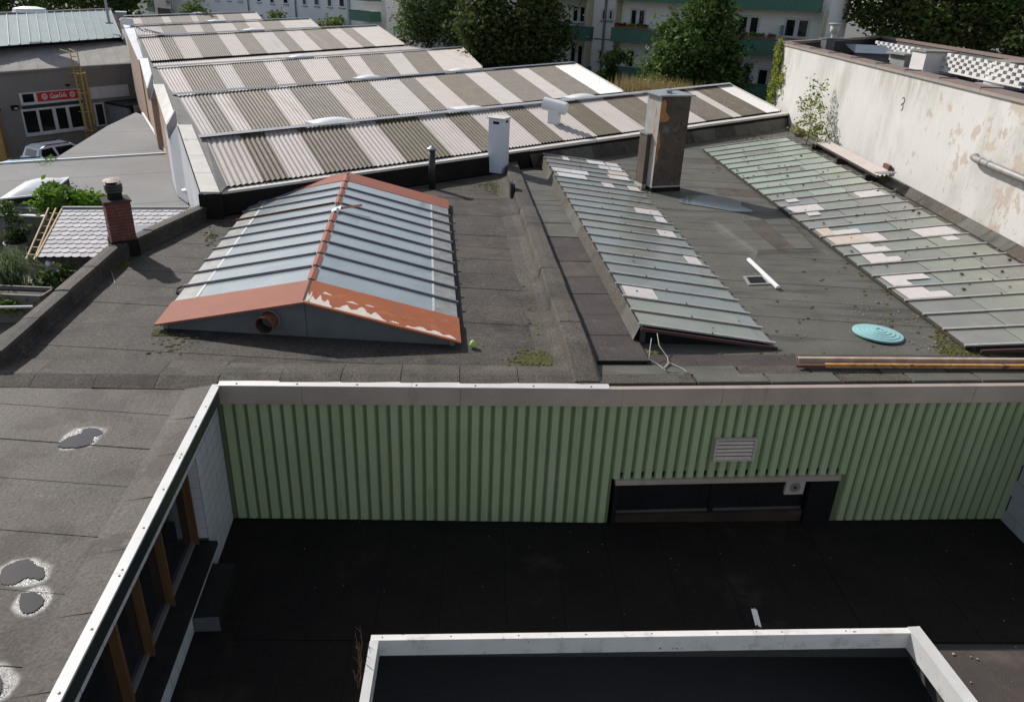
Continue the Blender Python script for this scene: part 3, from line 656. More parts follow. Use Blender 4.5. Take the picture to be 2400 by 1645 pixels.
for k in range(9): scr.lathe(lerp(A0, A1, .02 + k * .12) + nl * .05, [(.012, 0), (.01, .005), (.002, .007)], 6)
scr.build('screw_row', SOOT, pit)
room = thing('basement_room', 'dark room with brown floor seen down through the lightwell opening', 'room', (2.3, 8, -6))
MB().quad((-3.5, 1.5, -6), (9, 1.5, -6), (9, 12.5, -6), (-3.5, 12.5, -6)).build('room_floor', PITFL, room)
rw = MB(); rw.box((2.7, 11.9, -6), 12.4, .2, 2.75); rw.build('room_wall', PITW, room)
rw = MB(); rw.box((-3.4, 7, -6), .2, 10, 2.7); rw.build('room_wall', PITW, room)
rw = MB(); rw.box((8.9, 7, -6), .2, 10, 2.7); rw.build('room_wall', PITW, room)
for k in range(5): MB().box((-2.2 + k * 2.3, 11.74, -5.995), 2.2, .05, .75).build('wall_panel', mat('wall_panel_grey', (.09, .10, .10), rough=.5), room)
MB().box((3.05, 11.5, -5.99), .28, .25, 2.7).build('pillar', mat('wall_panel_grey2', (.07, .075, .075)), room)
bp = Vector((-.28, 10.66, -5.99))
br = thing('broom', 'push broom leaning in the dark lightwell with its head on the floor', 'broom', bp)
MB().box(bp + Vector((0, 0, .05)), .55, .07, .06).build('head', PWOOD, br)
bb = MB()
for k in range(18): bb.box(bp + Vector((-.26 + k * .03, 0, 0)), .02, .06, .05)
bb.build('bristles', SOOT, br)
MB().tube([bp + Vector((0, 0, .11)), bp + Vector((.0, 1.0, 1.3))], .016, 6).build('shaft', mat('dark_wood', (.10, .075, .05)), br)

# ------------------------------------------------------------------ puddles on the left roof
def blob(pts, n=40, j=.06):
    P = [Vector((p[0], p[1], 0)) for p in pts]; out = []; k = len(P)
    for i in range(n):
        t = i / n * k; a = int(t); f = t - a
        p0, p1, p2, p3 = (P[(a + q) % k] for q in (-1, 0, 1, 2))
        v = .5 * (2 * p1 + (p2 - p0) * f + (2 * p0 - 5 * p1 + 4 * p2 - p3) * f * f + (3 * p1 - p0 - 3 * p2 + p3) * f ** 3)
        out.append(v + Vector((random.uniform(-j, j), random.uniform(-j, j), 0)))
    return out
Zp = lambda x, y: (x / 1.931, 820 + y / 1.931)
PUD = [('long puddle with a dry island on the left roof nearest the green wall', [(255, 440), (300, 400), (370, 375), (375, 360), (430, 352), (470, 375), (425, 400), (420, 425), (340, 445)]),
       ('largest ragged puddle at the left edge of the felt roof', [(0, 1000), (60, 960), (130, 945), (170, 975), (205, 990), (195, 1040), (120, 1035), (60, 1065), (0, 1060)]),
       ('round puddle just below the largest one on the left roof', [(90, 1110), (140, 1095), (190, 1110), (200, 1145), (150, 1190), (95, 1185)]),
       ('puddle cut off by the bottom left picture edge', [(-60, 1440), (-10, 1460), (12, 1510), (0, 1560), (-60, 1580)])]
def wet_felt(M, ells):
    t = M.node_tree; N = t.nodes; L = t.links; b = N['Principled BSDF']; g = N.new('ShaderNodeNewGeometry')
    def mr(v, a, c, lo, hi):
        q = N.new('ShaderNodeMapRange'); q.interpolation_type = 'SMOOTHSTEP'; q.inputs[1].default_value = a; q.inputs[2].default_value = c; q.inputs[3].default_value = lo; q.inputs[4].default_value = hi; L.new(v, q.inputs[0]); return q.outputs[0]
    n = N.new('ShaderNodeTexNoise'); n.inputs['Scale'].default_value = 2.6; n.inputs['Detail'].default_value = 5; L.new(g.outputs['Position'], n.inputs['Vector'])
    cur = None
    for c, ang, ra, rb in ells:
        mp = N.new('ShaderNodeMapping'); mp.vector_type = 'TEXTURE'; mp.inputs['Location'].default_value = (c.x, c.y, 0); mp.inputs['Rotation'].default_value = (0, 0, ang); mp.inputs['Scale'].default_value = (ra, rb, 1000)
        L.new(g.outputs['Position'], mp.inputs['Vector']); ln_ = N.new('ShaderNodeVectorMath'); ln_.operation = 'LENGTH'; L.new(mp.outputs[0], ln_.inputs[0])
        ad_ = N.new('ShaderNodeMath'); ad_.operation = 'MULTIPLY_ADD'; L.new(n.outputs['Fac'], ad_.inputs[0]); ad_.inputs[1].default_value = 1.5; L.new(ln_.outputs['Value'], ad_.inputs[2])
        m_ = mr(ad_.outputs[0], 1.75, 2.5, 1., 0.)
        if cur is None: cur = m_
        else:
            q = N.new('ShaderNodeMath'); q.operation = 'MAXIMUM'; L.new(cur, q.inputs[0]); L.new(m_, q.inputs[1]); cur = q.outputs[0]
    src = b.inputs['Base Color'].links[0].from_socket; dk = N.new('ShaderNodeVectorMath'); dk.operation = 'SCALE'; L.new(src, dk.inputs[0]); L.new(mr(cur, .25, 1., 1., .45), dk.inputs[3]); L.new(dk.outputs[0], b.inputs['Base Color'])
    L.new(mr(cur, 0., 1., .68, .26), b.inputs['Roughness']); L.new(mr(cur, 0., 1., .35, .7), b.inputs['Specular IOR Level'])
ELL = []
for lab, pp in PUD:
    w_ = [at(*Zp(*q), -.045) for q in pp]; c = sum(w_, Vector()) / len(w_)
    t = thing('puddle', lab, 'puddle', (c.x, c.y, -.045), 'puddles on the left felt roof')
    o_ = [c + (p - c) * .95 for p in blob(w_, 90, .011)]
    MB().poly([(p.x, p.y, -.035) for p in o_]).build('water', WATER, t)
    X = np.array([[p.x - c.x, p.y - c.y] for p in w_]); ev, U = np.linalg.eigh(X.T @ X / len(X)); rb, ra = [max(.14, 1.15 * math.sqrt(v)) for v in ev]; ELL.append((c, math.atan2(U[1, 1], U[0, 1]), ra, rb))
wet_felt(FELT_W, ELL)

# ================================================================== RED EDGED RIDGE SKYLIGHT
SF = [at(366.5, 758.7, .16), at(1077, 800, .16), at(1048, 469.5, .16), at(615, 443.7, .16)]     # near left, near right, far right, far left
AN = lerp(SF[0], SF[1], .497); AN.z = .79; AF = lerp(SF[3], SF[2], .475); AF.z = .83
sk = thing('ridge_skylight', 'gabled glass skylight with rusty red end flashings and round vent pipe', 'skylight', lerp(AN, AF, .5) - Vector((0, 0, .8)))
def skp(side, t, v, up=0.0):        # side 0 left / 1 right, t along (0 near..1 far), v 0 eave..1 ridge
    e = lerp(SF[0], SF[3], t) if side == 0 else lerp(SF[1], SF[2], t)
    return lerp(e, lerp(AN, AF, t), v) + Vector((0, 0, up))
T0, T1_ = .108, .905
for side in (0, 1):
    for nm, t0, t1, mm_ in (('flashing', -.005, T0, REDP if side else RED), ('flashing', T1_, 1.003, RED)):
        q = [skp(side, t0, -.01, .012), skp(side, t1, -.01, .012), skp(side, t1, 1, .012), skp(side, t0, 1, .012)]
        if side == 0: q = q[::-1]
        MB().slab(q, .035).build(nm, mm_, sk, label='rust stained near right flashing with flaking paint' if (side and t0 < 0) else None)
    npn = 10
    for k in range(npn):
        t0, t1 = T0 + (T1_ - T0) * k / npn, T0 + (T1_ - T0) * (k + 1) / npn
        for v0, v1, g_ in ((0.0, .16, GLASS1D), (.163, 1.0, GLASS1)):
            q = [skp(side, t0, v0), skp(side, t1, v0), skp(side, t1, v1), skp(side, t0, v1)]
            if side == 0: q = q[::-1]
            dz = Vector((0, 0, random.uniform(-.004, .003)))
            MB().slab([p + dz for p in q], .01).build('glass_pane', g_, sk)
        if k:
            rusty = (side == 0 and k == 7)
            b0, b1 = skp(side, t0, -.015, .002), skp(side, t0, .965, .002)
            bo = MB().bar(b0, b1, .085, .022).build('glazing_bar', RUST if rusty else BAR, sk, label='rusted glazing bar' if rusty else None)
            MB().bar(b0 + Vector((0, 0, .024)), b1 + Vector((0, 0, .024)), .045, .02).build('bar_cap', RUST if rusty else BAR, bo)
    s_ = MB()
    for k in range(npn):
        t0, t1 = T0 + (T1_ - T0) * (k + .06) / npn, T0 + (T1_ - T0) * (k + .94) / npn
        q = [skp(side, t0, .155, .005), skp(side, t1, .155, .005), skp(side, t1, .172, .005), skp(side, t0, .172, .005)]
        if side == 0: q = q[::-1]
        s_.slab(q, .003)
    s_.build('seal_strip', mat('seal_white', (.52, .53, .52), rough=.6), sk)
    # eave wall
    e0, e1 = skp(side, .01, .03), skp(side, .99, .03)
    MB().hexa([Vector((p.x, p.y, 0)) for p in (e0, skp(side, .01, .06), skp(side, .99, .06), e1)], [p - Vector((0, 0, .015)) for p in (e0, skp(side, .01, .06, -.02), skp(side, .99, .06, -.02), e1)]).build('eave_wall', GREY, sk)
# ridge caps, one per bay, one of them knocked loose
for k in range(11):
    t0 = T0 + (T1_ - T0) * (k - .02) / 10.2 + .004; t1 = t0 + (T1_ - T0) / 10.2 * .82
    c0, c1 = lerp(AN, AF, t0), lerp(AN, AF, t1); dx = Vector((.085, -.01, -.012))
    up = Vector((0, 0, .04)); lo = Vector((0, 0, .016))
    loose = k == 6
    if loose:
        c0 = c0 + Vector((.10, .25, -.0)); c1 = c0 + Vector((.5, .28, .03)); dx = Vector((-.03, .075, 0)); lo = Vector((0, 0, .03)); up = Vector((0, 0, .07))
    L0, R0, L1, R1 = c0 - Vector((dx.x, dx.y, -dx.z)) + lo, c0 + dx + lo, c1 - Vector((dx.x, dx.y, -dx.z)) + lo, c1 + dx + lo
    MB().quad(R0, R1, c1 + up, c0 + up).quad(L1, L0, c0 + up, c1 + up).poly([L0, R0, c0 + up]).poly([R1, L1, c1 + up]).build('ridge_cap', RED, sk, label='loose ridge cap knocked askew' if loose else None)
c0 = lerp(AN, AF, T0 + (T1_ - T0) * .58)
mm = MB(); 
for k in range(5):
    p = c0 + Vector((random.uniform(-.16, .04), random.uniform(-.1, .2), .02)); mm.slab([p, p + Vector((.12, .02, .05)), p + Vector((.10, .2, .09)), p + Vector((-.02, .16, .03))], .008)
mm.build('torn_sealant', mat('torn_white', (.55, .56, .54), rough=.6), sk)
MB().bar(lerp(AN, AF, .004), lerp(AN, AF, .995), .05, .012).build('ridge_bar', SOOT, sk)
# gables, set back under the flashing
for nm, t in (('gable_panel', .012), ('gable_panel', .988)):
    for side in (0, 1):
        a0, a1, r_ = skp(side, t, .025, -.03), skp(side, t, .998, -.03), skp(side, t, .998)
        base0, base1 = Vector((a0.x, a0.y, 0)), Vector((a1.x, a1.y, 0)); off = Vector((0, .05 if t < .5 else -.05, 0))
        MB().hexa([base0, base1, base1 + off, base0 + off], [a0, a1, a1 + off, a0 + off]).build(nm, mat('gable_grey', (.125, .13, .135), (.10, .105, .11), sc=2, rough=.5), sk)
vp = lerp(SF[0], SF[1], .375) + Vector((0, .14, .14)); vp.z = .335
pm = MB(); dirp = Vector((-.12, -1, -.05)).normalized()
def ring(c, r, n=20):
    x = dirp.cross(Vector((0, 0, 1))).normalized(); y = x.cross(dirp); return [c + x * (r * math.cos(2 * math.pi * i / n)) + y * (r * math.sin(2 * math.pi * i / n)) for i in range(n)]
ro, ri, rb, rib = ring(vp + dirp * .30, .175), ring(vp + dirp * .30, .165), ring(vp, .175), ring(vp + dirp * .02, .165)
for i in range(20):
    j = (i + 1) % 20; pm.quad(rb[i], rb[j], ro[j], ro[i]); pm.quad(ro[i], ro[j], ri[j], ri[i]); None
pm.build('vent_pipe', mat('rusty_pipe', (.21, .075, .042), (.14, .05, .03), sc=9, rough=.75, spec=.2, stain=((.30, .11, .04), 14, .55, .1)), sk); MB().poly(rib).build('pipe_inside', SOOT, sk)
pm = MB(); r1, r2 = ring(vp + dirp * .035, .178), ring(vp + dirp * .035, .215)
for i in range(20): j = (i + 1) % 20; pm.quad(r1[i], r1[j], r2[j], r2[i])
pm.build('pipe_collar', GREY, sk)
pm = MB()
for i in range(20): j = (i + 1) % 20; pm.quad(ri[i], ri[j], rib[j], rib[i])
pm.build('pipe_lining', SOOT, sk)
# flaked bare patches on the near right flashing and ridge end
def flake(side, pts):
    q = [skp(side, t, v, .014) for t, v in pts]
    b = MB().poly(q); return b
def rag(u0, u1, w0, w1, n=26, hi=1.0):
    top, bot = [], []
    for i in range(n + 1):
        f = i / n; u = u0 + (u1 - u0) * f; env = math.sin(math.pi * min(1, max(0, f))) ** .5
        bot.append((w0 + .001, u)); top.append((w0 + (w1 - w0) * env * (.62 + .25 * math.sin(i * .8 + w1 * 90) + random.uniform(-.13, .13)) + .002, u))
    fl = MB()
    for i in range(n): fl.quad(*[skp(1, q[0], q[1], .0145) for q in (bot[i], bot[i + 1], top[i + 1], top[i])])
    fl.v = fl.v; me_v = {}; vv = []; ff = []
    for f in fl.f:                                   # weld the strip into one piece
        g = []
        for k in f:
            key = tuple(round(c, 5) for c in fl.v[k])
            if key not in me_v: me_v[key] = len(vv); vv.append(fl.v[k])
            g.append(me_v[key])
        ff.append(tuple(g))
    fl.v, fl.f = vv, ff; fl.build('bare_patch', FLAKE, sk)
rag(.985, .82, .0, .046); rag(.81, .47, .0, .040); rag(.35, .02, .0, .020); rag(.45, .39, .004, .012); rag(.90, .84, .055, .066, 8); rag(.62, .56, .05, .056, 6); rag(.995, .96, .0, .08, 10); rag(.74, .66, .044, .052, 8)

# ================================================================== LOW GLAZED ROOFS
def glazed_roof(nm, lab, lo0, lo1, hi0, hi1, n, splits, barm, patches, bar_over=.06, nearwall=True, lift_wall=True, tlist=None, mats_=G2, flip=1, stagger=0.0):
    """lo0..lo1 low eave near->far, hi0..hi1 high edge near->far"""
    t = thing(nm, lab, 'glass roof', lerp(lo0, hi1, .5) * 1.0 - Vector((0, 0, .3)))
    def gp(t_, v, up=0.0): return lerp(lerp(lo0, lo1, t_), lerp(hi0, hi1, t_), v) + Vector((0, 0, up))
    ts = tlist or [k / n for k in range(n + 1)]
    for k in range(len(ts) - 1):
        vs = [0.0] + [s_ + random.uniform(-.04, .04) + stagger * (k % 3 - 1) for s_ in splits] + [1.0]
        for j in range(len(vs) - 1):
            q = [gp(ts[k], vs[j]), gp(ts[k + 1], vs[j]), gp(ts[k + 1], vs[j + 1] - .004), gp(ts[k], vs[j + 1] - .004)]
            if flip < 0: q = q[::-1]
            dz = Vector((0, 0, .006 * j + random.uniform(-.004, .004)))
            mm_ = random.choice(mats_(ts[k], vs[j]) if callable(mats_) else mats_)
            MB().slab([p + dz for p in q], .01).build('glass_pane', mm_, t)
    for k in range(len(ts)):
        b0, b1 = gp(ts[k], -bar_over * .3, .012), gp(ts[k], 1 + bar_over * .35, .012)
        bo = MB().bar(b0, b1, .060, .03).build('glazing_bar', barm, t)
        cl = MB()
        for f in (.58 + random.uniform(-.12, .12),): cl.box(lerp(b0, b1, f) + Vector((0, 0, .03)), .016, .06, .02)
        cl.build('bar_clip', SOOT, bo)
    for k, v0, v1, pi in patches:
        f0, f1 = .10, .90
        if pi >= 3: f0, f1 = random.choice(((.1, .52), (.5, .92))); pi -= 3
        a0 = ts[k] + (ts[k + 1] - ts[k]) * f0; a1 = ts[k] + (ts[k + 1] - ts[k]) * f1; j = random.uniform(-.01, .01)
        q = [gp(a0, v0 + j, .026), gp(a1, v0, .026), gp(a1, v1 - j, .026), gp(a0, v1, .026)]
        if flip < 0: q = q[::-1]
        MB().slab(q, .006).build('patch_panel', PATCH[pi], t)
    return t, gp
# middle roof: high on the left
hi0, hi1 = at(1503, 762, .43), at(1272, 362, .43); lo0, lo1 = at(1812, 806, .10), at(1452, 386, .10)
m2 = lambda t_, v: (G2[0], G2[2], G2[0]) if t_ > .25 else (G2[0], G2[0], G2[2], G2[1])
ga, gpa = glazed_roof('glass_roof', 'long low wired glass roof between the felt channel and the tall chimney', lo0, lo1, hi0, hi1, 22, [.12], BAR2,
    [(2, .72, .98, 0), (6, .04, .17, 0), (9, .06, .24, 0), (11, .03, .14, 1), (12, .14, .30, 0), (12, .02, .14, 0),
     (16, .03, .16, 0), (16, .34, .46, 0), (17, .62, .95, 1), (18, .05, .22, 1), (18, .22, .30, 0), (18, .55, .76, 1), (18, .76, .98, 0), (19, .02, .26, 2), (20, .04, .20, 1), (20, .20, .34, 0), (21, .22, .44, 1), (21, .68, .76, 0), (21, .04, .2, 0)], mats_=m2, flip=1)
hw = MB().hexa([Vector((p.x, p.y, .05)) for p in (gpa(0, .96), gpa(1, .96), gpa(1, 1.0), gpa(0, 1.0))], [gpa(0, .96, -.03), gpa(1, .96, -.03), gpa(1, 1.0, -.03), gpa(0, 1.0, -.03)]); hw.build('side_wall', UNDER, ga)
for k in range(14):
    a, b = gpa(k / 14, 1.0, -.02), gpa((k + 1.01) / 14, 1.0, -.02); o_ = Vector((-.13, -.02, 0))
    MB().quad(a + Vector((-.02, 0, 0)), Vector((a.x, a.y, .12)) + o_, Vector((b.x, b.y, .12)) + o_, b + Vector((-.02, 0, 0))).build('felt_sheet', random.choice([FELT_C, FELT_C, FELT_G]), ga)
MB().hexa([Vector((p.x, p.y, .0)) for p in (gpa(0.004, .02), gpa(0.004, .98), gpa(.012, .98), gpa(.012, .02))], [gpa(0.004, .02, -.02), gpa(0.004, .98, -.02), gpa(.012, .98, -.02), gpa(.012, .02, -.02)]).build('end_wall', BLACK, ga)
MB().bar(gpa(-.006, -.02, -.075), gpa(-.006, 1.01, -.075), .045, .06).build('edge_board', mat('dark_red_board', (.075, .032, .03), rough=.6), ga)
MB().hexa([Vector((p.x, p.y, .0)) for p in (gpa(0, .03), gpa(1, .03), gpa(1, .06), gpa(0, .06))], [gpa(0, .03, -.02), gpa(1, .03, -.02), gpa(1, .06, -.02), gpa(0, .06, -.02)]).build('eave_wall', UNDER, ga)
MB().hexa([Vector((p.x, p.y, .0)) for p in (gpa(.992, .02), gpa(.992, .98), gpa(.999, .98), gpa(.999, .02))], [gpa(.992, .02, -.02), gpa(.992, .98, -.02), gpa(.999, .98, -.02), gpa(.999, .02, -.02)]).build('end_wall', UNDER, ga)
# right roof: high at the party wall
lo0, lo1 = at(2268, 812, .12), at(1648, 349, .12); hi0, hi1 = Vector((12.42, 13.6, .62)), at(1841, 322.6, .62)
lo1 = lo1
ts3 = [0]
while ts3[-1] < 1: ts3.append(ts3[-1] + .0415 * (1 + .0 * len(ts3)))
ts3[-1] = 1.0
n3_ = len(ts3) - 1
m3 = lambda t_, v: (G2[3], G2[3], G2[1]) if t_ > .55 else ((G2[2], G2[1], G2[2], G2[1]) if v > .3 else (G2[2], G2[0], G2[2]))
gc, gpc = glazed_roof('glass_roof', 'wide greenish glass roof with pale patches beside the white wall', lo0, lo1, hi0, hi1, n3_, [.34, .70], BAR2,
    [(3, .02, .20, 0), (3, .20, .30, 3), (4, .03, .32, 3), (4, .03, .16, 0), (6, .10, .24, 0), (6, .20, .32, 3), (7, .12, .26, 0), (7, .26, .34, 3), (8, .02, .30, 2), (8, .30, .42, 0), (9, .02, .12, 2), (9, .12, .32, 3),
     (8, .68, .97, 0), (11, .12, .22, 3), (12, .03, .13, 3), (12, .03, .3, 0), (13, .10, .2, 3), (13, .72, .95, 0), (7, .80, .90, 3)], mats_=m3, flip=-1, stagger=.05)
MB().bar(gpc(0, -.004, -.06), gpc(1, -.004, -.06), .05, .055).build('eave_board', SOOT, gc)
MB().hexa([Vector((p.x, p.y, .0)) for p in (gpc(0, .03), gpc(1, .03), gpc(1, .05), gpc(0, .05))], [gpc(0, .03, -.02), gpc(1, .03, -.02), gpc(1, .05, -.02), gpc(0, .05, -.02)]).build('eave_wall', UNDER, gc)
MB().hexa([Vector((p.x, p.y, .0)) for p in (gpc(0, .97), gpc(1, .97), gpc(1, 1), gpc(0, 1))], [gpc(0, .97, -.02), gpc(1, .97, -.02), gpc(1, 1, -.02), gpc(0, 1, -.02)]).build('side_wall', FELT, gc)
for t0, t1 in ((.004, .012), (.99, .998)):
    MB().hexa([Vector((p.x, p.y, .0)) for p in (gpc(t0, .02), gpc(t0, .98), gpc(t1, .98), gpc(t1, .02))], [gpc(t0, .02, -.02), gpc(t0, .98, -.02), gpc(t1, .98, -.02), gpc(t1, .02, -.02)]).build('end_wall', UNDER, gc)
MB().bar(gpc(-.008, .05, -.07), gpc(-.008, 1, -.07), .05, .06).build('edge_board', mat('dark_red_board', (.075, .032, .03)), gc)

# ================================================================== CHIMNEYS AND VENTS
c0, c1 = at(1526, 452, 0), at(1591, 449, 0); cd = (c1 - c0).normalized(); cn = Vector((-cd.y, cd.x, 0)); cw = (c1 - c0).length
ch = thing('plaster_chimney', 'tall square plastered chimney with zinc cap and peeling corner', 'chimney', lerp(c0, c1, .5))
def cb(u0, u1, v0, v1, z0, z1):
    q = [c0 + cd * u + cn * v for u, v in ((u0, v0), (u1, v0), (u1, v1), (u0, v1))]; return MB().hexa([p + Vector((0, 0, z0)) for p in q], [p + Vector((0, 0, z1)) for p in q])
cb(.0, cw, .0, .95, .22, 3.16).build('shaft', PLASTER, ch)
cb(-.02, cw + .02, -.02, .97, .0, .17).build('base', FELT_D, ch); cb(-.015, cw + .015, -.015, .965, .17, .22).build('base_strip', mat('strip_pale', (.42, .40, .37)), ch)
cb(-.012, .0, .0, .95, .22, 3.15).build('light_plaster_skin', PLASTER_L, ch)
cap = cb(-.13, cw + .10, -.10, 1.05, 3.16, 3.20); cap.build('cap_plate', ZINC, ch)
MB().lathe(c0 + cd * (cw * .45) + cn * .45 + Vector((0, 0, 3.2)), [(.09, 0), (.09, .05), (.14, .06), (.14, .10), (.03, .14)], 12).build('cap_knob', ZINC, ch)
cb(-.17, -.013, 0.40, .93, .05, 1.86).build('lower_stack', PLASTER, ch); cb(-.20, -.0135, .36, .97, 1.86, 1.91).build('lower_stack_cap', GREY, ch)
cb(-.19, -.0165, .38, .95, .0, .2).build('lower_stack_base', mat('strip_pale', (.42, .40, .37)), ch)
def fpoly(pts, w_=-.004): return MB().poly([c0 + cd * u + cn * w_ + Vector((0, 0, z)) for u, z in pts])
def ragged_strip(u0, us, zs):
    return [(u0, z) for z in zs] + [(u, z) for u, z in zip(us[::-1], zs[::-1])]
zs = [.95, 1.15, 1.35, 1.55, 1.75, 1.9, 2.05]
fpoly([(.0, z) for z in zs] [::-1] + list(zip([.03, .09, .06, .14, .10, .08, .05], zs))).build('bare_brick_patch', ORANGE_BR, ch)
fpoly([(.0, 2.35), (.18, 2.34), (.30, 2.38), (.36, 2.48), (.26, 2.58), (.17, 2.7), (.20, 2.92), (.12, 3.05), (.03, 3.02), (.0, 3.0)], -.004).build('bare_brick_patch', ORANGE_BR, ch)
for z0, u0, u1 in ((2.72, .34, .9), (2.3, .22, .84), (1.78, .30, .85), (1.2, .28, .82), (.75, .22, .8), (.42, .2, .8)):
    for u, du, dz in [(u0, .045, .06), (u1, .045, .07)] + [(u0 + (u1 - u0) * random.random(), .12, .012) for _ in range(2)] + [(random.choice((u0, u1)), .012, .2)]:
        zc = z0 + random.uniform(-.03, .03)
        fpoly([(u + du * math.cos(a_ * .7854) * random.uniform(.6, 1.1), zc + dz * math.sin(a_ * .7854) * random.uniform(.6, 1.1)) for a_ in range(8)], -.003 - random.random() * .002).build('soot_stain', STAIN, ch)
mm = MB()
for z0 in (.5, 1.0, 1.5, 2.0, 2.55):
    v = random.uniform(.1, .5); mm.poly([c0 + cd * -.0145 + cn * (v + dv) + Vector((0, 0, z0 + dz)) for dv, dz in ((0, 0), (.05, .18), (.16, .30), (.10, .08), (.13, -.12))][::-1])
mm.build('crack', ORANGE_BR, ch)
# white metal flue housing at the junction of the kerb and the hall wall
w0, w1, w2 = at(1146, 362, .62), at(1177, 372, .62), at(1192, 361, .62); wx = (w1 - w0); wy = (w2 - w1)
wx = Vector((.52, -.22, 0)); wy = Vector((.22, .52, 0)); w0 = w1 - wx
wc = thing('white_flue_housing', 'square white metal flue housing with dark slots at the corner of the hall wall', 'flue', w1 + (wy - wx) * .5 - Vector((0, 0, .1)))
MB().hexa([p + Vector((0, 0, -.55)) for p in (w0, w1, w1 + wy, w0 + wy)], [p + Vector((0, 0, 1.34)) for p in (w0, w1, w1 + wy, w0 + wy)]).build('housing', mat('housing_white', (.60, .62, .68), (.56, .58, .63), rough=.4), wc)
cx_ = (wx * .09, wy * .09)
MB().hexa([p + Vector((0, 0, 1.34)) for p in (w0 - cx_[0] - cx_[1], w1 + cx_[0] - cx_[1], w1 + wy + cx_[0] + cx_[1], w0 + wy - cx_[0] + cx_[1])], [p + Vector((0, 0, 1.38)) for p in (w0 - cx_[0] - cx_[1], w1 + cx_[0] - cx_[1], w1 + wy + cx_[0] + cx_[1], w0 + wy - cx_[0] + cx_[1])]).build('cap', COPING, wc)
o_ = Vector((-wx.y, wx.x, 0)).normalized() * -.004
MB().quad(*[w0 + wx * f + o_ + Vector((0, 0, z)) for f, z in ((.30, 1.16), (.72, 1.16), (.72, 1.25), (.30, 1.25))]).build('slot', BLACK, wc)
o_ = Vector((wy.y, -wy.x, 0)).normalized() * .004
MB().quad(*[w1 + wy * f + o_ + Vector((0, 0, z)) for f, z in ((.35, 1.20), (.70, 1.20), (.70, 1.28), (.35, 1.28))]).build('slot', BLACK, wc)
# black vent pipe
pb = at(1013, 443, 0)
pv = thing('vent_pipe', 'slim black vent pipe with small cone cap in front of the hall wall', 'pipe', pb)
MB().lathe(pb, [(.115, 0), (.11, 1.26)], 16).build('pipe', mat('pipe_black', (.018, .018, .02), (.035, .035, .036), sc=7, rough=.4), pv, smooth=True)
MB().lathe(pb, [(.10, 1.26), (.165, 1.31), (.165, 1.325), (.03, 1.41), (.02, 1.45)], 16).build('cone_cap', ZINC, pv)
# brick chimney on the left kerb
b0, b1 = Vector((-9.52, 17.22, 0)), Vector((-9.08, 17.53, 0)); bdr = (b1 - b0).normalized(); bnr = Vector((-bdr.y, bdr.x, 0)); bw = (b1 - b0).length; bdp = .50
bc = thing('brick_chimney', 'short red brick chimney with ribbed black cowl on the left roof edge', 'chimney', lerp(b0, b1, .5) + bnr * bdp / 2)
def bb_(u0, u1, v0, v1, z0, z1): q = [b0 + bdr * u + bnr * v for u, v in ((u0, v0), (u1, v0), (u1, v1), (u0, v1))]; return MB().hexa([p + Vector((0, 0, z0)) for p in q], [p + Vector((0, 0, z1)) for p in q])
bb_(.012, bw - .012, .012, bdp - .012, .0, 1.33).build('mortar_core', MORTAR, bc)
bb_(-.03, bw + .03, -.03, bdp + .03, .0, .42).build('felt_base', FELT_D, bc)
nco = 12; chh = (1.33 - .42) / nco
for i in range(nco):
    for fa in range(4):
        Lf = bw if fa % 2 == 0 else bdp; org, dx_, dn = ((b0, bdr, -bnr), (b0 + bdr * bw, bnr, bdr), (b0 + bdr * bw + bnr * bdp, -bdr, bnr), (b0 + bnr * bdp, -bnr, -bdr))[fa]
        cutsb = [0, .5, 1] if (i + fa) % 2 == 0 else [0, .25, .75, 1]
        for k in range(len(cutsb) - 1):
            u0, u1 = cutsb[k] * Lf, cutsb[k + 1] * Lf
            c = org + dx_ * ((u0 + u1) / 2) - dn * .012 + Vector((0, 0, .42 + (i + .5) * chh)) + dn * random.uniform(-.002, .003)
            inst('brick', unit_box(BRICK), bc, frame(c, dx_, (0, 0, 1)) @ Matrix.Diagonal((u1 - u0 - .016, chh - .017, .028, 1)))
bb_(-.03, bw + .03, -.03, bdp + .03, 1.33, 1.37).build('top_plate', SOOT, bc)
bcx = b0 + bdr * bw / 2 + bnr * bdp / 2
prof = [(.17, 1.37), (.16, 1.52), (.185, 1.53), (.19, 1.56), (.17, 1.575), (.20, 1.60), (.205, 1.63), (.175, 1.645), (.20, 1.67), (.20, 1.70), (.18, 1.72), (.15, 1.72), (.14, 1.5)]
MB().lathe(bcx, prof, 20).build('cowl', COWL, bc, smooth=True)
mm = MB().lathe((0, 0, 0), [(.20, 0), (.205, .01), (.05, .03)], 20); m2_ = MB(); m2_.sub(mm, Matrix.Translation(bcx + Vector((0, 0, 1.80))) @ Matrix.Rotation(R_(6), 4, 'X'))
for an in range(3): m2_.bar(bcx + Vector((.17 * math.cos(an * 2.1), .17 * math.sin(an * 2.1), 1.70)), bcx + Vector((.17 * math.cos(an * 2.1), .17 * math.sin(an * 2.1), 1.81)), .015, .015, (1, 0, 0))
m2_.build('cowl_lid', mat('rusty_lid', (.26, .20, .17), (.16, .09, .06), sc=9, rough=.6), bc)

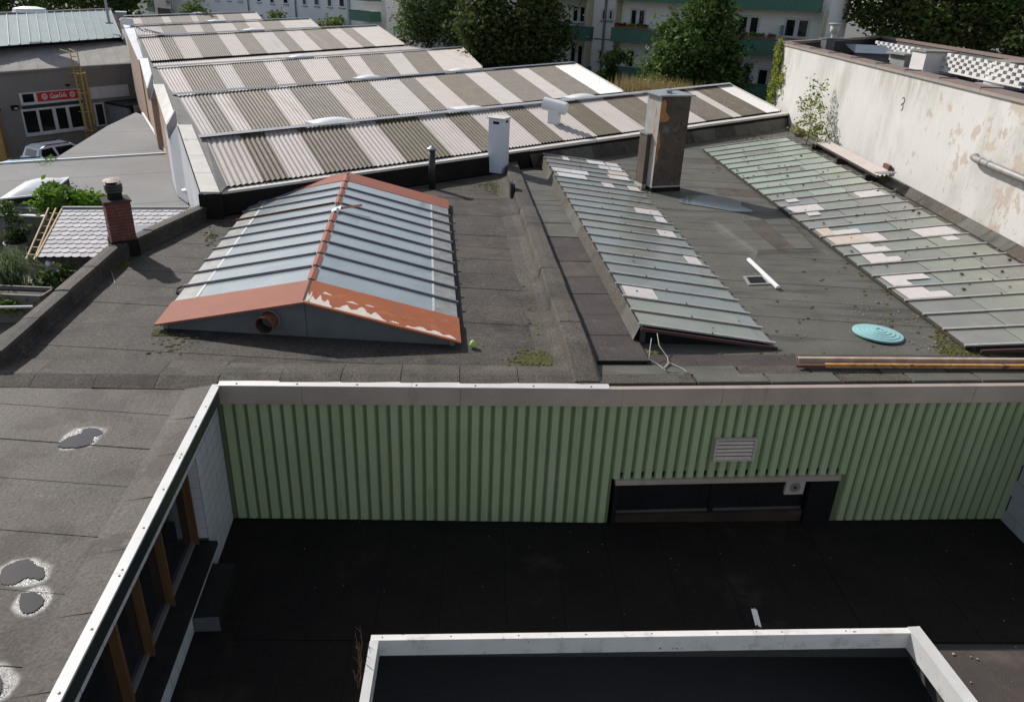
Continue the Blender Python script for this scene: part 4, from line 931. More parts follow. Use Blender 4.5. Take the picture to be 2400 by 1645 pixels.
# ================================================================== THINGS LYING ON THE ROOF
# rounded black overflow hood on the kerb
eh = at(1196, 462, .05)
t = thing('overflow_hood', 'upright rounded black hood against the grey felt kerb near the hall wall', 'hood', eh)
mb = MB(); dd_ = Vector((.12, -.99, 0)); 
pf = [(-.22, 0), (.22, 0), (.22, .38), (.16, .47), (0, .50), (-.16, .47), (-.22, .38)]
A = [eh + Vector((0.08, 0, 0)) + dd_ * u + Vector((0, 0, z)) for u, z in pf]; B = [p + Vector((-.10, 0, 0)) for p in A]
mb.poly(A); mb.poly(B[::-1])
for i in range(len(A)): j = (i + 1) % len(A); mb.quad(A[j], A[i], B[i], B[j])
mb.build('hood', mat('hood_black', (.02, .02, .022), rough=.35), t)
mb = MB(); A2 = [lerp(p, eh + Vector((0, 0, .25)), -.14) + Vector((.03, 0, 0)) for p in A]; mb.poly(A2)
mb.build('flange', GREY, t)
# hatch: a low felt covered hump
hx = [at(1655, 520, 0), at(1850, 512, 0), at(1935, 600, 0), at(1770, 606, 0)]
t = thing('roof_hump', 'low felt covered hump, an old closed hatch, between the two glass roofs', 'hatch', sum(hx, Vector()) / 4)
cc = sum(hx, Vector()) / 4; top = [lerp(p, cc, .20) + Vector((0, 0, .095)) for p in hx]; midr = [lerp(p, cc, .08) + Vector((0, 0, .04)) for p in hx]; hb0 = [lerp(p, cc, -.06) + Vector((0, 0, .01)) for p in hx]
mb = MB()
lv_ = [hb0, midr, [lerp(p, cc, .15) + Vector((0, 0, .08)) for p in hx], top]
for a, b in zip(lv_[:-1], lv_[1:]):
    for i in range(4): j = (i + 1) % 4; mb.quad(a[i], b[i], b[j], a[j])
mb.build('sloped_side', FELT_G, t)
for k in range(3):
    a0, a1 = lerp(top[0], top[1], k / 3), lerp(top[0], top[1], (k + 1.01) / 3); d0, d1 = lerp(top[3], top[2], k / 3), lerp(top[3], top[2], (k + 1.01) / 3); z = Vector((0, 0, .004 + .004 * k))
    MB().slab([d0 + z, d1 + z, a1 + z, a0 + z], .012).build('felt_sheet', (FELT_G, FELT_C, FELT_G)[k], t)
# drain opening
dr = [at(1741, 651, 0), at(1789, 649, 0), at(1806, 669, 0), at(1754, 671, 0)]
t = thing('drain_opening', 'square open drain hole with pale rim between the glass roofs', 'drain', sum(dr, Vector()) / 4)
mb = MB(); cc = sum(dr, Vector()) / 4; inn = [lerp(p, cc, .25) for p in dr]; z1 = Vector((0, 0, .045)); z2 = Vector((0, 0, .04))
for i in range(4): j = (i + 1) % 4; mb.quad(dr[i] + z1, inn[i] + z2, inn[j] + z2, dr[j] + z1); mb.quad(dr[i], dr[i] + z1, dr[j] + z1, dr[j])
mb.build('rim', mat('drain_rim', (.30, .28, .26), (.22, .2, .19), sc=8), t); MB().poly([p + Vector((0, 0, .034)) for p in inn][::-1]).build('hole', BLACK, t)
a, b = at(1754, 610, .05), at(1823, 676, .05)
tag(MB().bar(a, b, .095, .05).sub(MB().bar(a + Vector((0, 0, .05)), b + Vector((0, 0, .05)), .045, .015)).build('white_channel', WPLAST), 'white plastic channel lying beside the square drain hole', 'channel')
# turquoise lid with stepped rings
lc = at(2057, 783, .03)
t = thing('round_lid', 'round turquoise plastic lid with stepped rings lying on the felt', 'lid', lc)
lid = MB().lathe((0, 0, 0), [(.50, 0), (.50, .03), (.48, .04), (.42, .042), (.415, .055), (.33, .058), (.325, .07), (.24, .073), (.235, .086), (.15, .089), (.145, .10), (.0, .103)], 40, False)
mb = MB(); Ml = Matrix.Translation(lc) @ Matrix.Rotation(R_(-2.5), 4, 'X') @ Matrix.Rotation(R_(2), 4, 'Y'); mb.sub(lid, Ml); mb.build('lid', TURQ, t)
mb = MB()
for k in range(14):
    an = math.pi * (-.25 + 1.25 * k / 13); a2 = math.pi * (-.25 + 1.25 * (k + 1) / 13)
    mb.sub(MB().hexa([(.05 * math.cos(a), .05 * math.sin(a), .10) if False else (r * math.cos(a), r * math.sin(a), .10) for a, r in ((an, .05), (an, .07), (a2, .07), (a2, .05))], [(r * math.cos(a), r * math.sin(a), .118) for a, r in ((an, .05), (an, .07), (a2, .07), (a2, .05))]), Ml)
mb.build('handle_ring', TURQ, t)
# lime thing
lc = at(1108, 813, .04); tag(MB().lathe(lc, [(.0, 0), (.06, .01), (.075, .05), (.05, .10), (.03, .13), (.0, .135)], 10, False).build('lime_cap', LIME, smooth=True), 'small lime green plastic cap lying beside the red edged skylight', 'plastic cap')
# steel channels lying at the front right
def steel(lab, a, b, wd, ht, m_, nm='steel_channel'):
    a, b = Vector(a), Vector(b); d = (b - a).normalized(); s_ = Vector((-d.y, d.x, 0)) * wd; z = Vector((0, 0, 1)); th = .012
    mb = MB()
    mb.hexa([p + z * (ht - th) for p in (a, b, b + s_, a + s_)], [p + z * ht for p in (a, b, b + s_, a + s_)])
    for o_ in (Vector((0, 0, 0)), s_ - s_.normalized() * th):
        q = [a + o_, b + o_, b + o_ + s_.normalized() * th, a + o_ + s_.normalized() * th]; mb.hexa(q, [p + z * (ht - th * 1.01) for p in q])
    return tag(mb.build(nm, m_), lab, 'steel channel', 'steel channels by the front roof edge')
steel('pale grey steel channel, the rear and higher of those at the front roof edge', at(1870, 851, .12), at(1870, 851, .12) + Vector((9.5, .80, 0)), .085, .10, mat('beam_pale', (.42, .34, .28), (.30, .20, .14), sc=4, rough=.6, stain=((.12, .06, .04), 5, .6, .1)))
steel('rusty yellow steel channel, the front one at the front roof edge', at(1935, 862, .10), at(1935, 862, .10) + Vector((9.0, .76, 0)), .07, .07, RUSTY)
steel('dark brown steel channel half hidden between the pale and rusty ones', at(1868, 862, .09), at(1868, 862, .09) + Vector((9.5, .80, 0)), .06, .05, RUST)
# cables hanging from the middle glass roof
for lab, pp in (('left loop of pale cable hanging from the middle glass roof', [(1527, 793), (1523, 820), (1521, 842), (1540, 852), (1560, 868), (1590, 872)]),
                ('right loop of pale cable hanging from the middle glass roof', [(1540, 780), (1545, 810), (1565, 838), (1566, 850), (1553, 865), (1570, 850), (1600, 864), (1612, 873)])):
    zz = [.34, .22, .10] + [.07] * 8
    P_ = [at(x, y, zz[i]) for i, (x, y) in enumerate(pp)]
    sm = []
    for i in range(len(P_) - 1):
        for f in (0, .33, .66): sm.append(lerp(P_[i], P_[i + 1], f))
    sm.append(P_[-1]); tag(MB().tube(sm, .0075, 5).build('cable', CABLE, smooth=True), lab, 'cable')
P_ = [at(x, y, .03) for x, y in ((261, 620), (260, 635), (266, 650), (269, 664))]; tag(MB().tube(P_, .008, 4).build('wire', CABLE), 'thin pale bent wire on the felt by the brick chimney', 'wire')
P_ = [at(494, 539, .12), at(490, 542, .05), at(491, 551, .04), at(511, 552, .04)]; tag(MB().tube(P_, .012, 5).build('wire_hook', mat('wire_grey', (.25, .25, .25))), 'bent grey wire hook at the left eave of the red edged skylight', 'wire')
P_ = [at(427, 671, .12), at(416, 677, .06), at(413, 688, .03), at(420, 689, .03)]; tag(MB().tube(P_, .018, 5).build('rubber_hose', SOOT), 'short curved black hose by the near left eave of the skylight', 'hose')
# corrugated sheets stacked at the party wall
def corr(a, b, c, d, waves, amp, m_, name, parent, nl=1, ppw=6, label=None, thick=0.0):
    """corrugated sheet, a->b along the waves' row at the bottom, d->c at the top; waves run a->d"""
    a, b, c, d = map(Vector, (a, b, c, d)); nrm = (b - a).cross(d - a).normalized()
    mb = MB(); n = waves * ppw
    for j in range(nl + 1):
        for i in range(n + 1):
            f = i / n; p = lerp(lerp(a, b, f), lerp(d, c, f), j / nl); mb.v.append(tuple(p + nrm * (amp * math.sin(2 * math.pi * i / ppw + .3))))
    for j in range(nl):
        for i in range(n): mb.f.append((j * (n + 1) + i, j * (n + 1) + i + 1, (j + 1) * (n + 1) + i + 1, (j + 1) * (n + 1) + i))
    return mb.build(name, m_, parent, label=label)
x0, x1 = 13.2, 13.76
t = thing('sheet_stack', 'stack of pale corrugated sheets leaning along the foot of the white wall', 'sheets', (13.3, 32, .1))
for k in range(4):
    dx = -.05 * k; corr((x0 + dx + .05, 28.7 - .1 * k, .28 + .05 * k), (x1 + dx, 28.6 - .15 * k, .40 + .05 * k), (x1 - .05 + dx, 35.6 - .3 * k, .40 + .05 * k), (x0 + dx, 35.4 - .2 * k, .28 + .05 * k), 4, .03, CORR_L2 if k % 2 else CORR_L, 'corrugated_sheet', t)
for yy in (29.5, 32.5, 35.5): MB().box((13.4, yy, .02), .5, .15, .22).build('timber_packing', SOOT, t)
tag(MB().box((13.82, 29.3, .52), .12, .5, .16).build('brown_block', mat('brown_block', (.16, .06, .045))), 'small red brown block at the near end of the stacked corrugated sheets', 'block')
mb = MB(); mb.slab([(12.9, 27.6, .66), (13.5, 27.8, .70), (13.55, 28.4, .62), (12.9, 28.3, .58)], .02); tag(mb.build('metal_offcut', GREY), 'grey sheet metal offcut lying near the stacked corrugated sheets', 'metal sheet')
tag(MB().lathe((12.98, 36.9, .3), [(.0, 0), (.24, .02), (.30, .18), (.22, .34), (.0, .40)], 9, False).build('stone', mat('stone_brown', (.22, .16, .11), (.12, .09, .07), sc=4)), 'brown lump of rubble at the foot of the sapling by the white wall', 'rubble')
t_ = at(1777, 1476, -2.9)
mb = MB(); mb.slab([t_ + Vector((-.035, .05, .04)), t_ + Vector((.055, .03, .04)), t_ + Vector((.0, .22, .22)), t_ + Vector((-.09, .24, .22))], .01); mb.bar(t_ + Vector((.01, .04, .055)), t_ + Vector((-.045, .23, .235)), .02, .012)
tag(mb.build('bright_metal_offcut', mat('bright_offcut', (.9, .9, .9), rough=.3)), 'small bright white metal offcut behind the white lightwell curb', 'offcut')
mb = MB(); leaves(mb, rng.normal(size=(60, 3)) * np.array([.05, .04, .03]) + np.array([t_.x - .02, t_.y - .12, -2.80]), .05); tag(mb.build('moss_cushion', SOOT), 'dark moss cushion on the white curb beside the bright offcut', 'moss')
tw = thing('dead_weed', 'dead brown weed standing at the left corner of the white curb', 'weed', (-2.0, 8.25, -2.9))
mb = MB()
for k in range(7):
    a = Vector((-2.02 + random.uniform(-.06, .05), 8.25 + random.uniform(-.6, .1), -2.88)); e = a + Vector((random.uniform(-.08, .08), random.uniform(-.05, .2), random.uniform(.35, .75)))
    mb.tube([a, lerp(a, e, .5) + Vector((.03, 0, 0)), e], .010, 4, .004)
    for q in range(3): s_ = lerp(a, e, random.uniform(.4, .95)); mb.tube([s_, s_ + Vector((random.uniform(-.08, .08), random.uniform(-.05, .05), random.uniform(.04, .12)))], .005, 3, .002)
mb.build('dry_stem', mat('dry_stem', (.17, .085, .045), (.10, .055, .03), sc=9), tw)
# moss and grit
def moss(cpts, name='moss', zf=.03, s_=.045):
    mb = MB()
    for x, y, sx, sy, n in cpts:
        for k in range(int(n * 1.9)):
            px_, py_ = random.gauss(x, sx), random.gauss(y, sy); q = at(px_, py_, zf); r = s_ * random.uniform(.4, 1.2)
            mb.lathe((q.x, q.y, q.z - .015), [(r, 0), (r * .85, r * .28), (r * .35, r * .45), (0, r * .48)], 6, False)
    return mb
mo = moss([(1255, 842, 26, 9, 210), (1165, 440, 12, 8, 60), (1150, 432, 20, 4, 40), (282, 615, 12, 5, 90), (265, 622, 8, 6, 30), (372, 778, 8, 5, 40), (400, 800, 25, 12, 22), (495, 555, 7, 9, 22), (560, 465, 22, 5, 12), (1497, 428, 6, 8, 60), (1515, 444, 6, 4, 30), (1500, 425, 3, 14, 20),
           (2235, 815, 16, 10, 80), (2300, 822, 40, 6, 110), (2205, 790, 10, 16, 40), (1540, 832, 8, 9, 30), (1555, 862, 9, 4, 20), (1690, 845, 60, 6, 22), (1850, 838, 50, 6, 26), (1255, 720, 14, 60, 26), (1265, 600, 6, 60, 12),
           (1700, 385, 18, 7, 16), (1760, 325, 28, 6, 60), (1790, 305, 12, 8, 40), (2000, 640, 60, 50, 12), (1880, 740, 80, 50, 10), (2120, 700, 45, 60, 24), (1900, 520, 50, 40, 10), (1700, 760, 30, 30, 6)])
stuff(mo.build('moss', MOSS))
mo = moss([(2305, 600, 3, 3, 0)]); 
mg = MB()
def scatter_on(gp, n, s0=.02, s1=.05):
    for k in range(n):
        p = gp(random.random(), random.random(), .03); r = random.uniform(s0, s1); mg.lathe(p, [(r, 0), (r * .8, r * .4), (0, r * .6)], 5, False)
scatter_on(gpc, 90, .015, .06); scatter_on(gpa, 26, .01, .03)
stuff(mg.build('moss_crumbs', MOSS))
gr = MB()
def grit(n, xr, yr, zf, s0, s1):
    for k in range(n):
        x, y = random.uniform(*xr), random.uniform(*yr); s_ = random.uniform(s0, s1); gr.box((x, y, zf(x, y)), s_, s_ * random.uniform(.5, 1), s_ * .4, random.random() * 3)
grit(46, (-4.3, 9.8), (8.9, 12.2), lambda x, y: ter_z(x) + .03, .006, .02)
grit(22, (6.9, 9.5), (7.0, 9.2), lambda x, y: ter_z(x) + .035, .01, .035)
grit(90, (7.4, 9.2), (13.9, 16.5), lambda x, y: .035, .01, .035)
grit(110, (2.8, 8.8), (13.7, 33), lambda x, y: .035, .01, .03)
grit(50, (-8.5, 0), (12, 26), lambda x, y: .035, .01, .025)
grit(60, (12.8, 13.6), (14, 36), lambda x, y: .06, .02, .06)
stuff(gr.build('grit', mat('grit_white', (.42, .40, .37), (.2, .19, .18), sc=30)))

# ================================================================== CORRUGATED NORTH LIGHT HALL
hall = thing('corrugated_hall', 'long factory hall with six striped corrugated roof bays behind the main roof', 'hall', (-5, 45, -3))
ZR = [1.45, 1.45, 1.45, 2.2, 2.25, 2.3]
RPX = [(467, 326.3, 1709.6, 199.5), (405, 226.2, 1345.7, 149), (359, 161.2, 1082.6, 113), (320, 87.6, 882.5, 61), (302, 61.6, 724, 44.5), (289, 40.6, 598, 29.7)]
BND = [[473, 560, 618, 694, 805, 876, 976, 1041, 1094, 1174, 1224, 1299, 1353, 1409, 1482, 1543, 1603, 1624, 1678, 1709.6],
       [405, 450, 494, 531, 621, 674, 760, 811, 860, 931, 967, 1016, 1084, 1132, 1197, 1234, 1296, 1345.7],
       [361, 418, 498, 540, 615, 657, 699, 763, 803, 841, 898, 940, 998, 1082.6],
       [320, 369, 402, 444, 508, 547, 586, 636, 666, 705, 760, 795, 821, 882.5],
       [306, 374, 427, 466, 492, 542, 573, 605, 652, 724],
       [293, 327, 376, 394, 444, 458, 505, 519, 563, 598]]
HR = [(at(a, b, z), at(c, d, z)) for (a, b, c, d), z in zip(RPX, ZR)]
E1 = (at(517, 439.5, .75), at(1828, 260.5, .75))
J2 = (at(459, 318.3, .95), at(1459, 215.5, .95)); J4 = (at(346, 143.8, 1.28), at(947, 105, 1.28))
JG = [E1, J2, None, J4, None, None]
d3 = lerp(HR[2][0], J4[0], 0) ; 
JG[2] = (HR[2][0] + (J2[0] - HR[1][0]) * 1.15, HR[2][1] + (J2[1] - HR[1][1]) * .95)
for k in (4, 5): JG[k] = (HR[k][0] + (J4[0] - HR[3][0]) * .9, HR[k][1] + (J4[1] - HR[3][1]) * .9)
def ridge_t(k, px):     # parameter of a picture column along ridge k
    a, b = HR[k]; lo, hi = 0.0, 1.0
    for _ in range(40):
        m_ = (lo + hi) / 2; p = lerp(a, b, m_); v = RW.T @ (np.array(p) - np.array([0, 0, HC])); x = CX + FPX * v[0] / v[2]
        if x < px: lo = m_
        else: hi = m_
    return lo
for k in range(6):
    a, b = HR[k]; ja, jb = JG[k]; bn = BND[k]; ts_ = [max(0, min(1, ridge_t(k, x))) for x in bn]; ts_[0] = 0.0; ts_[-1] = 1.0
    wv = .18
    for i in range(len(ts_) - 1):
        t0, t1 = ts_[i], ts_[i + 1]; p, q, r_, s_ = lerp(ja, jb, t0), lerp(ja, jb, t1), lerp(a, b, t1), lerp(a, b, t0)
        n = max(2, round((r_ - s_).length / wv)); dark = i % 2 == 1
        last = i == len(ts_) - 2
        m_ = random.choice((CORR_O, CORR_O, CORR_D) if k == 0 and i < 14 else (CORR_D, CORR_D, CORR_D2)) if dark else (CORR_W if last and k < 2 else random.choice((CORR_L, CORR_L, CORR_L2, CORR_L3)))
        up = Vector((0, 0, .012 if dark else .0))
        corr(p + up, q + up, r_ + up, s_ + up, n, .021, m_, 'roof_panel', hall, ppw=6 if k < 2 else 4, label='dark translucent panel' if dark else None)
    # the lower sheet below the step, running down to the valley gutter
    if k:
        va, vb = HR[k - 1]
        ja2, jb2 = ja + (a - ja) * .05 - Vector((0, 0, .16)), jb + (b - jb) * .05 - Vector((0, 0, .16))
        la, lb_ = va + (ja - va) * .10, vb + (jb - vb) * .10; la.z = ja2.z - .22; lb_.z = jb2.z - .22
        corr(la, lb_, jb2, ja2, round((jb2 - ja2).length / wv), .022, CORR_L, 'lower_sheet', hall, ppw=5)
        MB().quad(la - Vector((0, 0, .1)), lb_ - Vector((0, 0, .1)), jb2 - Vector((0, 0, .1)), ja2 - Vector((0, 0, .1))).build('deck', UNDER, hall)  # hidden sheet added below the lower panels to stop light leaks
        # back wall of the ridge in front
        MB().quad(va + Vector((0, 0, -.06)), vb + Vector((0, 0, -.06)), vb - Vector((0, 0, 1.5)) + (jb - vb) * .06, va - Vector((0, 0, 1.5)) + (ja - va) * .06).build('clerestory', GREY, hall)
    MB().quad(ja - Vector((0, 0, .10)), jb - Vector((0, 0, .10)), b - Vector((0, 0, .10)), a - Vector((0, 0, .10))).build('deck', SOOT, hall)  # dark sheet added under the corrugation so no light leaks through
    # ridge flashing sits on the crests, so the troughs show as a row of dark notches
    dn_ = (lerp(ja, jb, .5) - lerp(a, b, .5)); dn_.z = 0; dn_.normalize()
    o1 = dn_ * .20; nfl = 8
    for i in range(nfl):
        p, q = lerp(a, b, i / nfl), lerp(a, b, (i + .998) / nfl); u = Vector((0, 0, .135)); w1 = dn_ * .21 + Vector((0, 0, -.045))
        MB().slab([p + u + w1, q + u + w1, q + u, p + u], .012).slab([p + u, q + u, q - dn_ * .22 + u - Vector((0, 0, .09)), p - dn_ * .22 + u - Vector((0, 0, .09))], .012).build('ridge_flashing', ZINC if k else mat('flashing_pale', (.44, .44, .45), (.36, .36, .37), sc=2, rough=.5), hall)
    # gable verge on the right
    g_ = (b - a).normalized() * .06
    MB().bar(jb + g_ - Vector((0, 0, .10)), b + g_ - Vector((0, 0, .10)), .10, .16).build('verge', COPING, hall)
    if k: MB().bar(lb_ + g_ - Vector((0, 0, .10)), jb2 + g_ - Vector((0, 0, .10)), .08, .14).build('verge', COPING, hall)
    MB().poly([b + g_ * .5 - Vector((0, 0, .1)), jb + g_ * .5 - Vector((0, 0, .1)), Vector((jb.x, jb.y, GZ)), Vector((b.x, b.y, GZ))]).build('gable_wall', GREY, hall)
wa = HR[5]; MB().quad(wa[0] + Vector((0, .1, -.1)), wa[1] + Vector((0, .1, -.1)), Vector((wa[1].x, wa[1].y + .1, GZ)), Vector((wa[0].x, wa[0].y + .1, GZ))).build('back_wall', GREY, hall)
# left side wall with stepped copings
CP = [((470, 450, .78), (515, 450, .78), (417, 292, 1.72), (449, 292, 1.72)), ((400, 327, 1.02), (418, 293, 1.25), (358.6, 197.5, 1.72), (384, 197, 1.72)),
      ((352, 236, 1.10), (362, 199, 1.3), (326, 137, 1.75), (346.6, 137, 1.75)), ((324, 141, 1.40), (335, 136, 1.45), (292, 67, 2.45), (315, 67, 2.45)), ((293, 66, 2.2), (308, 64, 2.2), (279, 45, 2.4), (290, 45, 2.4))]
for k, c in enumerate(CP):
    lo_o, lo_i, hi_o, hi_i = (at(*q) for q in c); n = 4
    cpm = COPING if k in (0, 1) else COPING_W
    for i in range(n):
        f0, f1 = i / n, (i + .985) / n
        MB().slab([lerp(lo_o, hi_o, f0), lerp(lo_i, hi_i, f0), lerp(lo_i, hi_i, f1), lerp(lo_o, hi_o, f1)], .06).build('coping_slab', cpm, hall)
    ins = (lo_i - lo_o) * .12
    p, q = lo_o + ins - Vector((0, 0, .05)), hi_o + ins - Vector((0, 0, .05)); zb = -2.5
    MB().hexa([Vector((p.x, p.y, zb)), Vector((p.x, p.y, zb)) + Vector((.3, .1, 0)), Vector((q.x, q.y, zb)) + Vector((.3, .1, 0)), Vector((q.x, q.y, zb))], [p, p + Vector((.3, .1, 0)), q + Vector((.3, .1, 0)), q]).build('side_wall', BRWALL if k in (1, 2, 3) else CLAD_W, hall)
    # upstand between coping and sheets
    r0, r1 = lerp(lo_i, hi_i, 0) - Vector((0, 0, .04)), hi_i - Vector((0, 0, .04)); e0, e1 = JG[k][0] if k else E1[0], HR[k][0] if k < 6 else hi_i
    MB().quad(r0, e0 + Vector((.15, .1, .02)), e1 + Vector((.15, .1, .02)), r1).build('upstand_flashing', mat('upstand', (.22, .20, .18), (.15, .14, .13), sc=2, rough=.7), hall)
    # white cladding below the high end and zinc end of the step
    if k in (1, 2): 
        MB().slab([lo_o + Vector((-.02, -.02, .02)), lo_i + Vector((-.02, -.02, .02)), lo_i + Vector((-.02, -.02, .52)), lo_o + Vector((-.02, -.02, .50))], .04).build('step_flashing', ZINC, hall)
e_ = [at(*q) for q in ((466, 452, .74), (519, 453, .74))]
MB().hexa([Vector((e_[0].x, e_[0].y - .12, -.3)), Vector((e_[1].x, e_[1].y - .12, -.3)), Vector((e_[1].x, e_[1].y + .02, -.3)), Vector((e_[0].x, e_[0].y + .02, -.3))], [Vector((e_[0].x, e_[0].y - .06, .70)), Vector((e_[1].x, e_[1].y - .06, .70)), Vector((e_[1].x, e_[1].y + .02, .72)), Vector((e_[0].x, e_[0].y + .02, .72))]).build('felt_dressing', FELT_D, fac)
# white clad strip along the brick wall at the near bay
p, q = at(470, 452, .70), at(417, 294, 1.66); dd_ = Vector((-.03, -.01, 0))
MB().quad(p + dd_, Vector((p.x, p.y, -.8)) + dd_, Vector((q.x, q.y, -.8)) + dd_, q + dd_).build('cladding_sheet', CLAD_W, hall)
p2, q2 = at(400, 327, 1.00), lerp(at(400, 327, 1.00), at(358.6, 197.5, 1.70), .24); d2 = Vector((-.05, -.02, 0))
MB().quad(q + dd_, Vector((q.x, q.y, -.95)) + dd_, Vector((p2.x, p2.y, -.95)) + d2, p2 + d2).build('cladding_sheet', CLAD_W, hall)
MB().quad(p2 + d2, Vector((p2.x, p2.y, -.95)) + d2, Vector((q2.x, q2.y, -.95)) + d2, q2 + d2).build('cladding_sheet', CLAD_W, hall)
for f in (.22, .55): 
    s_ = lerp(p, q, f) + dd_ * 1.4; MB().quad(s_, Vector((s_.x, s_.y, -.8)), Vector((s_.x, s_.y, -.8)) + (q - p) * .006, s_ + (q - p) * .006).build('cladding_joint', GREY, hall)
# rooflight domes on the ridges
DOM = [(795, 284, 0, 1.5, 'white domed rooflight on the nearest corrugated ridge, above the red edged skylight'), (1115, 254, 0, 1.3, 'low flat white rooflight on the nearest corrugated ridge beyond the white flue housing'), (1380, 226, 0, 1.6, 'white domed rooflight on the nearest corrugated ridge, left of the plastered chimney'),
       (879, 179.5, 1, 1.35, 'white domed rooflight, left one of two on the second corrugated ridge'), (1094, 164, 1, 1.5, 'white domed rooflight, right one of two on the second corrugated ridge'), (715, 131, 2, 1.3, 'white domed rooflight on the third corrugated ridge'),
       (602, 71, 3, 1.5, 'white domed rooflight on the fourth corrugated ridge'), (515, 50, 4, 1.4, 'white domed rooflight on the fifth corrugated ridge'), (476, 32, 5, 1.5, 'white domed rooflight on the farthest corrugated ridge')]
for i, (px, py, k, sz, lab) in enumerate(DOM):
    c = lerp(*HR[k], ridge_t(k, px)); u = (HR[k][1] - HR[k][0]).normalized(); v = Vector((-u.y, u.x, 0)); c = c + v * .45
    t = thing('rooflight_dome', lab, 'rooflight', c, 'domed rooflights along the corrugated ridges'); flat = i == 1
    mb = MB(); n = 12; hx_, hy_, dh = sz / 2, .42, (.05 if flat else .13)
    kb = MB().sub(MB().box((0, 0, -.25), sz + .16, hy_ * 2 + .16, .31)); M = frame(c, u, v); mb.sub(kb, M); mb.build('kerb', WPLAST, t)
    mb = MB()
    for a_ in range(n + 1):
        for b_ in range(7):
            x = -1 + 2 * a_ / n; y = -1 + 2 * b_ / 6; z = .062 + dh * (max(0, (1 - x * x)) ** .6) * (max(0, 1 - y * y) ** .6); mb.v.append(tuple(M @ Vector((x * hx_, y * hy_, z))))
    for a_ in range(n):
        for b_ in range(6): q = a_ * 7 + b_; mb.f.append((q, q + 7, q + 8, q + 1))
    mb.build('dome', WPLAST, t, smooth=True)
# white drum vent on the nearest bay
vb = at(1298, 291, 1.02)
t = thing('drum_vent', 'white sheet metal drum vent standing on the nearest corrugated bay', 'vent', vb)
u = Vector((.80, -.32, -.12)).normalized()
MB().box(vb + Vector((0, 0, -.15)), .42, .42, .85, -.4).build('stem', WPLAST, t)
pc = vb + Vector((0, 0, .72)); MB().tube([pc - u * .50, pc + u * .50], .26, 16).build('drum', WPLAST, t)
MB().slab([vb + Vector((-.1, -.1, .02)), vb + Vector((.75, -.75, -.16)), vb + Vector((1.0, -.6, -.16)), vb + Vector((.2, .1, .03))], .012).build('flashing_sheet', GREY, t)
lr = at(437, 450, -.55)
t = thing('conductor_stand', 'small white conductor stand at the foot of the white clad hall side wall', 'stand', lr)
MB().lathe(lr, [(.16, 0), (.15, .08), (.05, .12), (.02, .16)], 10).build('foot', WPLAST, t); MB().tube([lr + Vector((0, 0, .1)), lr + Vector((.03, .05, .75)), lr + Vector((.2, .1, .8))], .012, 5).build('rod', ZINC, t)

# ================================================================== PARTY WALL BUILDING ON THE RIGHT
pb_ = thing('party_wall_building', 'building with a long peeling white wall and brown coping on the right', 'building', (19, 30, 0))
PWX, ZP = 13.95, 3.92
FC = Vector((13.95, 45.2, 0)); FC2 = Vector((24.6, 57.8, 0)); FC3 = Vector((24.1, 40, 0)); FC4 = Vector((23.4, 8, 0))
MB().prism([(PWX, 9), (PWX + .35, 9), (PWX + .35, 45), (PWX, 45.2)], -3, ZP - .12).build('white_wall', RENDER_W, pb_)
for nm, a, b in (('inner_wall', FC, FC2), ('inner_wall', FC2, FC3), ('inner_wall', FC3, FC4)):
    dd2 = (b - a).normalized(); nn = Vector((-dd2.y, dd2.x, 0)) * .3
    MB().prism([a, b, b + nn, a + nn], GZ, ZP - .12).build(nm, TARP if a is FC else mat('dark_render', (.10, .10, .10)), pb_)
    for i in range(10):
        p, q = lerp(a, b, i / 10), lerp(a, b, (i + .99) / 10); MB().prism([p - nn * .2, q - nn * .2, q + nn * 1.2, p + nn * 1.2], ZP - .12, ZP + .02).build('coping_sheet', COPE_BR, pb_)
for i in range(14):
    y0, y1 = 45.5 - i * 2.6, 45.5 - (i + .993) * 2.6
    MB().prism([(PWX - .07, y1), (PWX + .52, y1), (PWX + .52, y0), (PWX - .07, y0)], ZP + .0, ZP + .05).build('coping_sheet', COPE_BR, pb_)
    MB().prism([(PWX - .075, y1), (PWX - .055, y1), (PWX - .055, y0), (PWX - .075, y0)], ZP - .10, ZP - .002).build('coping_edge', COPE_SH, pb_)
    mb = MB().box((PWX + .22, y1, ZP + .05), .62, .05, .035); mb.build('coping_seam', COPE_BR, pb_)
MB().prism([(PWX + .36, 9), (23.3, 9), (24.0, 40), (24.5, 57.6), (14.3, 45.0)], 2.2, 2.55).build('roof_deck', FELT_D, pb_)
# row of small glazed ridges just behind the coping
gz = MB()
for i in range(9):
    y = 18.5 + i * 2.35; a = Vector((14.6, y, 2.56)); L_ = 2.6
    p0, p1, p2 = a + Vector((0, -.75, 0)), a + Vector((0, 0, .85)), a + Vector((0, .75, 0)); e = Vector((L_, 0, 0))
    MB().quad(p0, p0 + e, p1 + e, p1).quad(p1, p1 + e, p2 + e, p2).poly([p0, p1, p2]).poly([p2 + e, p1 + e, p0 + e]).build('glazed_ridge', PVBLUE, pb_)
    bm_ = MB()
    for q in range(6): bm_.bar(lerp(p0, p0 + e, q / 5) + Vector((0, 0, .01)), lerp(p1, p1 + e, q / 5) + Vector((0, 0, .01)), .03, .03)
    bm_.bar(p1 + Vector((-.02, 0, .01)), p1 + e + Vector((0, 0, .01)), .06, .04); bm_.bar(p0 + e, p1 + e, .09, .05); bm_.build('ridge_bars', ZINC, pb_)
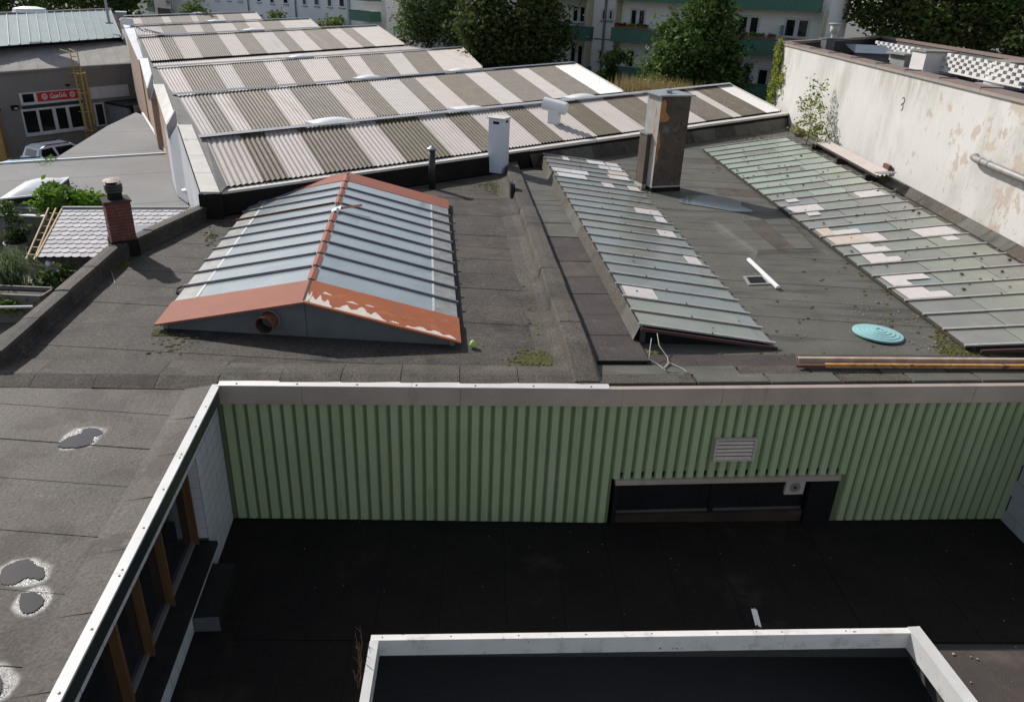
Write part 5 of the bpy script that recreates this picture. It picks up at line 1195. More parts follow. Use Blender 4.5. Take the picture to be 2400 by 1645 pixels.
# white light shafts with grey caps
for lab, px, py, sx, sy, h in (('white box light shaft with grey cap, farther one behind the brown coping', 2178, 172, 1.7, 1.5, 1.15), ('white box light shaft with grey cap, nearer one at the right edge behind the coping', 2368, 205, 1.8, 1.7, 1.15)):
    c = at(px, py, 2.6)
    t = thing('light_shaft', lab, 'light shaft', (c.x, c.y, 2.55), 'white light shafts on the right roof')
    MB().box((c.x, c.y, 2.56), sx, sy, h, .05).build('shaft_wall', mat('shaft_white', (.66, .63, .60), (.6, .575, .55), sc=1, rough=.7), t); MB().box((c.x, c.y, 2.56 + h), sx + .16, sy + .16, .09, .05).build('cap_plate', mat('shaft_cap', (.25, .24, .21), (.2, .19, .16), sc=2), t)
    MB().box((c.x, c.y, 2.555), sx + .5, sy + .5, .12, .05).build('apron', mat('apron', (.33, .33, .34), rough=.5), t)
c = at(2128, 150, 2.8)
t = thing('roof_duct', 'boxy weathered grey duct on the right hand roof in front of the black lining', 'duct', (c.x, c.y, 2.55))
mt_ = mat('duct_weathered', (.30, .31, .29), (.22, .23, .21), sc=1.4, rough=.6)
MB().box((c.x, c.y, 2.56), 1.5, 1.5, .75, .15).build('duct_body', mt_, t); MB().box((c.x, c.y, 3.31), 2.0, 1.9, .10, .15).build('lid', mt_, t); MB().box((c.x + 1.15, c.y - .3, 2.75), .8, .8, .62, .15).build('outlet', ZINC, t)
c = at(2040, 145, 2.7)
tag(MB().slab([c + Vector((-1.2, -.3, .5)), c + Vector((1.4, -.3, .5)), c + Vector((1.2, 1.2, .9)), c + Vector((-1.4, 1.2, .9))], .05).sub(MB().box(c + Vector((0, .4, -.1)), 2.2, .8, .55)).build('roof_panel_unit', mat('unit_blue', (.16, .18, .22), rough=.4)), 'flat blue grey tilted unit behind the brown coping', 'roof unit')
# openwork block screen
SA, SB = at(2075, 128, 3.1), at(2330, 178, 3.0)
SA = Vector((23.2, 55.0, 2.9)); SB = Vector((23.0, 37.5, 2.9))
t = thing('block_screen', 'white openwork block screen along the far side of the right hand roof', 'screen', lerp(SA, SB, .5))
su = (SB - SA).normalized(); nsc = 46; sp = (SB - SA).length / nsc
for r in range(5):
    for i in range(nsc):
        if (i + r) % 2: continue
        inst('screen_block', unit_box(mat('screen_white', (.68, .66, .64), (.6, .57, .54), sc=2)), t, frame(SA + su * ((i + .5) * sp) + Vector((0, 0, (r + .5) * .17)), su, (0, 0, 1)) @ Matrix.Diagonal((sp * 1.06, .172, .14, 1)))
MB().bar(SA + Vector((0, 0, -.1)), SB + Vector((0, 0, -.1)), .2, .09).build('bottom_rail', mat('screen_white', (.68, .66, .64)), t)
# black chimney block and cowl at the coping
c = Vector((15.2, 43.6, 2.5)); c = at(1937, 118, 3.45)
t = thing('slate_chimney', 'small dark slate clad chimney with a pale clay cowl behind the brown coping', 'chimney', (c.x, c.y, 2.55))
MB().box((c.x, c.y, 2.55), .55, .55, 1.48, .2).build('shaft', mat('slate_grey', (.13, .125, .13), (.10, .097, .10), sc=4), t); MB().box((c.x + .5, c.y + .25, 4.03), 1.7, .9, .07, .2).build('top_slab', mat('slab_grey', (.12, .12, .125)), t)
MB().lathe((c.x + .35, c.y + .3, 4.10), [(.16, 0), (.13, .05), (.13, .22), (.22, .28), (.26, .40), (.26, .62), (.20, .64), (.20, .70), (.36, .74), (.36, .78), (.05, .80)], 16).build('cowl', mat('clay_cowl', (.50, .46, .42), (.4, .37, .34), sc=5), t, smooth=True)
# grey gutter pipe on the white wall
s0, z0 = 23.82, 1.99
t = thing('wall_duct', 'grey zinc pipe running along the peeling white wall at the right edge', 'pipe', (PWX - .2, 22, 1.9))
MB().tube([(PWX - .02, 24.0, 2.05), (PWX - .18, 23.85, 2.06), (PWX - .22, 23.6, 2.04), (PWX - .22, 16, 1.96)], .10, 14).build('pipe', mat('zinc_pipe', (.30, .28, .26), (.22, .21, .195), sc=3, rough=.55, metal=.2), t, smooth=True)
for y in (23.3, 22.9): MB().tube([(PWX - .22, y, 2.035), (PWX - .22, y - .06, 2.035)], .110, 14).build('pipe_joint', mat('zinc_joint', (.22, .20, .18)), t)
mb = MB()
for cc_ in ((PWX - .012, 29.6, 2.95), (PWX - .012, 29.6, 2.72)):
    mb.tube([(cc_[0], cc_[1] + .10 * math.cos(a_ * .45) , cc_[2] + .11 * math.sin(a_ * .45)) for a_ in range(1, 12)], .012, 4)
tag(mb.build('iron_hooks', SOOT), 'two curled iron hooks on the middle of the white wall', 'hook')

# ================================================================== LOWER GREY ROOF, ROOF GARDEN, SHED
lower = thing('low_grey_building', 'low building with smooth grey roof beside the hall side wall', 'building', (-16, 32, -1))
near = [(-24, 28.3), (-15.2, 33.55), (-11.2, 26.3), (-10.0, 24.4), (-12, 24.6), (-19, 24.3)]
far_ = [at(391, 358, -1.0), at(336, 268, -1.0), at(318, 262, -1.0), at(252, 293, -1.0), at(140, 362, -1.0), at(108, 388, -1.0)]
lb0 = MB().poly([(x, y, -1.0) for x, y in near][::-1]); 
strips(near, (-.45, .9), 2.2, lambda x, y: -1.02, [LOWROOF], lower, lap=.0012)
strips([(p.x, p.y) for p in far_], (-.45, .9), 2.4, lambda x, y: -1.06, [LOWROOF], lower, lap=.0012)
MB().prism([(p.x, p.y) for p in far_], GZ, -1.07).build('wall', WALLG, lower); MB().prism(near, GZ, -1.05).build('wall', WALLG, lower)
a, b = Vector((-23, 28.95, -1.0)), Vector((-15.2, 33.6, -1.0)); MB().bar(a, b, .12, .06).build('roof_edge', COPING_W, lower)
a, b = at(334, 266, -.98), at(391, 358, -.98); MB().bar(a, b, .10, .05).build('wall_trim', COPING_W, lower); MB().bar(at(392, 360, -.95), at(440, 452, -.9), .10, .05).build('wall_trim', COPING_W, lower)
dq = [at(-2, 466, -.70), at(111, 454, -.70), at(163, 415, -.70)]; dx_, dy_ = dq[1] - dq[0], dq[2] - dq[1]
t = thing('dome_rooflight', 'large white acrylic dome rooflight on the smooth grey roof', 'rooflight', dq[0] + (dx_ + dy_) * .5 - Vector((0, 0, .3)))
q = [dq[0], dq[1], dq[2], dq[0] + dy_]; cc = sum(q, Vector()) / 4
MB().hexa([lerp(p, cc, .03) - Vector((0, 0, .30)) for p in q], [lerp(p, cc, .03) - Vector((0, 0, .05)) for p in q]).build('kerb', TARP, t); MB().hexa([p - Vector((0, 0, .05)) for p in q], q).build('frame', WPLAST, t)
mb = MB(); n = 12
for i in range(n + 1):
    for j in range(n + 1):
        x, y = i / n, j / n; u, v = 2 * x - 1, 2 * y - 1; mb.v.append(tuple(q[0] + dx_ * (.04 + .92 * x) + dy_ * (.04 + .92 * y) + Vector((0, 0, .004 + .24 * (max(0, 1 - u * u) ** .8) * (max(0, 1 - v * v) ** .8)))))
for i in range(n):
    for j in range(n): k = i * (n + 1) + j; mb.f.append((k, k + n + 1, k + n + 2, k + 1))
mb.build('dome', mat('acrylic', (.66, .66, .66), (.62, .62, .62), rough=.2), t, smooth=True)
# deck
dk = thing('roof_terrace_deck', 'dark timber deck of the small roof garden at the left edge', 'deck', (-14, 22, -2.5))
for i in range(26):
    y = 15.8 + i * .34; MB().box((-14.9, y, -2.53), 9.0, .325, .03).build('deck_board', DECK, dk)
MB().box((-14.9, 20, -5.4), 9, 9.5, 2.86).build('deck_base', UNDER, dk)
for i in range(20): MB().box((-19.4 + i * .42, 24.22, -2.5), .41, .05, 1.28 + random.uniform(-.01, .01)).build('fence_board', TIMB, dk)
MB().box((-15.4, 24.2, -1.2), 8.5, .16, .05).build('wall_cap', COPING_W, dk)
# shed
s0, s1 = at(147, 489, -.52), at(420, 489, -.52); e0, e1 = at(86, 604, -1.05), at(300, 604, -1.05)
s1 = s0 + (s1 - s0).normalized() * 3.7; ed = (e1 - e0).normalized(); e1 = e0 + ed * 3.8
sh = thing('garden_shed', 'small grey shed with pale fish scale shingle roof in the roof garden', 'shed', lerp(e0, e1, .5) - Vector((0, 0, 1.5)))
MB().slab([e0 - Vector((0, 0, .03)), e1 - Vector((0, 0, .03)), s1 - Vector((0, 0, .03)), s0 - Vector((0, 0, .03))], .05).build('roof_board', UNDER, sh)
rows, cols_ = 12, 17
nrm = (e1 - e0).cross(s0 - e0).normalized()
for r in range(rows):
    for c_ in range(cols_):
        f0, f1 = (c_ + .5 * (r % 2)) / cols_, (c_ + 1 + .5 * (r % 2)) / cols_
        if f1 > 1.001: f1 = 1.0
        if r % 2 and c_ == 0: f0 = 0.0
        v0, v1 = r / rows, (r + 1.15) / rows
        lo = lambda f, v: lerp(lerp(e0, e1, f), lerp(s0, s1, f), min(1, v)) 
        w_ = f1 - f0; g = .012 * w_
        q = [lo(f0 + g, v0 + .018), lo(f0 + w_ * .3, v0), lo(f1 - w_ * .3, v0), lo(f1 - g, v0 + .018), lo(f1 - g, v1), lo(f0 + g, v1)]
        up = [.022, .024, .024, .022, .002, .002]
        MB().slab([p + nrm * u for p, u in zip(q, up)], .014).build('shingle', random.choice(SHING), sh)
MB().bar(s0 + nrm * .03, s1 + nrm * .03, .12, .03).build('ridge_board', GREY, sh)
for p, q in ((e0, s0), (e1, s1)): MB().bar(p - Vector((0, 0, .1)), q - Vector((0, 0, .1)), .04, .14).build('barge_board', PWOOD, sh)
b0_, b1_ = lerp(e0, e1, .33) + Vector((0, .22, 0)), e1 + Vector((0, .22, 0))
MB().hexa([Vector((p.x, p.y, -2.5)) for p in (b0_, b1_, b1_ + Vector((0, 1.7, 0)), b0_ + Vector((0, 1.7, 0)))], [Vector((p.x, p.y, z)) for p, z in ((b0_, -1.09), (b1_, -1.09), (b1_ + Vector((0, 1.7, 0)), -.68), (b0_ + Vector((0, 1.7, 0)), -.68))]).build('wall', mat('shed_wall', (.33, .345, .36), (.28, .295, .31), sc=3), sh)
for i in range(9):
    p = lerp(b0_, b1_, i / 9 + .01); q = lerp(b0_, b1_, (i + .9) / 9); MB().hexa([Vector((p.x, p.y - .02, -2.5)), Vector((q.x, q.y - .02, -2.5)), Vector((q.x, q.y, -2.5)), Vector((p.x, p.y, -2.5))], [Vector((p.x, p.y - .02, -1.10)), Vector((q.x, q.y - .02, -1.10)), Vector((q.x, q.y, -1.10)), Vector((p.x, p.y, -1.10))]).build('wall_board', mat('shed_wall', (.33, .345, .36)), sh)
lampc = e0 + Vector((.22, .12, -.28)); 
t = thing('shed_lamp', 'small round white lamp below the left eave of the shed', 'lamp', lampc); MB().lathe(lampc, [(0, 0), (.07, .02), (.09, .08), (.06, .15), (0, .17)], 10, False).build('globe', WPLAST, t, smooth=True); MB().box(lampc + Vector((.1, 0, -.08)), .35, .1, .06).build('bracket', GREY, t)
# trellis ladder leaning at the left verge of the shed
tr_ = thing('wooden_trellis', 'light wooden trellis ladder leaning beside the left verge of the shed roof', 'trellis', e0 + Vector((-.15, 0, -1)))
for dx in (-.12, -.34): MB().bar(e0 + Vector((dx, .05, -.1)), s0 + Vector((dx, -.15, .02)), .035, .04).build('rail', PWOOD, tr_)
for i in range(7): p = lerp(e0, s0, .08 + i * .14); MB().bar(p + Vector((-.36, 0, -.07)), p + Vector((-.10, 0, -.07)), .03, .03).build('rung', PWOOD, tr_)
# pots and planters
def pot(lab, c, r, h, m_=POTM, grp='pots on the deck'):
    t = thing('plant_pot', lab, 'pot', c, grp)
    MB().lathe(c, [(r * .72, 0), (r * .96, h * .88), (r * 1.03, h * .88), (r * 1.05, h), (r * .95, h), (r * .9, h * .9)], 24).build('pot', m_, t, smooth=False); MB().lathe((c[0], c[1], c[2] + h * .9 + .004), [(r * .93, 0), (0, .02)], 16, False).build('soil', SOIL, t)
    return t
pc1 = at(50, 614, -2.5); pc2 = at(20, 606, -2.5)
pot('large pale grey plant pot on the dark deck', pc1, .36, .68); pot('small grey plant pot left of the large one on the deck', pc2, .22, .36)
plant('tall dark climbing shrub with small white flowers in the large grey pot', pc1 + Vector((0, 0, .6)), [(pc1 + Vector((0, .1, 1.0)), (.32, .3, .5), 26), (pc1 + Vector((-.15, .2, 1.6)), (.22, .2, .45), 18), (pc1 + Vector((.15, -.1, .75)), (.3, .25, .2), 10)], .085, [LEAF['dark'], LEAF['mid'], mat('flower_white', (.7, .7, .66))] if False else [LEAF['dark'], LEAF['dark'], LEAF['mid']], name='potted_shrub')
plant('small pale flowering plant in the small grey pot', pc2 + Vector((0, 0, .32)), [(pc2 + Vector((0, 0, .5)), (.16, .16, .16), 10)], .05, [LEAF['grey'], LEAF['variegated']], name='potted_plant', cat='plant')
for lab, px, py, z, sx, sy, h in (('grey timber planter box with brown grasses behind the trellis', 100, 560, -2.5, 1.1, .6, 1.0), ('grey panelled planter box at the far left of the deck', 2, 575, -2.5, 1.0, .7, 1.0), ('long grey planter at the near left corner of the deck', 30, 745, -2.5, 2.2, .6, .8)):
    c = at(px, py, z); t = thing('planter_box', lab, 'planter', c, 'timber planters')
    for q in (-1, 1):
        MB().box(c + Vector((0, q * sy / 2, 0)), sx, .04, h).build('side_board', TIMB, t); MB().box(c + Vector((q * sx / 2, 0, 0)), .04, sy - .05, h).build('side_board', TIMB, t)
    MB().box(c + Vector((0, 0, 0)), sx - .06, sy - .06, h - .08).build('soil', SOIL, t)
    for q in (-1, 1): MB().box(c + Vector((0, q * sy / 2, h)), sx + .06, .06, .025).build('rim', COPING_W if sx < 2 else TIMB, t)
c = at(100, 560, -2.5); plant('russet dry foliage in the planter behind the trellis', c + Vector((0, 0, .9)), [(c + Vector((0, 0, 1.15)), (.4, .25, .2), 16)], .07, [mat('leaf_russet', (.22, .10, .04), (.15, .07, .03), trans=.2)], name='dry_plant', cat='plant')
c = at(-12, 540, -1.9)
t = thing('closed_parasol', 'folded grey parasol cover standing at the left picture edge', 'parasol', (c.x, c.y, -2.5)); MB().lathe((c.x, c.y, -2.5), [(.03, .0), (.03, .5), (.42, .55), (.34, 1.2), (.18, 2.2), (.04, 2.75)], 8).build('cover', mat('parasol_grey', (.13, .13, .125), (.10, .10, .095), sc=4), t)
# garden plants
c = at(118, 470, -1.2)
plant('bright green bush growing behind the shed roof', at(160, 500, -2.5), [(at(128, 468, -.55), (.62, .4, .48), 70), (at(175, 474, -.6), (.62, .35, .30), 60), (at(225, 478, -.62), (.55, .3, .18), 40)], .115, [LEAF['bright'], LEAF['bright'], LEAF['mid']], clump=.15, per=34, sr=.03)
c = at(120, 690, -2.3)
plant('rounded variegated shrub beside the left roof kerb', Vector((c.x, c.y, -2.5)), [(c + Vector((.1, .3, .35)), (.65, .5, .45), 60), (c + Vector((-.35, -.35, .1)), (.4, .4, .3), 30)], .11, [LEAF['variegated'], LEAF['mid'], LEAF['mid']], clump=.13)
c = at(20, 700, -2.5)
gp_ = thing('ornamental_grass', 'large arching ornamental grass clump at the left picture edge', 'grass clump', c); mb = MB()
for k in range(520):
    an = random.uniform(0, 6.28); r = random.uniform(.5, 1.15); b_ = c + Vector((random.gauss(0, .22), random.gauss(0, .22), 0)); h = random.uniform(.8, 1.5)
    dxy = Vector((math.cos(an), math.sin(an), 0)); sd_ = Vector((-dxy.y, dxy.x, 0)) * .012; m1 = b_ + dxy * r * .4 + Vector((0, 0, h)); m2b = b_ + dxy * r + Vector((0, 0, h * .75))
    mb.quad(b_ - sd_, b_ + sd_, m1 + sd_, m1 - sd_); mb.poly([m1 - sd_, m1 + sd_, m2b])
mb.build('blades', mat('grass_blades', (.12, .19, .07), (.22, .27, .13), sc=3, trans=.3), gp_)
c = at(25, 715, -2.0); plant('low leafy plants with yellow flowers in the near planter', c - Vector((0, 0, .3)), [(c, (.8, .35, .25), 50)], .07, [LEAF['mid'], LEAF['willow'], LEAF['yellow']], name='planter_plants', cat='plants')
a, b = at(-40, 720.5, -1.75), at(77, 718.5, -1.75); tag(MB().tube([a, b], .035, 8).build('white_rail', WPLAST), 'white tubular rail at the near left corner of the roof garden', 'rail')
c = at(150, 625, -2.5); plant('small silvery climber on the left post of the shed', c, [(c + Vector((.1, .1, .5)), (.15, .2, .45), 18)], .06, [LEAF['grey'], LEAF['dark']], name='climber', cat='climber')

# ================================================================== WORKSHOP WITH THE RED SIGN
WSA = Vector((-33.39, 49.78, 0)); WSB = Vector((-28.14, 58.29, 0)); wsd = (WSB - WSA).normalized(); wsn = Vector((wsd.y, -wsd.x, 0))
ws = thing('workshop', 'grey workshop with red soft drink sign, glazed roof strip and lean-to roof', 'workshop', WSA + Vector((0, 0, GZ)))
def W(px, py): s_, z = onpl(px, py, WSA, WSB); return s_, z
def wp(s_, w_, z): return WSA + wsd * s_ + wsn * w_ + Vector((0, 0, z))
def wb(mb, s0, s1, w0, w1, z0, z1): return mb.hexa([wp(s0, w1, z0), wp(s1, w1, z0), wp(s1, w0, z0), wp(s0, w0, z0)], [wp(s0, w1, z1), wp(s1, w1, z1), wp(s1, w0, z1), wp(s0, w0, z1)])
wb(MB(), 0, 11.5, -.3, 0, GZ, -.03).build('wall', WALLG, ws)
MB().prism([wp(-.002, -.31, 0), wp(-.0, -10, 0), wp(-.3, -10, 0), wp(-.3, -.31, 0)], GZ, -.1).build('end_wall', WALLG, ws)
B0, B1 = at(-60, 117, 1.0), at(289, 93, 1.0)
e0_, e1_ = wp(-.9, .15, -.0), wp(10.4, .15, -.0)
e0_ = at(-40, 171, 0.0); e1_ = at(314, 147, 0.0)
nl = 9
for i in range(nl):
    f0, f1 = i / nl, (i + .99) / nl; MB().slab([lerp(e0_, e1_, f0), lerp(e0_, e1_, f1), lerp(B0, B1, f1), lerp(B0, B1, f0)], .06).build('roof_sheet', LEANTO, ws)
MB().bar(e0_ - Vector((0, 0, .14)), e1_ - Vector((0, 0, .14)), .14, .12).build('gutter', GREY, ws)
G0, G1 = at(-60, 113, 1.25), at(284, 88, 1.25); H0, H1 = at(-60, 36, 2.55), at(258, 23.5, 2.55)
MB().quad(B0 + Vector((0, 0, -.1)), B1 + Vector((0, 0, -.1)), G1, G0).build('glazing_kerb', TARP, ws)
npan = 15
for i in range(npan):
    f0, f1 = i / npan, (i + 1) / npan; MB().slab([lerp(G0, G1, f0), lerp(G0, G1, f1), lerp(H0, H1, f1), lerp(H0, H1, f0)], .02).build('glazing_pane', WGL, ws)
    MB().bar(lerp(G0, G1, f0) + Vector((0, 0, .01)), lerp(H0, H1, f0) + Vector((0, 0, .01)), .07, .05).build('glazing_bar', GREY, ws)
MB().bar(G1, H1, .09, .06).build('glazing_bar', GREY, ws)
MB().bar(H0, H1 + (H1 - H0).normalized() * .2, .25, .12).build('ridge_cap', COPE_SH, ws)
hb_ = H1 + Vector((-3.0, 2.0, -2.2)); MB().poly([G1, B1 + Vector((1.3, 1.5, -.2)), H1 + Vector((.8, 1.2, -1.3)), H1]).build('gable', RUST, ws)
MB().quad(H0, H1, H1 + Vector((-5, 3.5, -2.5)), H0 + Vector((-5, 3.5, -2.5))).build('roof_back', LEANTO, ws)
# windows under the sign
Zw = lambda x, y: (x / 5.9, 150 + y / 5.9)
s_a, z_a = W(*Zw(300, 450)); 
def wr(x0, y0, x1, y1):
    s0, z1 = W(*Zw(x0, y0)); s1, z0 = W(*Zw(x1, y1)); return s0, s1, z0, z1
sL, _ = W(*Zw(330, 640)); sL -= .1
zt_sign, zb_sign = W(*Zw(560, 395))[1], W(*Zw(560, 520))[1]
zg0, zw1, zw0 = W(*Zw(400, 620))[1], W(*Zw(400, 640))[1], W(*Zw(430, 960))[1]
sS0, sS1 = W(*Zw(505, 455))[0], W(*Zw(1075, 430))[0]
wb(MB(), sL, sS1 + .2, .0, .06, zb_sign - .16, zt_sign + .05).build('sign_frame', FRAMEW, ws)
sg = thing('soft_drink_sign', 'red and white cola advertising sign above the workshop windows', 'sign', wp((sS0 + sS1) / 2, .06, zb_sign))
wb(MB(), sS0, sS1, .061, .09, zb_sign, zt_sign).build('board', SIGNR, sg)
wb(MB(), sL + .15, sS0 - .22, .055, .075, zb_sign + .02, zt_sign - .02).build('window_pane', DGLASS, ws)
wb(MB(), sL + .05, sS1 + .2, .0, .07, zg0 + .0, zb_sign - .165).build('green_band', SIGNG, ws)
# flowing white lettering, drawn as strokes
GL = {'C': [[(.78, .86), (.62, 1.02), (.36, 1.0), (.12, .72), (.08, .34), (.30, .04), (.62, .08), (.86, .28)]],
      'o': [[(.55, .52), (.30, .58), (.10, .34), (.18, .04), (.42, .02), (.58, .28), (.50, .54), (.80, .48)]],
      'c': [[(.58, .46), (.40, .58), (.16, .42), (.12, .12), (.34, .0), (.66, .18)]],
      'a': [[(.56, .48), (.32, .58), (.10, .34), (.16, .04), (.36, .02), (.56, .5)], [(.58, .56), (.56, .12), (.70, .0), (.84, .14)]],
      'l': [[(.10, .2), (.40, .75), (.46, 1.0), (.32, .98), (.20, .5), (.24, .06), (.40, .0), (.56, .16)]],
      '-': [[(.02, .30), (.34, .34)]]}
def lettering(text, s0, s1, z0, hgt, w_, r, parent):
    adv = {'C': .86, 'o': .62, 'c': .60, 'a': .72, 'l': .46, '-': .36}; tot = sum(adv[c] for c in text); k = (s1 - s0) / (tot + .1); x = 0
    mb = MB()
    for c in text:
        for st in GL[c]:
            pts = []
            for i in range(len(st) - 1):
                for f in (0, .5): pts.append(lerp2(st[i], st[i + 1], f))
            pts.append(st[-1])
            P_ = [(s0 + (x + px + .22 * py) * k, z0 + py * hgt) for px, py in pts]
            for i in range(len(P_) - 1):
                a, b = np.array(P_[i]), np.array(P_[i + 1]); dd = b - a; L_ = np.linalg.norm(dd) + 1e-9; nn = np.array([-dd[1], dd[0]]) / L_ * r * (1.35 if abs(dd[1]) > abs(dd[0]) else .75); e = dd / L_ * r * .5
                q = [a - nn - e, b - nn + e, b + nn + e, a + nn - e]; mb.poly([wp(p[0], w_, p[1]) for p in q])
        x += adv[c]
    # tail sweeping under the first capital
    T = [(.30, .04), (.05, -.10), (.6, -.02), (1.6, -.10), (2.3, .02)]
    P_ = [(s0 + px * k, z0 + py * hgt) for px, py in T]
    for i in range(len(P_) - 1): mb.poly([wp(*p) for p in ((P_[i][0], w_, P_[i][1] - r), (P_[i + 1][0], w_, P_[i + 1][1] - r), (P_[i + 1][0], w_, P_[i + 1][1] + r), (P_[i][0], w_, P_[i][1] + r))])
    return mb.build('lettering', SIGNW, parent)
hS = zt_sign - zb_sign; LS = sS1 - sS0
lettering('Coca-Cola', sS0 + LS * .30, sS0 + LS * .70, zb_sign + hS * .30, hS * .48, .094, hS * .035, sg)
for f in (.17, .85):
    cs, cz = sS0 + LS * f, zb_sign + hS * .5; rr = hS * .34
    mb = MB().poly([wp(cs + rr * math.cos(i * math.pi / 10), .093, cz + rr * math.sin(i * math.pi / 10)) for i in range(20)]); mb.build('emblem', mat('emblem_pink', (.72, .60, .60)), sg)
    mb = MB().poly([wp(cs + x * rr, .096, cz + y * rr) for x, y in ((-.55, .35), (-.3, .62), (0, .5), (.3, .62), (.55, .35), (.5, -.2), (.2, -.35), (0, -.6), (-.2, -.35), (-.5, -.2))]); mb.build('emblem_shape', mat('emblem_red', (.45, .12, .12)), sg)
    mb = MB().poly([wp(cs + x * rr, .098, cz + y * rr) for x, y in ((-.3, .2), (.3, .2), (.3, -.05), (-.3, -.05))]); mb.build('emblem_bar', SIGNW, sg)
wins = [(355, 640, 530, 950), (560, 620, 725, 930), (765, 605, 905, 900), (945, 585, 1110, 885)]
sW0, sW1 = W(*Zw(345, 800))[0] - .12, W(*Zw(1165, 700))[0]
xs_ = np.linspace(sW0, sW1, 5)
xs_ = [sW0, sW0 + (sW1 - sW0) * .245, sW0 + (sW1 - sW0) * .50, sW0 + (sW1 - sW0) * .735, sW1]
wb(MB(), sW0, sW1, 0, .05, zw0 - .1, zw1 + .08).build('window_frame', FRAMEW, ws)
for i in range(4):
    a, b = xs_[i] + .10, xs_[i + 1] - .10
    if i == 2: a += .06; b -= .06
    wb(MB(), a, b, .052, .07, zw0 + .04, zw1 - .06).build('window_pane', DGLASS, ws)
wb(MB(), sW0 - .05, sW1 + .05, .0, .16, zw0 - .18, zw0 - .11).build('window_sill', FRAMEW, ws)
s0, s1, z0, z1 = wr(1280, 545, 1480, 850); wb(MB(), s0, s1, 0, .06, z0, z1).build('door_frame', FRAMEW, ws); wb(MB(), s0 + .12, s1 - .12, .062, .08, z0 + .1, z1 - .1).build('window_pane', DGLASS, ws)
s0, s1, z0, z1 = wr(1230, 350, 1785, 440); wb(MB(), s0, s1, 0, .08, z0, z1 + .1).build('white_panel', FRAMEW, ws)
s0, s1, z0, z1 = wr(900, 285, 950, 295); wb(MB(), s0, s1, 0, .15, z0 - .03, z1).build('wall_bracket', BLACK, ws)
c = wp(*((W(*Zw(195, 600))[0]), .0, W(*Zw(195, 600))[1]))
t = thing('wall_lamp', 'square black wall lamp left of the workshop windows', 'lamp', c); o_ = MB(); s_, z = W(*Zw(195, 605)); wb(o_, s_ - .2, s_ + .2, 0, .22, z - .12, z + .14); o_.build('housing', BLACK, t); o_ = MB(); wb(o_, s_ - .1, s_ + .1, .221, .23, z - .08, z + .0); o_.build('lens', FRAMEW, t)
# canopy at the right of the windows
sc0, zc1 = W(*Zw(1440, 520)); sc1, _ = W(*Zw(1920, 500)); 
cn_ = thing('canopy', 'dark flat canopy with pale fascia at the foot of the hall side wall', 'canopy', wp(sc0, 1.2, zc1 - .5))
mb = MB(); wb(mb, sc0, sc0 + 4.6, .1, 2.6, zc1 - .16, zc1 + .0); mb.build('canopy_slab', TARP, cn_); mb = MB(); wb(mb, sc0 + .5, sc0 + 4.6, 2.61, 2.7, zc1 - .50, zc1 - .05); mb.build('canopy_fascia', mat('canopy_fascia', (.36, .33, .29)), cn_); mb = MB(); wb(mb, sc0 + .1, sc0 + .3, .1, 2.5, zc1 - 2.2, zc1 - .16); mb.build('canopy_wall', GREY, cn_)
# yellow cage ladder
t = thing('cage_ladder', 'yellow steel ladder with safety cage on the workshop wall', 'ladder', wp(W(183, 300)[0], .4, GZ + 1))
sl, _ = W(190, 245); zt_ = .9; zb_ = W(206, 310)[1]
st0 = W(168, 165)[0]
for dxs in (-.24, .24):
    MB().tube([wp(sl + dxs, .35, zb_ - 1.2), wp(sl + dxs, .35, zt_)], .035, 6).build('rail', YEL, t)
for i in range(22): MB().tube([wp(sl - .24, .35, zb_ - 1 + i * .30), wp(sl + .24, .35, zb_ - 1 + i * .30)], .022, 5).build('rung', YEL, t)
for i in range(5):
    z = -.35 - i * 1.25; pts = [wp(sl + .40 * math.cos(a_), .35 + .62 * math.sin(a_), z) for a_ in np.linspace(-.1, math.pi + .1, 11)]; MB().tube(pts, .03, 5).build('cage_hoop', YEL, t)
for a_ in (.5, 1.2, 1.95, 2.65): MB().tube([wp(sl + .40 * math.cos(a_), .35 + .62 * math.sin(a_), zb_ + .6), wp(sl + .40 * math.cos(a_), .35 + .62 * math.sin(a_), -.3)], .022, 5).build('cage_bar', YEL, t)
for dxs in (-.24, .24): MB().tube([wp(sl + dxs, .35, zt_), wp(sl + dxs * 1.3, -.7, zt_ + .15)], .032, 6).build('grab_rail', YEL, t)
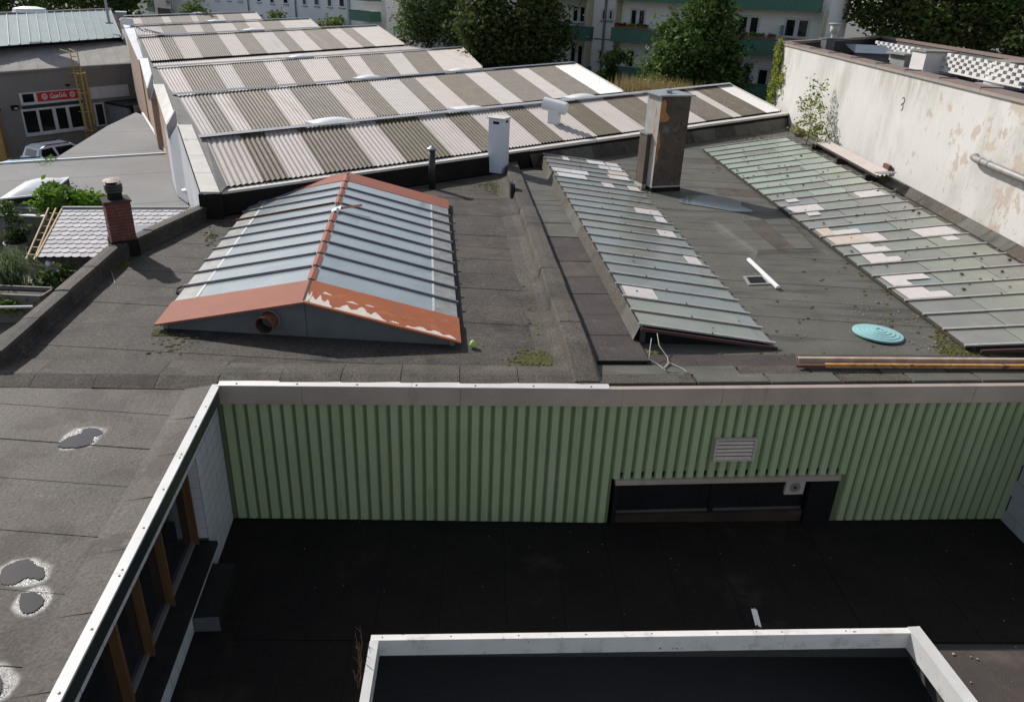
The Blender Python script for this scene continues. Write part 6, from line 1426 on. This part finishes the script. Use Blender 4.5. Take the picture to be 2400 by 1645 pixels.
# cars
def car(name, lab, o, hd, m_, L_=4.7, wd=1.85, hgt=1.75, z=GZ):
    d_ = Vector((hd[0], hd[1], 0)).normalized(); s_ = Vector((-d_.y, d_.x, 0)); o = Vector((o[0], o[1], z)); t = thing(name, lab, 'car', o, None)
    X = lambda x, y, z_: o + d_ * x + s_ * y + Vector((0, 0, z_))
    k = hgt / 1.75
    body = [(-2.3, .35), (-2.35, .75), (-2.28, 1.02 * k), (1.15, 1.0 * k), (2.1, .88 * k), (2.32, .7), (2.3, .35)]
    green = [(-2.2, 1.02 * k), (-1.95, 1.58 * k), (-1.5, 1.72 * k), (.1, 1.72 * k), (1.2, 1.0 * k)]
    def ext(pr, w0, w1, pr2=None):
        mb = MB(); A = [X(x, -w0, z_) for x, z_ in pr]; B = [X(x, w0, z_) for x, z_ in pr]; n = len(pr); mb.poly(A[::-1]) ; mb.poly(B)
        for i in range(n): j = (i + 1) % n; mb.quad(A[i], A[j], B[j], B[i])
        return mb
    ext(body, wd / 2, wd / 2).build('body', m_, t)
    mb = MB(); wb0, wt = wd / 2 - .03, wd / 2 - .2
    A = [X(x, -(wb0 if i in (0, 4) else wt), z_) for i, (x, z_) in enumerate(green)]; B = [X(x, (wb0 if i in (0, 4) else wt), z_) for i, (x, z_) in enumerate(green)]
    mb.poly(A[::-1]); mb.poly(B)
    for i in range(5): j = (i + 1) % 5; mb.quad(A[i], A[j], B[j], B[i])
    mb.build('cabin', m_, t)
    for sg_ in (-1, 1):
        for w_ in ([(-1.98, 1.08), (-1.80, 1.55), (-1.15, 1.60), (-.98, 1.08)], [(-.85, 1.08), (-.98, 1.60), (.02, 1.62), (.92, 1.08)]):
            q = []
            for x, z_ in w_: f = (z_ * k - 1.02 * k) / (.70 * k); y = wb0 + (wt - wb0) * f + .012; q.append(X(x, sg_ * y, z_ * k))
            MB().poly(q if sg_ < 0 else q[::-1]).build('side_window', DGLASS, t)
        MB().bar(X(-1.6, sg_ * (wt - .08), 1.73 * k), X(.0, sg_ * (wt - .08), 1.73 * k), .05, .06).build('roof_rail', SOOT, t)
        for x in (-1.45, 1.4): mb = MB(); mb.tube([X(x, sg_ * (wd / 2 - .2), .34), X(x, sg_ * (wd / 2 + .01), .34)], .34, 18); mb.build('wheel', SOOT, t)
        MB().bar(X(-.85, sg_ * (wd / 2 + .01), .92 * k), X(-.65, sg_ * (wd / 2 + .01), .92 * k), .03, .04).build('door_handle', SOOT, t)
    MB().quad(X(-2.17, -wt + .1, 1.10 * k), X(-2.17, wt - .1, 1.10 * k), X(-1.99, wt - .14, 1.52 * k), X(-1.99, -wt + .14, 1.52 * k)).build('rear_window', DGLASS, t)
    MB().quad(X(1.12, wb0 - .1, 1.09 * k), X(1.12, -wb0 + .1, 1.09 * k), X(.22, -wt + .08, 1.67 * k), X(.22, wt - .08, 1.67 * k)).build('windscreen', DGLASS, t)
    for sg_ in (-1, 1): MB().box(X(-2.34, sg_ * .75, .75), .06, .18, .22).build('tail_light', mat('tail_red', (.35, .02, .02), rough=.3), t)
    return t
cc = at(150, 340, -4.0)
car('parked_suv', 'white sport utility car with roof rails parked along the workshop wall', (cc.x, cc.y), (wsd.x, wsd.y), CARW)
cc = at(98, 380, -4.25)
car('parked_hatchback', 'light blue car mostly hidden behind the smooth grey roof edge', (cc.x, cc.y), (.83, .55), CARB, hgt=1.42, wd=1.7)
# timber pile / yellow clad hut at the left picture edge
hu = at(-45, 262, -2.4)
t = thing('timber_hut', 'ochre timber hut sunlit at the left picture edge beside the workshop', 'hut', (hu.x, hu.y, GZ))
MB().box((hu.x, hu.y, GZ), 2.0, 2.0, 3.2, .4).build('wall', mat('ochre_wood', (.42, .27, .09), (.32, .19, .06), sc=3), t); MB().box((hu.x, hu.y, GZ + 3.2), 2.3, 2.3, .12, .4).build('roof', SOOT, t)
# bits on the roofs beyond
c = at(283, 27, 2.6)
t = thing('roof_box', 'small shiny metal box on the roof end beyond the glazed strip', 'roof box', c); MB().box(c - Vector((0, 0, .9)), .8, .8, .8, .4).build('box', ZINC, t); MB().box(c + Vector((0, 0, -.1)), .9, .9, .08, .4).build('lid', WPLAST, t)
c = at(298, 56, 2.3)
t = thing('small_roof_unit', 'small white unit on the hall side wall near the farthest bays', 'roof unit', c); MB().box(c - Vector((0, 0, .4)), .9, .8, .7, .4).build('box', WPLAST, t); MB().box(c + Vector((0, 0, .3)), .8, .7, .08, .4).build('lid', COPING, t)
a = at(251, 24, 3.1); t = thing('metal_mast', 'slim grey metal mast at the end of the glazed strip', 'mast', a); MB().tube([a - Vector((0, 0, 1)), a + Vector((-.1, 0, 6))], .10, 8).build('pole', ZINC, t); MB().box(a - Vector((0, 0, 1.0)), .4, .4, .1).build('foot', GREY, t)
c = at(70, 26, 3.2); tag(MB().lathe(c, [(1.1, -.1), (1.0, .15), (.5, .26), (0, .28)], 16, False).build('white_roof_cap', WPLAST), 'flat white cap on the ridge of the glazed strip', 'roof cap')
# small step roof at the side wall of the far bays
p0, p1, p2 = at(335, 70, 2.0), at(385, 84, 1.9), at(336, 95, 1.75)
t = thing('sloping_dormer', 'small corrugated wedge roof at the left end of the fourth bay', 'dormer', p0)
corr(p2, p1, p1 + Vector((.05, .1, .1)), p0, 8, .03, CORR_L, 'corrugated_sheet', t); MB().bar(p0 + Vector((0, 0, .05)), p1 + Vector((0, 0, .06)), .12, .08).build('flashing', ZINC, t); MB().bar(p2 + Vector((0, 0, .02)), p1 + Vector((0, 0, .02)), .10, .08).build('flashing', SOOT, t)

# ================================================================== APARTMENT BUILDINGS
AF0, AF1 = Vector((24.0, 57.2, 0)), Vector((5, 68.2, 0))
ad = (AF1 - AF0).normalized(); an_ = Vector((ad.y, -ad.x, 0))
if an_.y > 0: an_ = -an_
def AP(px, py): return onpl(px, py, AF0, AF1)
def ap(s_, w_, z): return AF0 + ad * s_ + an_ * w_ + Vector((0, 0, z))
ab = thing('apartment_building', 'white apartment building with dark green balconies behind the trees', 'building', ap(10, 0, GZ))
def abx(s0, s1, w0, w1, z0, z1): return MB().hexa([ap(s0, w0, z0), ap(s1, w0, z0), ap(s1, w1, z0), ap(s0, w1, z0)], [ap(s0, w0, z1), ap(s1, w0, z1), ap(s1, w1, z1), ap(s0, w1, z1)])
def prect(x0, y0, x1, y1):      # picture rectangle (x0 left) -> s range and z range on the facade
    sa, za = AP(x0, y0); sb, zb = AP(x1, y1); sc_, zc = AP(x0, y1); sd_, zd = AP(x1, y0); return min(sa, sb), max(sa, sb), (zb + zc) / 2, (za + zd) / 2
SMAX = AP(985, 90)[0]
abx(AP(1938, 60)[0], SMAX, -8, 0, GZ, 9.5).build('wall', APT_W, ab)
LOG = mat('loggia_wall', (.55, .53, .50), (.5, .485, .46), sc=.5)
def a_window(x0, y0, x1, y1, n=2, w_=0.0, fr=.15, open_=None):
    s0, s1, z0, z1 = prect(x0, y0, x1, y1); f_ = abx(s0, s1, w_ - .02, w_ + .05, z0, z1).build('window', FRAMEW, ab)
    for i in range(n):
        a, b = s0 + (s1 - s0) * i / n + fr, s0 + (s1 - s0) * (i + 1) / n - fr; abx(a, b, w_ + .052, w_ + .06, z0 + fr, z1 - fr).build('pane', DGLASS, f_)
    abx(s0 - .06, s1 + .06, w_ + .0, w_ + .12, z0 - .08, z0 - .01).build('sill', GREY, f_)
Z4 = lambda x, y: (1250 + x / 5.164, y / 5.164)      # zoom of the middle bays
Z5 = lambda x, y: (1650 + x / 6.64, y / 6.64)
for (x0, y0, x1, y1, n) in ((85, 45, 235, 285, 2), (480, 65, 632, 285, 2), (118, 520, 195, 750, 1), (450, 535, 600, 800, 2), (830, 108, 885, 255, 1), (915, 115, 965, 255, 1), (790, 592, 838, 745, 1), (870, 608, 915, 755, 1), (1180, 105, 1350, 345, 2), (1125, 600, 1220, 830, 1)):
    a_window(*Z4(x0, y0), *Z4(x1, y1), n)
for (x0, y0, x1, y1, n) in ((545, 240, 835, 590, 2), (1270, 285, 1610, 605, 2), (440, 955, 720, 1310, 2), (145, 255, 225, 450, 1), (840, 1060, 980, 1360, 1)):
    a_window(*Z5(x0, y0), *Z5(x1, y1), n)
# balconies: parapet box, floor slab, yellow side walls, glass partition
BO = 1.35
def balcony(x0, x1, zt, zb, sides=True, slab=True):
    """x0,x1 picture columns of the front; zt, zb parapet top and bottom"""
    sa, sb = sorted((AP(x0, 90)[0], AP(x1, 90)[0]))
    f = abx(sa, sb, BO - .06, BO, zb, zt).build('balcony_parapet', BALC, ab)
    abx(sa, sa + .06, .0, BO - .06, zb, zt).build('parapet_side', BALC, f); abx(sb - .06, sb, .0, BO - .06, zb, zt).build('parapet_side', BALC, f)
    abx(sa + .06, sb - .06, .0, BO - .06, zb + .05, zb + .2).build('balcony_floor', APT_W, f)
    abx(sa - .03, sb + .03, BO - .09, BO + .03, zt, zt + .05).build('handrail', BALC, f)
    return sa, sb
def zf(px, py, out=BO):     # height of a picture point on the plane of the balcony fronts
    a, b = AF0 + an_ * out, AF1 + an_ * out; return onpl(px, py, a, b)[1]
def sf(px, py, out=BO): a, b = AF0 + an_ * out, AF1 + an_ * out; return onpl(px, py, a, b)[0]
def balc(pl, pr_, yt, yb):  # picture: left/right columns, top and bottom rows at the middle
    pm = (pl + pr_) / 2; zt, zb = zf(pm, yt), zf(pm, yb); sa, sb = sorted((sf(pl, yt), sf(pr_, yt)))
    f = abx(sa, sb, BO - .06, BO, zb, zt).build('balcony_parapet', BALC, ab)
    abx(sa, sa + .06, .0, BO - .06, zb, zt).build('parapet_side', BALC, f); abx(sb - .06, sb, .0, BO - .06, zb, zt).build('parapet_side', BALC, f)
    abx(sa + .06, sb - .06, .0, BO - .06, zb + .05, zb + .2).build('balcony_floor', APT_W, f); abx(sa - .03, sb + .03, BO - .09, BO + .03, zt, zt + .05).build('handrail', BALC, f)
    return sa, sb, zt, zb
BA = [balc(1215, 1375, 58.5, 91), balc(1215, 1370, 150, 186), balc(1215, 1378, -35, -2)]
BB = [balc(1432, 1640, 74, 106), balc(1425, 1640, 165, 200), balc(1440, 1640, -28, 6)]
BC = [balc(1690, 1925, 95, 134), balc(1690, 1925, 202, 240), balc(1695, 1925, -16, 24)]
for (sa, sb, zt, zb), up in ((BA[0], 1.95), (BA[1], 2.0), (BB[0], 2.0), (BB[1], 1.9), (BC[0], 2.1), (BC[1], 2.0)):
    for s_ in (sa + .12, sb - .22): abx(s_, s_ + .10, .05, BO - .15, zt + .05, zt + up).build('loggia_side', YELP, ab)
for (B, f) in ((BA[0], .62), (BA[1], .62), (BB[0], .30), (BC[0], .42), (BC[1], .42)):
    s_ = B[0] + (B[1] - B[0]) * f; abx(s_, s_ + .05, .02, BO - .2, B[2], B[2] + 1.0).build('partition', mat('partition_glass', (.30, .37, .40), (.27, .34, .37), rough=.3), ab)
s_ = AP(1418, 60)[0]; MB().tube([ap(s_, .14, GZ), ap(s_, .14, 9.4)], .10, 8).build('drainpipe', GREY, ab); z_ = AP(1400, 92)[1]
abx(AP(1432, 95)[0], AP(1392, 90)[0], .0, .03, z_ - .05, z_ + .05).build('string_course', GREY, ab)
for B, ff, nm in ((BB[0], (.62, .70, .78, .86, .93), 'flower boxes'), (BC[0], (.50, .60, .68, .78, .90), 'flower boxes')):
    for i, f in enumerate(ff):
        s_ = B[0] + (B[1] - B[0]) * f; b_ = ap(s_, BO - .22, B[2] + .0); right = B is BC[0]
        kind = ('red geraniums', 'pale pink flowers', 'bright green foliage', 'dark red flowers', 'mixed pink blooms')[i]
        where = 'balcony nearest the white wall' if right else 'balcony left of the bushy tree'
        mm_ = ([LEAF['pink'], LEAF['mid']], [LEAF['variegated'], LEAF['mid']], [LEAF['bright']], [LEAF['pink'], LEAF['dark']], [LEAF['pink'], LEAF['variegated']])[i]
        t = thing('flower_box', 'terracotta flower box, %s, on the %s' % (kind, where), 'flower box', b_, 'flower boxes on the balconies')
        MB().box(b_, .62, .22, .22, math.atan2(ad.y, ad.x)).build('box', mat('terracotta', (.24, .09, .055)), t)
        P_, _q = crown_pts(b_ + Vector((0, 0, .32)), (.3, .12, .12), 10, 10, .06, .3); mb = MB(); leaves(mb, P_, .09); mb.build('flowers', mm_[0], t)
        P_, _q = crown_pts(b_ + Vector((0, 0, .28)), (.3, .12, .08), 8, 10, .06, .3); mb = MB(); leaves(mb, P_, .09); mb.build('foliage', mm_[-1], t)
# second building further left
CF0, CF1 = Vector((-12.5, 80, 0)), Vector((-62, 126, 0)); AFs = (AF0, AF1, ad, an_)
AF0, AF1 = CF0, CF1; ad = (AF1 - AF0).normalized(); an_ = Vector((ad.y, -ad.x, 0))
if an_.y > 0: an_ = -an_
ab2 = thing('white_apartment_block', 'long plain white apartment block with small windows behind the far bays', 'building', ap(15, 0, GZ)); ab1 = ab; ab = ab2
abx(AP(815, 60)[0], AP(406, 20)[0], -9, 0, GZ, 10).build('wall', APT_B, ab)
abx(AP(405.5, 20)[0], AP(300, 20)[0], -9, -.8, GZ, 9).build('wall', APT_W, ab)
abx(AP(900, 60)[0], AP(815.5, 20)[0], -9, -.3, GZ, 10).build('wall', APT_W, ab)
Z3 = lambda x, y: (320 + x / 4.007, y / 4.007)
for (x0, y0, x1, y1) in ((940, -60, 1000, 18), (845, -65, 890, 10), (735, -70, 780, 8), (1125, -55, 1172, 26), (1250, -45, 1298, 38), (1375, -35, 1430, 44), (1555, -40, 1602, 58), (1665, -35, 1722, 62), (1790, -25, 1840, 72), (1900, -20, 1960, 76),
                         (1265, 140, 1310, 185), (1160, 130, 1190, 170), (405, 90, 432, 135), (275, 0, 325, 52), (580, -70, 620, 0)):
    a_window(*Z3(x0, y0), *Z3(x1, y1), 1, fr=.14)
for x in (1057, 1500, 338): s_ = AP(*Z3(x, 60))[0]; MB().tube([ap(s_, .12, GZ), ap(s_, .12, 9.9)], .09, 6).build('drainpipe', GREY, ab)
balc(818, 866, 26, 50); balc(818, 866, -22, 2)
s0, s1, z0, z1 = prect(*Z3(150, 85), *Z3(335, 140)); abx(s0, s1, -.78, -.7, z0 - 1, z1).build('dark_opening', mat('dark_blue_panel', (.03, .03, .05)), ab)
s0, s1, z0, z1 = prect(*Z3(40, -40), *Z3(120, 110)); abx(s0, s1, -.78, -.7, z0, z1).build('dark_opening', BALC, ab)
AF0, AF1, ad, an_ = AFs
# far houses in the top left corner
c = at(12, 14, 4.0); c = Vector((-62, 88, 0))
t = thing('far_house', 'white house front with dark roof edge in the top left corner', 'house', (c.x, c.y, GZ))
MB().box((c.x, c.y, GZ), 9, 6, 11, .6).build('wall', APT_B, t); MB().box((c.x, c.y - .3, 4.6), 9.4, 6.4, .5, .6).build('dark_eave', TARP, t); MB().box((c.x, c.y, GZ + 11), 9.6, 6.6, .4, .6).build('roof', GREY, t)
for i in range(3): MB().box((c.x - 3 + i * 2.2, c.y - 3.4 + i * .9, 5.6), 1.0, .3, 1.4, .6).build('window', DGLASS, t)

# ================================================================== TREES AND PLANTS
tree('grey green airy tree left of the dark maple, in front of the apartments', (-8.4, 72.5, GZ), [((-8.4, 72.5, 5.0), (2.7, 2.4, 3.8), 150), ((-6.9, 72.0, 3.0), (1.9, 1.8, 3.0), 80), ((-9.8, 72.0, 2.6), (1.5, 1.5, 2.2), 50)], .20, [LEAF['grey'], LEAF['grey'], LEAF['mid']], clump=.45, per=36)
tree('broad dark maple tree in front of the apartments, above the third bay', (-1.2, 63.5, GZ), [((-1.2, 63.5, 4.6), (3.7, 3.2, 4.2), 240), ((-3.2, 62.6, 3.0), (1.7, 1.6, 2.6), 70), ((1.0, 62.6, 2.6), (2.1, 1.9, 3.0), 90), ((-1.0, 62.8, .8), (3.0, 1.6, 1.6), 80)], .26, [LEAF['maple'], LEAF['dark'], LEAF['maple']], clump=.5, per=36)
tree('bushy mid green tree standing before the balconies beside the plastered chimney', (11.2, 54.8, GZ), [((11.4, 54.8, 2.6), (2.9, 2.3, 3.2), 190), ((9.5, 54.2, 1.0), (1.9, 1.7, 1.9), 80), ((12.8, 54.2, 1.2), (2.0, 1.8, 2.4), 100), ((12.0, 55.0, 5.4), (1.2, 1.2, 2.2), 50), ((11.0, 54.0, -.8), (3.2, 1.8, 1.4), 80)], .21, [LEAF['mid'], LEAF['mid'], LEAF['dark']], clump=.42, per=36)
tree('huge dark broadleaf tree at the top right behind the block screen', (33, 66, GZ), [((31, 65, 7.2), (5.0, 4, 3.4), 210), ((26.2, 64, 6.4), (2.4, 2.4, 2.4), 80), ((36, 64, 6.2), (5.2, 3.5, 4.0), 190), ((29, 62, 4.2), (3.2, 2.2, 1.8), 90), ((33.5, 61.5, 5.2), (2.2, 1.8, 1.6), 60)], .25, [LEAF['maple'], LEAF['mid'], LEAF['maple']], clump=.50, per=38, trunk_r=.4, limbs=16)
tree('dark broadleaf tree at the right picture edge behind the light shafts', (40, 58, GZ), [((40, 58, 6.2), (4.4, 3.4, 4.0), 190), ((36, 58, 4.0), (2.8, 2.2, 1.8), 70)], .25, [LEAF['maple'], LEAF['dark']], clump=.50, per=38, trunk_r=.4, limbs=14)
tree('weeping willow beyond the workshop glazing at the top left', (-58, 112, GZ), [((-61, 112, 6.5), (6.5, 3, 4.5), 240), ((-55, 112, 5.0), (3.5, 3, 4.0), 120), ((-60, 111, 0.5), (7.5, 3, 3.6), 170)], .36, [LEAF['willow'], LEAF['willow'], LEAF['mid']], clump=.9, per=30, trunk_r=.4)
tree('dark tree between the far house and the willow at the top left', (-66, 104, GZ), [((-66, 104, 6.0), (4.5, 3, 4.5), 160), ((-66, 103, .5), (5.5, 3, 3.5), 120)], .36, [LEAF['dark'], LEAF['mid']], clump=.9, per=30, trunk_r=.35)
tree('dark green tree right of the slim mast at the top left', (-52, 108, GZ), [((-52, 108, 4.5), (2.6, 2.4, 4.0), 120)], .32, [LEAF['mid'], LEAF['dark']], clump=.7, per=30)
plant('yellow green bush at the foot of the bushy tree', Vector((8.4, 51.5, GZ)), [(Vector((8.6, 52.0, .4)), (1.1, .8, .9), 60), (Vector((7.6, 51.8, -.4)), (1.0, .8, .8), 40)], .18, [LEAF['yellow'], LEAF['willow']], clump=.25, sr=.03)
plant('vine hanging at the left end of the middle balconies', Vector((6.2, 58.6, GZ)), [(Vector((6.1, 58.8, .5)), (.5, .4, 1.6), 40), (Vector((6.6, 58.4, 1.8)), (.8, .4, .4), 20)], .22, [LEAF['mid'], LEAF['dark']], name='vine', cat='vine', clump=.25, sr=.02)
# dry grass behind the second bay
gs = MB()
for k in range(900):
    f = random.random(); p = lerp(Vector((5.8, 47.9, .55)), Vector((9.6, 46.3, .55)), f) + Vector((random.gauss(0, .5), random.gauss(.6, .5), 0)); h = random.uniform(.5, 1.25); l = Vector((random.gauss(0, .18), random.gauss(0, .18), h)); s_ = Vector((.018, .01, 0)); gs.poly([p - s_, p + s_, p + l])
stuff(gs.build('dry_grass', LEAF['straw'])); 
tag_ = MB().prism([(5.2, 47.2), (9.9, 45.4), (11.5, 47.5), (6.5, 50.5)], GZ, .55).build('earth_bank', SOIL); struct(tag_)
for lab, px, py, z, r in (('small pale green bush at the right gable of the fifth bay', 770, 60, 1.6, 1.2), ('second small pale green bush right of the fifth bay gable', 798, 54, 1.8, .9), ('small bush left of the farthest ridge dome', 455, 24, 2.6, 1.3), ('low bush beyond the gable of the farthest bay', 645, 44, 1.9, 1.1)):
    c = at(px, py, z); plant(lab, Vector((c.x, c.y, GZ)), [(c, (r, r, r * .8), 34)], .22, [LEAF['yellow'] if 'pale' in lab else LEAF['willow'], LEAF['mid']], clump=.3, sr=.04)
# sapling in front of the white wall, with loose airy crown
sb_ = Vector((13.15, 36.3, .1))
tree('young birch sapling growing at the foot of the white wall', sb_, [((13.05, 36.4, 1.6), (.62, .75, .7), 34), ((12.9, 35.6, .9), (.7, .7, .55), 36), ((13.2, 36.6, 2.5), (.35, .5, .5), 12), ((13.3, 35.2, .8), (.4, .5, .5), 16)], .085, [LEAF['yellow'], LEAF['vine'], LEAF['willow']], trunk_r=.025, clump=.16, per=10, name='sapling', cat='sapling', limbs=9)
# vine on the corner of the white wall
vv = thing('wall_vine', 'pale green creeper hanging down the far corner of the white wall', 'vine', (13.9, 45.0, .3)); P_ = []
for k in range(120):
    f = random.random(); z = .2 + 3.7 * f; P_.append(np.array([13.88 + random.gauss(-.10, .05), 44.9 + random.gauss(0, .25), z]) + rng.normal(size=(14, 3)) * np.array([.05, .08, .16]))
for k in range(30): P_.append(np.array([13.5 + random.gauss(0, .35), 44.2 + random.gauss(0, .5), .35]) + rng.normal(size=(14, 3)) * np.array([.12, .12, .12]))
for k in range(10): P_.append(np.array([13.86, 43.8 + random.gauss(0, .2), 2.2 + random.gauss(0, .35)]) + rng.normal(size=(12, 3)) * np.array([.04, .10, .14]))
mb = MB(); leaves(mb, np.concatenate(P_), .11, droop=.8); mb.build('foliage', LEAF['vine'], vv, kind='stuff'); MB().tube([(13.85, 45, .1), (13.8, 45.05, 2), (13.88, 45, 3.9)], .03, 5).build('stem', BARK, vv)
mb = MB()
for px, py in ((110, 376), (120, 371), (100, 383)):
    c = at(px, py, -.95); leaves(mb, rng.normal(size=(40, 3)) * np.array([.16, .10, .04]) + np.array([c.x, c.y, c.z + .04]), .05)
tag(mb.build('roof_weed', LEAF['bright'], kind='stuff'), 'bright green weed on the edge of the far smooth grey roof', 'weed')

# shallow pool of rain water in the shadow of the tall chimney
pp = [at(x, y, .02) for x, y in ((1590, 470), (1625, 459), (1690, 462), (1735, 474), (1738, 484), (1765, 497), (1720, 497), (1690, 492), (1640, 484), (1600, 478))]
c = sum(pp, Vector()) / len(pp); t = thing('rain_pool', 'shallow pale blue pool of rain water on the felt in the tall chimney shadow', 'puddle', c)
MB().poly([(p.x, p.y, .040) for p in blob(pp, 64, .015)]).build('water', mat('pool_film', (.05, .055, .06), (.035, .04, .045), rough=.06, spec=.7), t)
